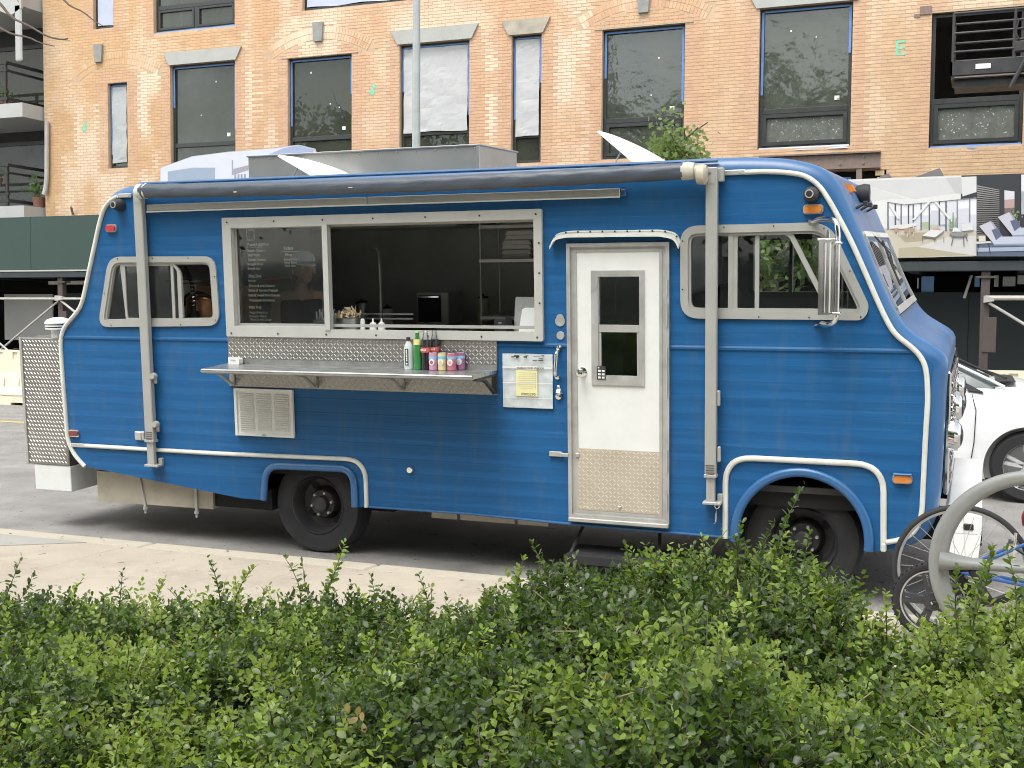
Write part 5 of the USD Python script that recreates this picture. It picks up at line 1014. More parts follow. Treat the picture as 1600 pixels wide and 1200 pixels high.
for x, z in ((-1.535, 1.30), (-1.53, .94)): part(aR, 'latch_knob', bx(x - .006, x + .016, -.06, -.03, z - .05, z + .05, .006), M['galv'])
# rear bumper box and its chimney
rb = part(T, 'rear_box', bx(-7.372, -6.932, .10, 1.7, .542, 1.598, .008), M['tread']); part(rb, 'raised_bars', lozenges(-7.352, -6.945, .555, 1.585, .10, .0325, .033, .0070, .0035, both=False, ang=.72), M['treadhi'], kind='stuff')
part(rb, 'corner_strip', bx(-7.378, -7.352, .090, .115, .542, 1.60, .003), M['galv'])
part(T, 'white_lower_box', bx(-7.308, -6.928, .105, 1.7, .325, .540, .006), M['white'])
part(T, 'fold_strut', cat([hull([(-7.34, .25, 1.10), (-7.34, .25, 1.02), (-7.50, .25, .93), (-7.52, .25, .97), (-7.34, .28, 1.10), (-7.34, .28, 1.02), (-7.50, .28, .93), (-7.52, .28, .97)])]), M['galv'])
ch = part(T, 'vent_chimney', lathe([(.055, 0), (.055, .07), (.10, .072), (.10, .084), (.06, .086), (.10, .094), (.10, .106), (.06, .108), (.104, .116), (.104, .126), (.085, .150), (.04, .165), (0, .168)], 24, at=(-7.02, .16, 1.598)), M['white'], smooth=30)
# roof: exhaust box, vent lids
part(T, 'exhaust_box', cat([bx(-5.42, -3.43, .60, 1.36, 2.78, 3.022, .006), bx(-3.45, -3.425, .592, .612, 2.79, 3.028, .003), bx(-5.43, -3.42, .59, 1.37, 3.016, 3.028, .003)]), M['steel'])
def lid(x0, z0, x1, z1, hgt, y, w):
    n = 12; A, B = np.array([x0, z0]), np.array([x1, z1]); d = (B - A) / np.linalg.norm(B - A); up = np.array([-d[1], d[0]]); L = np.linalg.norm(B - A); V, F = [], []
    for i in range(n + 1):
        t = i / n; base = A + (B - A) * t; top = base + up * (hgt * (1 - (1 - t) ** 1.6) * (1 if t < .96 else .9) + .012)
        for q, yy in ((base, y), (base, y + w), (top, y + w - .02), (top, y + .02)): V.append((q[0], yy, q[1]))
    for i in range(n):
        for k in range(4): F.append((i * 4 + k, i * 4 + (k + 1) % 4, i * 4 + 4 + (k + 1) % 4, i * 4 + 4 + k))
    m = tri(V, F); m = trimesh.Trimesh(m.vertices, np.vstack([m.faces, [(0, 3, 2), (0, 2, 1), (n * 4, n * 4 + 1, n * 4 + 2), (n * 4, n * 4 + 2, n * 4 + 3)]]), process=False); m.fix_normals(); return m
part(T, 'roof_vent_lid', lid(-4.955, 2.985, -4.50, 2.735, .10, .30, .26), M['whiteplastic'], smooth=40); part(T, 'roof_vent_lid', lid(-2.525, 3.068, -2.14, 2.735, .11, .58, .36), M['whiteplastic'], smooth=40)
for x0, x1, y0, y1 in ((-4.97, -4.50, .28, .58), (-2.48, -2.08, .58, .94)): part(T, 'roof_vent_base', cat([bx(x0, x1, y0, y0 + .03, 2.74, 2.83), bx(x0, x1, y1 - .03, y1, 2.74, 2.83), bx(x0, x0 + .03, y0 + .03, y1 - .03, 2.74, 2.83), bx(x1 - .03, x1, y0 + .03, y1 - .03, 2.74, 2.83)]), M['whiteplastic'])
# front: windscreen, visor, lamps, grille, bumper
def onshell(z, off=0.0, y=1.0, lo=None):
    k = [i for i in range(npf) if xx_[i] > -1.2]; x = np.interp(-z, -zz[k], xx_[k]); return x + off
def ws(zlist, y0, y1, off0, off1, name, m, parent=T):
    zl = np.asarray(zlist); xa = np.array([onshell(z) for z in zl]); n_ = np.array([math.cos(.42), math.sin(.42)])
    V, F = [], []
    for x, z in zip(xa, zl):
        for y in (y0, y1):
            for o in (off0, off1): V.append((x + n_[0] * o, y, z + n_[1] * o))
    k = len(zl)
    for i in range(k - 1):
        a, b = i * 4, i * 4 + 4; F += [(a + 1, b + 1, b + 3, a + 3), (a, a + 2, b + 2, b), (a, b, b + 1, a + 1), (a + 2, a + 3, b + 3, b + 2)]
    F += [(0, 1, 3, 2), ((k - 1) * 4, (k - 1) * 4 + 2, (k - 1) * 4 + 3, (k - 1) * 4 + 1)]
    m_ = tri(V, F); m_.fix_normals(); return part(parent, name, m_, m)
zw0, zw1 = 1.855, 2.315
wf = ws([zw0 - .025, zw0 + .012], .12, TW - .12, -.004, .012, 'windscreen_frame', M['alu'])
ws([zw1 - .012, zw1 + .020], .12, TW - .12, -.004, .012, 'frame_rail', M['trim'], wf)
for y0 in (.12, TW / 2 - .02, TW - .16): ws(np.linspace(zw0, zw1, 6), y0, y0 + .028, -.004, .012, 'frame_rail', M['alu'], wf)
for y0, y1 in ((.155, TW / 2 - .015), (TW / 2 + .015, TW - .155)): ws(np.linspace(zw0, zw1, 6), y0, y1, -.004, .0, 'windscreen_pane', M['windshield'], wf)
for i in range(16): z = 2.02 + i * .018; x = onshell(z) - .035; part(T, 'blind_slat', hull([(x + a, y, z + b) for y in (.16, TW - .16) for a, b in ((-.008, 0), (.008, .008), (.008, .010), (-.008, .002))]), M['frame'])
for y in (.62,):
    zl = np.linspace(1.98, 2.27, 5); part(T, 'wiper', cat([tube([(onshell(z) + .05, y + (z - 1.98) * .25, z + .01) for z in zl], .007, 6), tube([(onshell(2.30) + .01, y + .1, 2.31), (onshell(2.2) + .07, y + .07, 2.20), (onshell(2.12) + .06, y + .04, 2.12)], .006, 6)]), M['black'])
for k, y in enumerate((.55, .95, 1.20, 1.60)):
    if k in (1,): part(T, 'roof_spotlight', cat([lathe([(.03, -.02), (.055, .0), (.065, .05), (.06, .085), (0, .09)], 16, 'x', (-.80, y, 2.60)), rod((-.83, y, 2.50), (-.77, y, 2.58), .016, 8)]), M['black'], smooth=40)
    else: part(T, 'roof_marker', hull([(x, yy, z) for x, z in ((-.86, 2.66), (-.79, 2.64), (-.82, 2.58), (-.77, 2.60)) for yy in (y - .07, y + .07)]), M['amber'] if k != 3 else M['red'])
for y in (.40, .72, 1.15): part(T, 'visor_clip', cat([rod((-.76, y, 2.48), (-.69, y, 2.52), .010, 6), bx(-.705, -.68, y - .03, y + .03, 2.50, 2.53, .004)]), M['black'])
part(T, 'grille_panel', cat([bx(-.182, -.150, .16, TW - .16, .72, 1.48, .01)] + [bx(-.152, -.138, .22, TW - .22, z, z + .03, .004) for z in np.arange(.78, 1.42, .075)]), M['chrome'])
for y, z in ((.24, 1.08), (.24 + 1.67, 1.08), (.52, 1.22), (1.63, 1.22)):
    h = part(T, 'headlight', lathe([(.105, 0), (.108, .035), (.098, .055), (.088, .05), (.07, .068), (.04, .078), (0, .08)], 28, 'x', (-.160, y, z)), M['chrome'], smooth=30); part(h, 'lens', lathe([(.086, .052), (.06, .075), (.03, .084), (0, .086)], 28, 'x', (-.160, y, z)), M['glass'], smooth=60)
bp = part(T, 'front_bumper', cat([bx(-.165, .045, .0, 1.95, .505, .650, .02), hull([(x, y, z) for x, z in ((-.16, .52), (.043, .52), (.03, .38), (-.12, .34)) for y in (.0, 1.95)])]), M['whiteplastic'])
part(bp, 'rubber_pad', cat([bx(-.175, -.12, -.006, .03, .545, .585, .006), bx(-.06, .0, -.006, .03, .545, .585, .006)]), M['black']); part(bp, 'slot', bx(.02, .049, .15, .2, .42, .53), M['black'])
for y in (.3, 1.6): part(T, 'bumper_bracket', bx(-.3, -.1, y, y + .1, .4, .6), M['chassis'])
# door mirror on its tube arm
mr = part(T, 'door_mirror', cat([hull([(-.895 + a * .008, -.26 + b, z) for a in (0, 1) for b in (-.0, .05) for z in (1.845, 2.285)] + [(-.80, -.225, z) for z in (1.845, 2.285)] + [(-.815, -.20, z) for z in (1.86, 2.27)])]), M['chrome'])
part(mr, 'mirror_back', tube([(-.842, -.255, 1.86), (-.842, -.255, 2.27)], .022, 14), M['chrome'], smooth=50); part(mr, 'mirror_cap', bx(-.905, -.80, -.268, -.19, 2.283, 2.296, .004), M['chrome'])
part(mr, 'mirror_arm', tube(bend([(-.97, -.012, 2.400), (-.90, -.10, 2.415), (-.80, -.22, 2.400), (-.790, -.235, 2.33), (-.790, -.235, 1.80), (-.86, -.16, 1.775), (-.92, -.012, 1.775)], .06), .015, 12), M['chrome'], smooth=50)
part(mr, 'arm_clamp', cat([bx(-.815, -.765, -.26, -.21, 2.26, 2.275, .003), bx(-.815, -.765, -.26, -.21, 1.845, 1.86, .003), lathe([(0, 0), (.01, 0), (.008, .03), (.004, .05), (0, .05)], 8, at=(-.845, -.25, 2.296))]), M['chrome'])
part(mr, 'arm_foot', cat([hull([(x, y, z) for x in (-.99, -.93) for y in (-.022, 0) for z in (2.388, 2.412)]), hull([(-.95, -.02, 1.765), (-.85, -.03, 1.772), (-.90, -.02, 1.79), (-.95, 0, 1.76), (-.85, 0, 1.77), (-.9, 0, 1.8)])]), M['rust'])
# cab interior
part(T, 'driver_seat', cat([bx(-1.75, -1.25, 1.25, 1.75, 1.15, 1.30, .05), bx(-1.85, -1.72, 1.25, 1.75, 1.28, 1.98, .05), bx(-1.75, -1.25, .35, .85, 1.15, 1.30, .05), bx(-1.85, -1.72, .35, .85, 1.28, 1.95, .05)]), M['insidecab'])
part(T, 'steering_wheel', torus(.21, .014, (-.98, 1.5, 1.72), 'x', 30, 8), M['black']); part(T, 'dashboard', hull([(x, y, z) for y in (.1, TW - .1) for x, z in ((-.30, 1.55), (-.85, 1.62), (-.85, 1.76), (-.5, 1.80), (-.3, 1.2), (-.8, 1.2))]), M['insidecab'])
part(T, 'grab_rail', rod((-.86, .5, 1.75), (-.86, .5, 2.3), .012, 8), M['chrome'])
# galley: counter, back shelf, rails
part(T, 'inner_counter', bx(-5.9, -2.85, .06, .36, 1.62, 1.66, .004), M['steel']); part(T, 'inner_cabinet', bx(-5.9, -2.85, .08, .34, .74, 1.62), M['inside'])
part(T, 'back_counter', bx(-5.7, -2.6, 1.45, TW - .07, 1.60, 1.64, .004), M['steel']); part(T, 'back_cabinet', bx(-5.7, -2.6, 1.47, TW - .08, .74, 1.60), M['inside'])
part(T, 'counter_rail', cat([bx(-4.6, -3.9, .40, .42, 1.79, 1.80), bx(-4.6, -3.9, .40, .42, 1.755, 1.765)]), M['steel'])
rk = part(T, 'shelf_rack', cat([bx(-3.62, -2.62, 1.0, 1.40, z, z + .03, .003) for z in (2.16, 2.42, 2.02 - .3)] + [rod((x, y, 1.64), (x, y, 2.65), .010, 8) for x in (-3.61, -2.64) for y in (1.01, 1.39)]), M['steel'])
part(T, 'fume_hood', hull([(x, y, z) for x in (-5.6, -3.9) for y, z in ((1.2, 2.45), (TW - .08, 2.45), (1.45, 2.7), (TW - .08, 2.7))]), M['inside'])
part(T, 'tap', tube(chaikin([(-4.35, .75, 1.66), (-4.35, .75, 2.18), (-4.38, .78, 2.28), (-4.48, .85, 2.28)], 2), .014, 8), M['steel'])

for x in (-5.05, -4.1): part(aw, 'tear', bx(x, x + .03, -.150, -.147, 2.70, 2.706), M['trim'])
part(T, 'hood_rivets', cat([lathe([(0, -.004), (.006, -.003), (.007, 0)], 6, 'y', (x, .598, z)) for x in np.arange(-5.38, -3.45, .16) for z in (2.83, 3.0)]), M['galv'], kind='stuff')
part(T, 'lid_stay', cat([rod((-4.86, .34, 2.82), (-4.80, .34, 2.90), .006, 6), rod((-2.42, .62, 2.82), (-2.36, .62, 2.93), .006, 6)]), M['galv'])
# dim galley clutter
for k, (x, w, h, m) in enumerate(((-5.0, .12, .18, 'steel'), (-4.75, .09, .13, 'whiteplastic'), (-4.25, .30, .28, 'alu'), (-3.85, .10, .22, 'beige'))):
    t = rest(('steel_canister', 'white_jar', 'small_oven', 'sauce_canister')[k], ('dim steel canister on the back counter left in the opening', 'white jar beside the steel canister on the back counter', 'boxy metal oven in the dark back of the galley', 'beige sauce canister on the back counter right of the oven')[k], ('canister', 'jar', 'oven', 'canister')[k], x, 1.62, 1.641)
    if k == 2: part(t, 'case', bx(-w / 2, w / 2, -.15, .15, 0, h, .01), M[m]); part(t, 'door', bx(-w / 2 + .02, w / 2 - .07, -.156, -.150, .03, h - .03, .004), M['black']); part(t, 'handle', rod((-w / 2 + .03, -.17, h - .045), (w / 2 - .08, -.17, h - .045), .006, 8), M['chrome'])
    else: part(t, 'body', lathe([(0, 0), (w / 2, 0), (w / 2, h * .9), (w * .4, h), (0, h)], 20), M[m], smooth=40); part(t, 'lid', lathe([(w * .42, h), (w * .42, h + .015), (.01, h + .02), (.01, h + .035), (0, h + .035)], 20), M['black'])

# ------------------------------------------------------------------ things on the counter and in the serving window
SZ = 1.441
def bottle(label, x, y, prof, m, lab=None, cap=None, grp=None):
    t = rest('bottle', label, 'bottle', x, y, SZ, group=grp)
    part(t, 'body', lathe(prof, 24), m, smooth=40)
    if lab: z0, z1, r, mm = lab; part(t, 'label', lathe([(r, z0), (r, z1)], 24), mm)
    if cap: r, z0, z1, mm = cap; part(t, 'cap', lathe([(0, z1), (r, z1), (r, z0), (0, z0)], 16), mm)
    return t
clearpl = mat('clear_bottle_plastic', (.62, .66, .65), .15, var=.03, trans=.3); green = mat('green_bottle_glass', (.03, .17, .045), .12, var=.15, coat=.4); cola = mat('dark_cola', (.012, .010, .012), .12, var=.1, coat=.4)
b = bottle('clear plastic water bottle with black cap and black upright label on the steel counter', -3.686, -.11, [(0, 0), (.030, 0), (.033, .01), (.033, .14), (.026, .17), (.013, .195), (.013, .205), (0, .205)], clearpl, None, (.0145, .200, .224, M['black']))
part(b, 'label', bx(-.0115, .0135, -.0345, -.0330, .03, .145), M['ink']); part(b, 'label_marks', cat([bx(-.004, .006, -.0352, -.0347, z, z + h) for z, h in ((.06, .012), (.075, .010), (.088, .014), (.105, .010), (.118, .012), (.131, .008))] + [hull([(.001 + a, y, .042 + c) for y in (-.0352, -.0347) for a, c in ((-.008, 0), (.008, 0), (0, .008), (0, -.008))])]), M['paper'])
b = bottle('green glass bottle with yellow neck label on the steel counter', -3.616, -.11, [(0, 0), (.028, 0), (.031, .012), (.029, .05), (.031, .07), (.029, .10), (.031, .14), (.028, .17), (.021, .20), (.0155, .225), (.014, .255), (.016, .262), (0, .262)], green, (.168, .212, .0272, mat('yellow_bottle_label', (.66, .58, .22), .5)), (.016, .255, .268, mat('pale_green_cap', (.42, .55, .26), .4)))
def cola_bottle(label, x, y):
    t = bottle(label, x, y, [(0, 0), (.028, 0), (.031, .012), (.028, .06), (.031, .11), (.030, .15), (.0285, .20), (.024, .21), (0, .21)], cola, (.122, .155, .0318, mat('red_bottle_label', (.62, .10, .09), .5) if x > 0 else M['redlabel']))
    part(t, 'neck', lathe([(.024, .205), (.017, .232), (.015, .26), (.017, .262), (.017, .268), (.013, .268)], 16), M['glass'], smooth=40); part(t, 'label_marks', cat([bx(-.022 + k * .011, -.014 + k * .011, -.0330, -.0322, .134, .145) for k in range(4)]), M['paper']); return t
M['redlabel'] = mat('red_bottle_label', (.60, .11, .10), .5)
cola_bottle('dark cola bottle with red label and clear neck, in front on the counter', -3.555, -.11); cola_bottle('dark cola bottle standing behind the pink can', -3.515, -.05)
def can(label, x, y, bodyc, topc):
    t = rest('drink_can', label, 'can', x, y, SZ, group=None)
    mm = mat('can_print_' + str(abs(int(x * 1000))), bodyc, .35, metal=.2, var=.08, vscale=40)
    part(t, 'body', lathe([(0, 0), (.026, 0), (.031, .006), (.031, .110), (.027, .119), (.027, .122), (.024, .120), (0, .120)], 28), mm, smooth=40)
    part(t, 'upper_band', lathe([(.0313, .080), (.0313, .098)], 28), M['skyprint']); part(t, 'rim', lathe([(.0275, .117), (.028, .122), (.025, .1225)], 24), M['alu'])
    part(t, 'white_medallion', hull([(.020 * math.cos(a), y, .058 + .023 * math.sin(a)) for a in np.linspace(0, 6.28, 16) for y in (-.0318, -.024)]), M['paper'])
    part(t, 'fruit_print', hull([(.012 * math.cos(a), y, .056 + .012 * math.sin(a)) for a in np.linspace(0, 6.28, 12) for y in (-.0325, -.028)]), mat('can_fruit_' + str(abs(int(x * 1000))), topc, .5))
M['skyprint'] = mat('blue_can_band', (.20, .40, .58), .4)
can('pink can with blue band, leftmost of the three cans on the counter', -3.492, -.12, (.50, .24, .36), (.30, .12, .10)); can('pale yellow can between the pink and the red can on the counter', -3.424, -.12, (.56, .50, .27), (.55, .48, .14)); can('rose red can with blue band, rightmost of the three cans on the counter', -3.354, -.12, (.44, .14, .20), (.60, .32, .30))
can('blue and red can standing behind the rose red can', -3.318, -.05, (.30, .12, .22), (.40, .50, .60))
nb_ = rest('napkin_box', 'small white folded card standing at the left end of the counter', 'card', -5.15, -.06, SZ)
part(nb_, 'card', cat([bx(-.045, .045, -.03, .03, 0, .045, .006), bx(-.045, .05, -.032, -.03, .0, .055)]), M['paper']); part(nb_, 'card_mark', bx(-.02, .02, -.034, -.0325, .03, .036), mat('pale_blue_mark', (.3, .42, .6), .6))
CZ = 1.661
pot = rest('steel_pot', 'steel pot heaped with chips inside the serving window', 'pot', -4.33, .20, CZ); part(pot, 'pot', lathe([(0, 0), (.085, 0), (.09, .01), (.09, .115), (.096, .118), (.086, .12), (.084, .02), (0, .02)], 28), M['steel'], smooth=40)
cr = np.random.default_rng(5); chips = []
for _ in range(46):
    a, r = cr.uniform(0, 6.28), .085 * math.sqrt(cr.uniform()); c = np.array([r * math.cos(a), r * math.sin(a), .118 + .05 * (1 - r / .09) + cr.uniform(0, .015)]); d, e = cr.normal(size=3) * .02, cr.normal(size=3) * .02; n_ = np.cross(d, e); n_ = n_ / np.linalg.norm(n_) * .0015
    chips.append(hull([c + d, c - d + e * .3, c - e, c + d + n_, c - d + e * .3 + n_, c - e + n_]))
part(pot, 'chips', cat(chips), mat('corn_chips', (.62, .50, .32), .8, var=.3, vscale=30), kind='stuff')
def squeeze(label, x, h, r, m, tip):
    t = rest('squeeze_bottle', label, 'squeeze bottle', x, .16, CZ); part(t, 'body', lathe([(0, 0), (r, 0), (r, h * .62), (r * .85, h * .68), (r * .85, h * .72), (r * .4, h * .76), (0, h * .76)], 20), m, smooth=40); part(t, 'nozzle', lathe([(r * .35, h * .74), (.004, h), (0, h)], 12), tip)
squeeze('tall white squeeze bottle with dark tip in the serving window', -4.190, .150, .018, M['whiteplastic'], M['black']); squeeze('short white squeeze bottle with pointed nozzle, left of the pair in the window', -4.105, .115, .026, M['whiteplastic'], M['whiteplastic']); squeeze('short white squeeze bottle with pointed nozzle, right of the pair in the window', -4.035, .115, .026, M['whiteplastic'], M['whiteplastic'])
cu = rest('utensil_tub', 'clear tub of plastic forks and cups behind the left window pane', 'tub', -4.50, .20, CZ); part(cu, 'tub', hull([(x, y, z) for x, y, z in ((-.085, -.05, .0), (.085, -.05, 0), (-.085, .05, 0), (.085, .05, 0), (-.10, -.06, .10), (.10, -.06, .10), (-.10, .06, .10), (.10, .06, .10))]), mat('pale_green_tub', (.42, .50, .46), .3, trans=.3))
part(cu, 'forks', cat([rod((x, y, .08), (x + cr.normal(0, .02), y + cr.normal(0, .02), .15 + cr.uniform(0, .03)), .006, 6) for x in np.linspace(-.08, .08, 9) for y in (-.03, .02)]), mat('pale_plastic_forks', (.62, .68, .66), .4))
tb = rest('till_tablet', 'grey tablet till leaning back at the right end of the serving window', 'tablet', -2.90, .30, CZ); part(tb, 'screen_back', hull([(x, y, z) for x, y0, z in ((-.16, 0, .0), (.16, 0, 0), (-.18, .09, .25), (.16, .09, .25), (-.175, .092, .262), (.155, .092, .262)) for y in (y0, y0 + .012)]), mat('silver_tablet_back', (.42, .42, .41), .4, metal=.3))
part(tb, 'logo', hull([(x, y, z) for x in (.012, .052) for y, z in ((.047, .155), (.063, .195), (.055, .155), (.068, .195))]), M['ink']); part(tb, 'logo_mark', hull([(x, y, z) for x in (.026, .038) for y, z in ((.0490, .169), (.0525, .181), (.056, .169), (.058, .181))]), M['alu'])
tc = rest('card_stand', 'white card reader stand in front of the grey tablet', 'stand', -2.84, .17, CZ); part(tc, 'stand', hull([(x, y, z) for x, y, z in ((-.13, -.02, 0), (.10, -.02, 0), (-.115, .03, .185), (.10, .03, .185), (-.095, .04, .195), (.10, .04, .195), (-.13, .08, 0), (.10, .08, 0))]), M['whiteplastic'])
pr_ = rest('receipt_printer', 'small black receipt printer on the window counter left of the tablet', 'printer', -3.12, .25, CZ); part(pr_, 'body', bx(-.05, .05, -.06, .06, 0, .13, .015), M['black']); part(pr_, 'button', bx(-.01, .012, -.063, -.058, .085, .093), M['alu'])
for k, (x, z, sh_) in enumerate(((-3.36, 2.192, .02), (-3.34, 2.265, .0), (-3.33, 2.338, .02))):
    f = rest('takeout_boxes', ['stack of pale takeaway boxes at the bottom of the leaning pile', 'stack of pale takeaway boxes in the middle of the leaning pile', 'stack of pale takeaway boxes on top of the leaning pile'][k], 'takeaway boxes', x, 1.2, z)
    part(f, 'boxes', cat([hull([(a, c, e) for a, e in ((-.13 + sh_, q), (.12 + sh_, q), (-.11 + sh_, q + .030), (.10 + sh_, q + .030)) for c in (-.10, .10)]) for q in (0, .033)]), M['paper'])
f = rest('takeout_boxes', 'upright row of pale takeaway lids right of the leaning pile on the rack', 'takeaway boxes', -3.02, 1.2, 2.192); part(f, 'lids', cat([bx(-.13 + k * .045, -.09 + k * .045, -.09, .09, 0, .19, .006) for k in range(6)]), M['paper'])
for x, l in ((-3.28, 'left'), (-3.02, 'right')):
    f = rest('paper_tub', f'small pale tub on the lower rack shelf, {l} of the two', 'tub', x, 1.2, 1.995 - .2); part(f, 'tub', lathe([(0, 0), (.045, 0), (.055, .09), (.05, .09), (.042, .01), (0, .01)], 20), M['paper'])
# chalk menu on the left pane
mn = rest('chalk_menu', 'dark menu board with chalk writing inside the left serving pane', 'menu board', 0, 0, 0)
part(mn, 'board', bx(-5.13, -4.520, .034, .038, 1.75, 2.44), pane('smoky_menu_board', (.86, .88, .88), 1.15, dust=.10, dustcol=(.012, .015, .015), patchy=False))
L1 = [('Peanut waffled', 2.315, .024), ('Classic Balance', 2.272, .020), ('Beef Pork', 2.238, .020), ('Cream Cheese', 2.205, .020), ('Veggie Bowl', 2.172, .020), ('Sweet mix', 2.140, .020), ('Rice Tray', 2.085, .022), ('Ramen', 2.050, .019), ('Broccoli and Cilantro', 2.012, .020), ('Salsa of hot wild Pepper', 1.978, .020), ('Salted Sweet Fire Cheese', 1.942, .020), ('Pineapple Hot Sauce', 1.905, .020), ('Kids Tray', 1.852, .022), ('Vegan Selection', 1.815, .019), ('Avocado Wheel', 1.787, .018), ('Mayo Sweet Sauce', 1.762, .018)]
L2 = [('Sides', 2.282, .028), ('Rice', 2.236, .026), ('Sweet Potato', 2.205, .018), ('Soup Salad', 2.182, .018), ('Corn side', 2.158, .018)]
for x0, LL in ((-5.075, L1), (-4.755, L2)):
    for s, z, h in LL:
        part(mn, 'chalk_words', text(s, h * .82, x0 + rng.uniform(-.006, .006), z, .0325, .0004, True), M['chalk' if h > .0195 or x0 > -5 else 'chalkdim'])
part(mn, 'chalk_rule', cat([bx(-5.08, -4.93, .0318, .0325, 2.304, 2.307), bx(-4.775, -4.63, .0318, .0325, 2.268, 2.272), bx(-5.08, -4.99, .0318, .0325, 2.078, 2.080)]), M['chalk'])
part(mn, 'chalk_square', cat([ext(ring(-5.075, -5.005, 2.355, 2.435, .006), .0318, .0325)]), M['chalkdim'])
# galley things seen through the rear window
pt = rest('copper_pot', 'large copper coloured pot behind the rear window', 'pot', -5.72, .42, 1.70); part(pt, 'pot', lathe([(0, 0), (.15, 0), (.17, .03), (.17, .20), (.15, .23), (0, .24)], 28), mat('copper', (.42, .20, .11), .3, metal=.8, var=.15), smooth=40); part(pt, 'handle', tube(chaikin([(-.16, -.1, .16), (-.12, -.14, .24), (.02, -.16, .27), (.12, -.12, .22), (.16, -.08, .13)], 2), .012, 8), M['black'], smooth=50)
bd = rest('wood_board', 'warm brown wooden board lit behind the copper pot', 'board', -5.72, .66, 1.70); part(bd, 'board', bx(-.42, .30, 0, .03, 0, .30), mat('warm_wood', (.62, .34, .18), .5, var=.2, vscale=3, stretch=(1, 1, 6)))
fa_ = rest('spray_tap', 'black sprung spray tap standing behind the rear window', 'tap', -5.70, .20, 1.66); part(fa_, 'stem', tube(chaikin([(0, 0, 0), (0, 0, .26), (-.01, 0, .38), (-.06, .02, .47), (-.10, .05, .50)], 2), .014, 10), M['black'], smooth=50); part(fa_, 'spring', tube([(.020 * math.cos(k * .8) - .0, .020 * math.sin(k * .8), .18 + k * .004) for k in range(60)], .004, 5), M['chrome']); part(fa_, 'valve', cat([bx(-.025, .025, -.03, .03, .10, .16, .008), rod((-.06, 0, .13), (.03, 0, .13), .01, 8)]), M['black'])
kt = rest('steel_urn', 'dim steel urn with bright rim behind the rear sliding pane', 'urn', -6.15, .75, 1.62); part(kt, 'urn', lathe([(0, 0), (.16, 0), (.17, .04), (.17, .40), (.185, .41), (.185, .43), (0, .44)], 28), M['steel'], smooth=40)
part(T, 'rear_shelf', bx(-6.5, -5.4, .32, .9, 1.66, 1.70, .004), M['steel'])

# ------------------------------------------------------------------ the person at work behind the menu pane
def body_mesh(bones, step=.014, it=8):
    man = None
    for a, ra, b_, rb in bones:
        s = m3.Manifold.hull_points(np.vstack([np.asarray(trimesh.creation.icosphere(2, r).vertices) + np.asarray(p) for p, r in ((a, ra), (b_, rb))]).astype(np.float32)) if hasattr(m3.Manifold, 'hull_points') else (m3.Manifold.sphere(ra, 24).translate(list(map(float, a))) + m3.Manifold.sphere(rb, 24).translate(list(map(float, b_)))).hull()
        man = s if man is None else man + s
    man = man.refine_to_length(step); o = man.to_mesh(); m = trimesh.Trimesh(o.vert_properties[:, :3], o.tri_verts, process=True); trimesh.smoothing.filter_taubin(m, .5, -.53, it); return m
pe = rest('person', 'person in black sleeveless top and pale blue cap working inside behind the menu pane', 'person', -4.93, .46, .66, rz=0)
sk = mat('skin', (.42, .26, .19), .5, var=.05)
face = np.array([.80, -.60, 0]); side = np.array([.60, .80, 0])     # facing right and towards the street
def J(f, s, z): return face * f + side * s + np.array([0, 0, z])
hd = J(.16, 0, 1.475); nk = J(.07, 0, 1.33)
bones = [(J(0, 0, .93), .135, J(.02, 0, 1.08), .125), (J(.02, .06, 1.08), .12, J(.05, .08, 1.22), .10), (J(.02, -.06, 1.08), .12, J(.05, -.08, 1.22), .10), (J(.05, .13, 1.25), .058, J(.05, -.13, 1.25), .058), (J(.05, 0, 1.24), .07, J(.09, 0, 1.36), .05), (J(.09, 0, 1.36), .05, J(.135, 0, 1.44), .055),
         (hd + face * .005 + np.array([0, 0, .03]), .088, hd - face * .015 + np.array([0, 0, .01]), .086), (hd, .07, hd + face * .045 - np.array([0, 0, .065]), .045)]
for s in (-1, 1):
    sh_ = J(.05, .165 * s, 1.25); eb = J(.06, .215 * s, 1.00); wr = J(.27, .10 * s, .965)
    bones += [(sh_, .052, eb, .040), (eb, .040, wr, .028), (J(0, .09 * s, .92), .095, J(.03, .10 * s, .48), .062), (J(.03, .10 * s, .48), .06, J(-.01, .10 * s, .08), .042), (J(-.01, .10 * s, .055), .045, J(.14, .11 * s, .04), .036)]
    hc = wr + face * .055 - np.array([0, 0, .006]); bones += [(wr, .027, hc, .030)]
    for k in range(4):
        r0 = hc + side * (-.027 + .018 * k) + face * .022; r1 = r0 + face * (.034 - .004 * abs(k - 1.3)) - np.array([0, 0, .012]); r2 = r1 + face * .018 - np.array([0, 0, .026]); bones += [(r0, .0095, r1, .0088), (r1, .0088, r2, .0075)]
    t0 = hc - side * .030 * s - face * .01; t1 = t0 - side * .018 * s + face * .030 - np.array([0, 0, .01]); bones += [(t0, .011, t1, .009), (t1, .009, t1 + face * .022 - np.array([0, 0, .01]), .008)]
bones += [(hd + face * .088 + np.array([0, 0, -.002]), .012, hd + face * .098 - np.array([0, 0, .022]), .014)] + [(hd + side * .085 * s + np.array([0, 0, .01]), .012, hd + side * .088 * s - np.array([0, 0, .025]), .011) for s in (-1, 1)]
part(pe, 'body', body_mesh(bones, .012, 6), sk, smooth=True)
for s in (-1, 1): part(pe, 'eye', trimesh.creation.icosphere(2, .011).apply_translation(hd + face * .079 + side * .032 * s + np.array([0, 0, .012])), M['whiteplastic']); part(pe, 'iris', trimesh.creation.icosphere(1, .006).apply_translation(hd + face * .086 + side * .032 * s + np.array([0, 0, .012])), M['ink'])
part(pe, 'mouth', tube([hd + face * .083 + side * q + np.array([0, 0, -.058]) for q in (-.022, 0, .022)], .005, 6), mat('lips', (.36, .14, .12), .5))
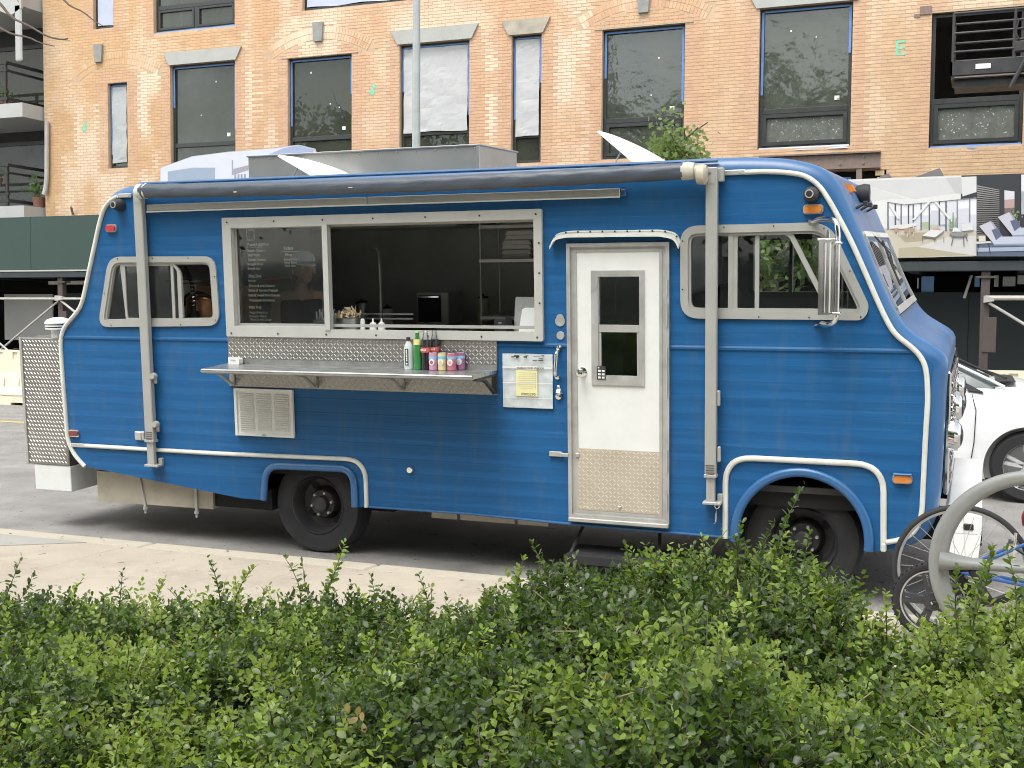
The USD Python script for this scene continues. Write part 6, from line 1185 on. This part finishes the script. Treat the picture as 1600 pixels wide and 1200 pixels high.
top = [(J(0, 0, .90), .142, J(.02, 0, 1.08), .132), (J(.02, .06, 1.08), .127, J(.05, .08, 1.20), .108), (J(.02, -.06, 1.08), .127, J(.05, -.08, 1.20), .108), (J(.045, .11, 1.26), .048, J(.05, .10, 1.18), .06), (J(.045, -.11, 1.26), .048, J(.05, -.10, 1.18), .06)]
part(pe, 'sleeveless_top', body_mesh(top, .018, 4), mat('black_cotton', (.016, .016, .018), .9), smooth=True)
tr_ = [(J(0, 0, .88), .150, J(0, 0, .94), .146)] + [q for s in (-1, 1) for q in ((J(0, .085 * s, .90), .108, J(.03, .10 * s, .48), .075), (J(.03, .10 * s, .48), .073, J(-.01, .10 * s, .10), .058))]
part(pe, 'trousers', body_mesh(tr_, .02, 4), mat('dark_denim', (.03, .035, .05), .85), smooth=True)
part(pe, 'shoes', cat([hull([J(f, .105 * s + q, z) for f, q, z in ((-.06, -.04, 0), (-.06, .04, 0), (.20, -.035, 0), (.20, .035, 0), (-.05, -.035, .08), (-.05, .035, .08), (.08, -.035, .08), (.18, .03, .04))]) for s in (-1, 1)]), M['black'])
cap_c = hd + np.array([0, 0, .055]) - face * .012
cp = lathe([(.098, -.02), (.100, .0), (.094, .035), (.074, .065), (.04, .082), (0, .088)], 28); cp.apply_translation(cap_c); part(pe, 'cap', cp, mat('pale_blue_cap', (.66, .76, .84), .8), smooth=40)
part(pe, 'cap_band', lathe([(.1005, -.022), (.1015, .004)], 28).apply_translation(cap_c), mat('teal_cap_band', (.12, .30, .36), .8))
part(pe, 'cap_peak', hull([cap_c + face * f + side * s + np.array([0, 0, z]) for f, s, z in ((.07, -.075, -.012), (.07, .075, -.012), (.14, -.055, -.024), (.14, .055, -.024), (.168, 0, -.03), (.07, -.075, -.018), (.07, .075, -.018), (.168, 0, -.036), (.14, .05, -.030), (.14, -.05, -.030))]), mat('white_cap_peak', (.72, .76, .78), .8))
part(pe, 'hair', cat([body_mesh([(hd - face * .03 + np.array([0, 0, .02]), .088, hd - face * .045 - np.array([0, 0, .05]), .062)], .02, 3)]), mat('dark_hair', (.03, .022, .018), .7), smooth=True)
ld = rest('ladle', 'steel ladle with red handle hanging behind the menu pane', 'ladle', -5.02, .36, 2.06); part(ld, 'handle', rod((-.13, 0, 0), (.0, 0, .008), .012, 10), mat('red_handle', (.52, .10, .09), .5)); part(ld, 'bowl', cat([rod((0, 0, .008), (.10, 0, .012), .005, 8), hull([(.14 + .055 * math.cos(a), .03 * math.sin(a), .012 + z) for a in np.linspace(0, 6.28, 14) for z in (-.012, .012)])]), M['chrome'])

# ------------------------------------------------------------------ bicycle rack and bicycles at the kerb
RY = 6.22
rk_ = thing('bicycle_rack', 'galvanised hoop bicycle rack with a crossbar at the kerb on the right', 'bicycle rack', (.285, RY, .15))
th = np.linspace(0, 2 * PI, 64, endpoint=False); sec = .047
ringm = tube([(.445 * math.cos(a), 0, .447 + .445 * math.sin(a)) for a in th], [sec * (1 - .26 * max(0, math.sin(a)) ** 2) for a in th], 14, squash=.75, closed=True)
part(rk_, 'hoop', ringm, M['rackgrey'], smooth=60)
part(rk_, 'crossbar', tube([(-.44, 0, .452), (-.36, 0, .448), (-.28, 0, .445), (0, 0, .444), (.28, 0, .445), (.36, 0, .448), (.44, 0, .452)], [.085, .060, .046, .042, .046, .060, .085], 16, squash=.62), M['rackgrey'], smooth=60)
part(rk_, 'base_plate', bx(-.12, .12, -.09, .09, -.002, .014, .004), M['rackgrey'])
def spoked(parent, x, z, r, tr_, spokes, name='wheel'):
    w = part(parent, name, torus(r - tr_, tr_, (x, 0, z), nR=64, nr=12, squash=.95), M['black'], smooth=60)
    part(w, 'rim', lathe([(r - tr_ * 2.4, -.010), (r - tr_ * 1.6, -.013), (r - tr_ * 1.5, 0), (r - tr_ * 1.6, .013), (r - tr_ * 2.4, .010), (r - tr_ * 2.4, -.010)], 64, 'y', (x, 0, z)), M['alu'], smooth=30)
    sp = []
    for k in range(spokes):
        a = 2 * PI * k / spokes; b_ = a + (.9 if k % 2 else -.9); s = .028 if (k // 2) % 2 else -.028
        sp.append(rod((x + .028 * math.cos(b_), s, z + .028 * math.sin(b_)), (x + (r - tr_ * 2.3) * math.cos(a), 0, z + (r - tr_ * 2.3) * math.sin(a)), .0014, 5))
    part(w, 'spokes', cat(sp), M['galv']); part(w, 'hub', lathe([(0, -.05), (.02, -.05), (.022, -.03), (.034, -.03), (.034, -.026), (.016, -.024), (.016, .024), (.034, .026), (.034, .03), (.02, .03), (.02, .05), (0, .05)], 18, 'y', (x, 0, z)), M['alu'])
    return w
bk = thing('blue_bicycle', 'blue road bicycle with wire spokes parked behind the hoop rack', 'bicycle', (-.055, 6.66, .12))
R1 = .352
spoked(bk, 0, R1, R1, .017, 32, 'rear_wheel'); spoked(bk, 1.02, R1, R1, .017, 32, 'front_wheel')
bf = mat('blue_bicycle_paint', (.045, .12, .34), .3, var=.05, coat=.5)
BB, ST, HT, HB = (.43, 0, .29), (.33, 0, .62), (.83, 0, .86), (.87, 0, .72)
part(bk, 'frame', cat([rod(BB, ST, .015), rod(BB, HB, .017), rod(HT, HB, .019)] + [rod((0, s * .06, R1), (.40, s * .03, .29), .010) for s in (-1, 1)] + [rod((0, s * .06, R1), (.84, s * .022, .82), .009) for s in (-1, 1)] + [rod((.88, s * .03, .70), (1.02, s * .05, R1), .011) for s in (-1, 1)]), bf)
part(bk, 'chainset', cat([torus(.095, .006, (BB[0], -.05, BB[2]), nR=32, nr=6), rod((BB[0], -.06, BB[2]), (BB[0] + .12, -.07, BB[2] - .12), .010), bx(BB[0] + .08, BB[0] + .17, -.13, -.07, BB[2] - .135, BB[2] - .115), rod((BB[0], .06, BB[2]), (BB[0] - .12, .07, BB[2] + .12), .010)] + [rod((BB[0], -.05, BB[2]), (BB[0] + .09 * math.cos(a), -.05, BB[2] + .09 * math.sin(a)), .007) for a in np.arange(0, 6.2, 1.2566)]), M['alu'])
part(bk, 'chain', cat([tube([(0, -.05, R1 + .035), (BB[0], -.05, BB[2] + .095)], .004, 5), tube([(0, -.05, R1 - .035), (BB[0], -.05, BB[2] - .095)], .004, 5)]), M['galv'])
part(bk, 'brake', cat([hull([(.235 + a, y, .50 + c) for a, c in ((-.02, -.02), (.03, -.03), (.04, .03), (-.01, .04)) for y in (-.05, -.02)]), rod((.22, -.04, .52), (.32, -.05, .46), .009), rod((.26, -.05, .58), (.25, -.05, .44), .007)]), M['chrome'])
part(bk, 'saddle', hull([(x, y, z) for x, y, z in ((.32, -.07, .98), (.32, .07, .98), (.58, 0, .99), (.34, 0, 1.01), (.34, -.05, .95), (.34, .05, .95), (.56, 0, .96))]), M['black']); part(bk, 'seat_post', rod(ST, (.38, 0, .96), .013), M['alu'])
part(bk, 'handlebar', tube(chaikin([(.90, -.21, .92), (.98, -.21, .93), (.98, -.21, .80), (.90, -.21, .78)], 2), .012, 8), M['black']); part(bk, 'handlebar', tube([(.84, 0, .88), (.90, 0, .93), (.90, -.21, .92)], .012, 8), M['alu']); part(bk, 'handlebar', tube([(.90, 0, .93), (.90, .21, .92), (.98, .21, .93)], .012, 8), M['alu'])
part(bk, 'lock', tube(chaikin([(.30, -.03, .62), (.29, -.06, .68), (.33, -.07, .73), (.36, -.04, .70)], 2), .011, 8), mat('dark_red_lock', (.20, .02, .025), .45))
sb_ = thing('mag_bicycle', 'small bicycle with black five-spoke wheels low beside the hoop rack', 'bicycle', (-.185, 6.38, .15))
def mag(x, z, r):
    w = part(sb_, 'wheel', lathe([(r - .045, -.018), (r - .03, -.026), (r - .012, -.024), (r, -.008), (r, .008), (r - .012, .024), (r - .03, .026), (r - .045, .018)], 56, 'y', (x, 0, z)), M['tyre'], smooth=40)
    part(w, 'tread_knobs', cat([bx(-.004, .004, s * .017 - .006, s * .017 + .006, r - .004, r + .003).apply_transform(trimesh.transformations.rotation_matrix(2 * PI * (k + .5 * (s > 0)) / 44, [0, 1, 0])).apply_translation((x, 0, z)) for k in range(44) for s in (-1, 1)]), M['tyre'], kind='stuff')
    part(w, 'rim_edge', lathe([(r - .050, -.019), (r - .042, -.021), (r - .041, -.018)], 56, 'y', (x, 0, z)), M['alu'])
    sp = [lathe([(r - .056, -.014), (r - .046, -.016), (r - .046, .016), (r - .056, .014), (r - .056, -.014)], 56, 'y', (0, 0, 0)), lathe([(0, -.036), (.014, -.036), (.016, -.028), (.046, -.026), (.050, -.016), (.050, .02), (0, .02)], 24, 'y')]
    for k in range(5):
        a = 2 * PI * k / 5 + .55
        for da in (-.11, .11):
            e = np.array([math.cos(a + da), math.sin(a + da)]) * (r - .05); b_ = np.array([math.cos(a + da * 2.2), math.sin(a + da * 2.2)]) * .038; n_ = np.array([-math.sin(a), math.cos(a)]) * .0105
            sp.append(hull([(q[0], y, q[1]) for q in (b_ + n_, b_ - n_, e + n_, e - n_) for y in (-.018, .010)]))
    m_ = cat(sp); m_.apply_translation((x, 0, z)); part(w, 'mag_spokes', m_, mat('black_mag' + str(int(x * 10)), (.025, .025, .027), .3, coat=.4)); part(w, 'axle_nut', lathe([(0, -.048), (.010, -.046), (.012, -.036)], 8, 'y', (x, 0, z)), M['chrome'])
mag(0, .205, .203); mag(.74, .205, .203)
part(sb_, 'frame', cat([rod((0, s * .045, .205), (.28, s * .03, .22), .011) for s in (-1, 1)] + [rod((.28, 0, .22), (.18, 0, .38), .018), rod((.28, 0, .22), (.60, 0, .38), .022), rod((.62, 0, .38), (.57, 0, .56), .02)] + [rod((.61, s * .03, .42), (.74, s * .04, .205), .012) for s in (-1, 1)]), M['blacksteel'])
part(sb_, 'kick_stand', cat([tube(chaikin([(-.02, -.06, .06), (.05, -.07, .03), (.14, -.08, .05), (.20, -.07, .12)], 2), .010, 8), bx(-.05, .10, -.085, -.05, .02, .05, .006)]), M['alu']); part(sb_, 'saddle', hull([(x, y, z) for x, y, z in ((.08, -.05, .385), (.08, .05, .385), (.26, 0, .39), (.1, 0, .41), (.1, 0, .36))]), M['black']); part(sb_, 'handlebar', cat([rod((.57, 0, .55), (.55, 0, .62), .012), rod((.55, -.2, .62), (.55, .2, .62), .012)]), M['black'])

# ------------------------------------------------------------------ hedge in the foreground
def at_y(px, py, y): d = Rc @ np.array([(px - 800) / 1840, (py - 600) / 1840, 1.0]); return CAM + d * (y / d[1])
HB_ = 2.78
crest_px = [(-300, 915), (0, 918), (100, 938), (200, 948), (350, 934), (450, 940), (560, 926), (650, 940), (720, 940), (790, 910), (850, 882), (950, 874), (1050, 850), (1150, 832), (1240, 845), (1310, 896), (1380, 965), (1430, 975), (1500, 945), (1600, 930), (1900, 930)]
cr_ = np.array([at_y(a, b_, HB_) for a, b_ in crest_px]); o_ = np.argsort(cr_[:, 0]); cx_, cz_ = cr_[o_, 0], cr_[o_, 2]
def hedge_top(x, y):
    n1 = meshkit.fbm(np.stack([x * 2.2, y * 2.2, np.zeros_like(x)], -1), 3, 21) - .5; n2 = meshkit.fbm(np.stack([x * 7, y * 7, np.ones_like(x)], -1), 2, 5) - .5
    f = np.clip((y - 2.3) / .5, 0, 1)
    return (np.interp(x, cx_, cz_) - .055) * f + (np.interp(x, cx_, cz_) * .5 + .5 * np.mean(cz_) - .06) * (1 - f) + .16 * n1 * (1 - .6 * f) + .07 * n2 - .55 * np.clip(y - 2.86, 0, 1) ** 1.0
hg = thing('hedge', 'green small-leaved box hedge along the bottom of the picture', 'hedge', (0, 0, 0))
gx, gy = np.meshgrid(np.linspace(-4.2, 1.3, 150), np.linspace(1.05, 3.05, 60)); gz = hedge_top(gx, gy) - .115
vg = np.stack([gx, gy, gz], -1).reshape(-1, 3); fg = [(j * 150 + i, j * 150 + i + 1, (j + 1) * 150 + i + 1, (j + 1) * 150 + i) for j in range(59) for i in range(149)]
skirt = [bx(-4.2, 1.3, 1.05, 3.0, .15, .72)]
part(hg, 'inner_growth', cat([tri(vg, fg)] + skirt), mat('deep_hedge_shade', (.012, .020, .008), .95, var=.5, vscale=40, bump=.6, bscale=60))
def one_leaf(c, d, nrm_, L, w):
    d = d / np.linalg.norm(d); s = np.cross(nrm_, d); s /= np.linalg.norm(s) + 1e-9; u = np.cross(d, s)
    v = [c, c + d * L * .30 + s * w * .36 + u * L * .05, c + d * L * .66 + s * w * .5 + u * L * .07, c + d * L * .93 + s * w * .22 + u * L * .04, c + d * L * 1.0, c + d * L * .93 - s * w * .22 + u * L * .04, c + d * L * .66 - s * w * .5 + u * L * .07, c + d * L * .30 - s * w * .36 + u * L * .05, c + d * L * .5, c + d * L * .80]
    return v, [(0, 1, 8), (1, 2, 8), (2, 9, 8), (2, 3, 9), (3, 4, 9), (4, 5, 9), (5, 6, 9), (6, 8, 9), (6, 7, 8), (7, 0, 8)]
def sprig(seed, length, pairs, L):
    r = np.random.default_rng(seed); V, F = [], []; n = 0
    ax = np.array([r.normal(0, .12), r.normal(0, .12), 1]); cv = np.array([r.normal(0, .25), r.normal(0, .25), 0])
    f = lambda t: ax * length * t + cv * length * t * t
    for k in range(pairs):
        t = (k + .6) / pairs; a = k * 1.571 * 1.0 + r.normal(0, .45)
        for s in (0, PI):
            tt = t + r.normal(0, .03); c = f(tt); el_ = .22 + .55 * t + r.normal(0, .30); d = np.array([math.cos(a + s) * math.cos(el_), math.sin(a + s) * math.cos(el_), math.sin(el_)])
            nn = np.array([-math.cos(a + s) * math.sin(el_), -math.sin(a + s) * math.sin(el_), math.cos(el_)]) + r.normal(0, .28, 3); q = L * r.uniform(.75, 1.15) * (1 - .35 * max(0, t - .7) / .3)
            v, fc = one_leaf(c, d, nn, q, q * r.uniform(.54, .70)); V += v; F += [tuple(n + i for i in tq) for tq in fc]; n += len(v)
    return trimesh.Trimesh(np.array(V), np.array(F), process=False), tube([f(t) for t in np.linspace(0, .98, 5)], [.0017, .0015, .0013, .001, .0007], 5)
protos, twp = [], []
for k, (ln, pr, L, mm) in enumerate(((.080, 7, .0185, 'hedge0'), (.095, 8, .0195, 'hedge0'), (.080, 7, .019, 'hedge1'), (.095, 8, .020, 'hedge1'), (.075, 7, .0175, 'hedge1'), (.065, 6, .018, 'hedge2'), (.085, 7, .019, 'hedge2'), (.06, 3, .019, 'dry'))):
    a, b_ = sprig(100 + k, ln, pr, L); protos.append((f'leaf_sprig_{k:03d}' if k else 'leaf_sprig', a, M[mm], True)); twp.append((f'twig_{k:03d}' if k else 'twig', b_, M['twig'], True))
nS = 21000
sx = rng.uniform(-4.0, 1.2, nS); sy = 1.1 + 1.95 * rng.uniform(0, 1, nS) ** .85; dp = rng.exponential(.042, nS); dp = np.minimum(dp, .16)
sz_ = hedge_top(sx, sy) - dp - .045
up = np.column_stack([rng.normal(0, .50, nS), rng.normal(-.2, .50, nS) + np.clip(sy - 2.7, 0, 1) * 1.5, np.full(nS, 1.0)])
qq = quat_to(up, rng.uniform(0, 6.28, nS)); ss = rng.uniform(.75, 1.2, nS)
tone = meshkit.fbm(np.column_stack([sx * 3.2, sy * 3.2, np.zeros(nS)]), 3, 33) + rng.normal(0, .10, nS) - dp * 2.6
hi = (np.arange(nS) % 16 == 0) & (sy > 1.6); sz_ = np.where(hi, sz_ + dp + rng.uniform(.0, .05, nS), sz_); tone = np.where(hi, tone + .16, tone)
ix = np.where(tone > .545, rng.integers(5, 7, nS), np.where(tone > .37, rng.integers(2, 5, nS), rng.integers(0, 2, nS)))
ix = np.where(rng.uniform(0, 1, nS) < .006, 7, ix)
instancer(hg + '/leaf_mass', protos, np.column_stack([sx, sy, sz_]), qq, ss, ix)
sel = np.arange(0, nS, 3); instancer(hg + '/twig_mass', twp, np.column_stack([sx, sy, sz_])[sel], qq[sel], ss[sel], ix[sel])
# single shoots that stand out of the crest
for k, (px, py, y, ln, lx, ly, mm) in enumerate(((548, 848, 2.75, .12, .5, 0, 'hedge2'), (330, 868, 2.7, .10, -.2, 0, 'hedge1'), (372, 872, 2.6, .08, .1, 0, 'hedge2'), (445, 895, 2.6, .12, -.8, 0, 'hedge1'), (32, 876, 2.65, .10, .5, 0, 'hedge1'), (52, 905, 2.5, .09, .3, 0, 'hedge0'), (108, 895, 2.7, .08, 0, 0, 'hedge2'), (196, 893, 2.7, .08, .2, 0, 'hedge0'), (242, 905, 2.7, .07, 0, 0, 'hedge2'), (470, 872, 2.75, .09, 0, 0, 'hedge1'), (512, 868, 2.72, .09, .1, 0, 'hedge1'), (600, 905, 2.7, .08, .2, 0, 'hedge1'), (672, 898, 2.7, .07, 0, 0, 'hedge1'), (760, 905, 2.6, .07, .3, 0, 'hedge2'), (808, 872, 2.72, .09, 0, 0, 'hedge2'), (850, 843, 2.72, .11, -.1, 0, 'hedge1'), (976, 845, 2.72, .11, -.3, 0, 'hedge1'), (1040, 862, 2.75, .09, 0, 0, 'hedge2'), (1090, 828, 2.75, .12, .1, 0, 'hedge1'), (1135, 815, 2.78, .12, -.2, 0, 'hedge1'), (1200, 765, 2.75, .20, -.02, 0, 'hedge0'), (1160, 820, 2.75, .12, -.3, 0, 'hedge0'), (1264, 822, 2.74, .14, .1, 0, 'hedge1'), (1285, 880, 2.7, .07, .6, 0, 'hedge1'), (1335, 905, 2.7, .07, .5, 0, 'hedge0'), (1388, 922, 2.6, .07, 0, 0, 'hedge2'), (1508, 872, 2.5, .10, -.1, 0, 'hedge2'), (1532, 852, 2.45, .13, .05, 0, 'hedge1'), (1562, 858, 2.45, .10, .3, 0, 'hedge1'), (1590, 865, 2.5, .10, 0, 0, 'hedge1'), (880, 880, 2.7, .07, .2, 0, 'hedge1'), (920, 885, 2.7, .07, -.1, 0, 'hedge0'), (1478, 885, 2.55, .08, -.2, 0, 'hedge1'), (148, 912, 2.6, .07, .4, 0, 'hedge1'), (285, 915, 2.7, .07, -.2, 0, 'hedge1'), (405, 915, 2.7, .07, .2, 0, 'hedge2'))):
    tip = at_y(px, py, y); ln2 = ln + .05; d = np.array([lx, ly, 1.0]); d /= np.linalg.norm(d); lf, st = sprig(300 + k, ln2, int(ln2 / .0105), .0215)
    q = quat_to(d[None], np.array([k * 1.3]))[0]; Rm = trimesh.transformations.quaternion_matrix(q); base = tip - d * ln2
    for m_ in (lf, st): m_.apply_transform(Rm); m_.apply_translation(base)
    s_ = part(hg, 'shoot', st, M['twig'], smooth=True); part(s_, 'shoot_leaves', lf, M[mm], smooth=True)

cr2 = np.random.default_rng(9)
for k in range(46):
    x, y = cr2.uniform(-2.9, .4), cr2.uniform(1.75, 2.8); z = float(hedge_top(np.array([x]), np.array([y]))[0]) - .015; d = np.array([cr2.normal(0, .8), cr2.normal(-.3, .6), cr2.uniform(.2, 1.0)]); d /= np.linalg.norm(d); L = cr2.uniform(.06, .16)
    p0 = np.array([x, y, z]); part(hg, 'bare_stem', tube([p0 - d * L * .5, p0 + cr2.normal(0, .008, 3), p0 + d * L * .5 + cr2.normal(0, .008, 3)], [.0024, .002, .0013], 6), M['paletwig'])
lit = np.random.default_rng(12)
gl = thing('leaf_litter', 'scattered dry leaf crumbs lying on the sidewalk by the kerb', 'litter', (0, 0, 0)); LL_ = []
for _ in range(70):
    c = np.array([lit.uniform(-7.5, -1.0), lit.uniform(4.8, 6.9), .156]); a = lit.uniform(0, 6.28); s_ = lit.uniform(.008, .022); d = np.array([math.cos(a), math.sin(a), lit.normal(0, .15)]) * s_; e = np.array([-math.sin(a), math.cos(a), lit.normal(0, .15)]) * s_ * .5
    LL_.append(tri([c - d, c + e, c + d, c - e + np.array([0, 0, .003])], [(0, 1, 2, 3)]))
part(gl, 'crumbs', cat(LL_), M['bark'], kind='stuff')
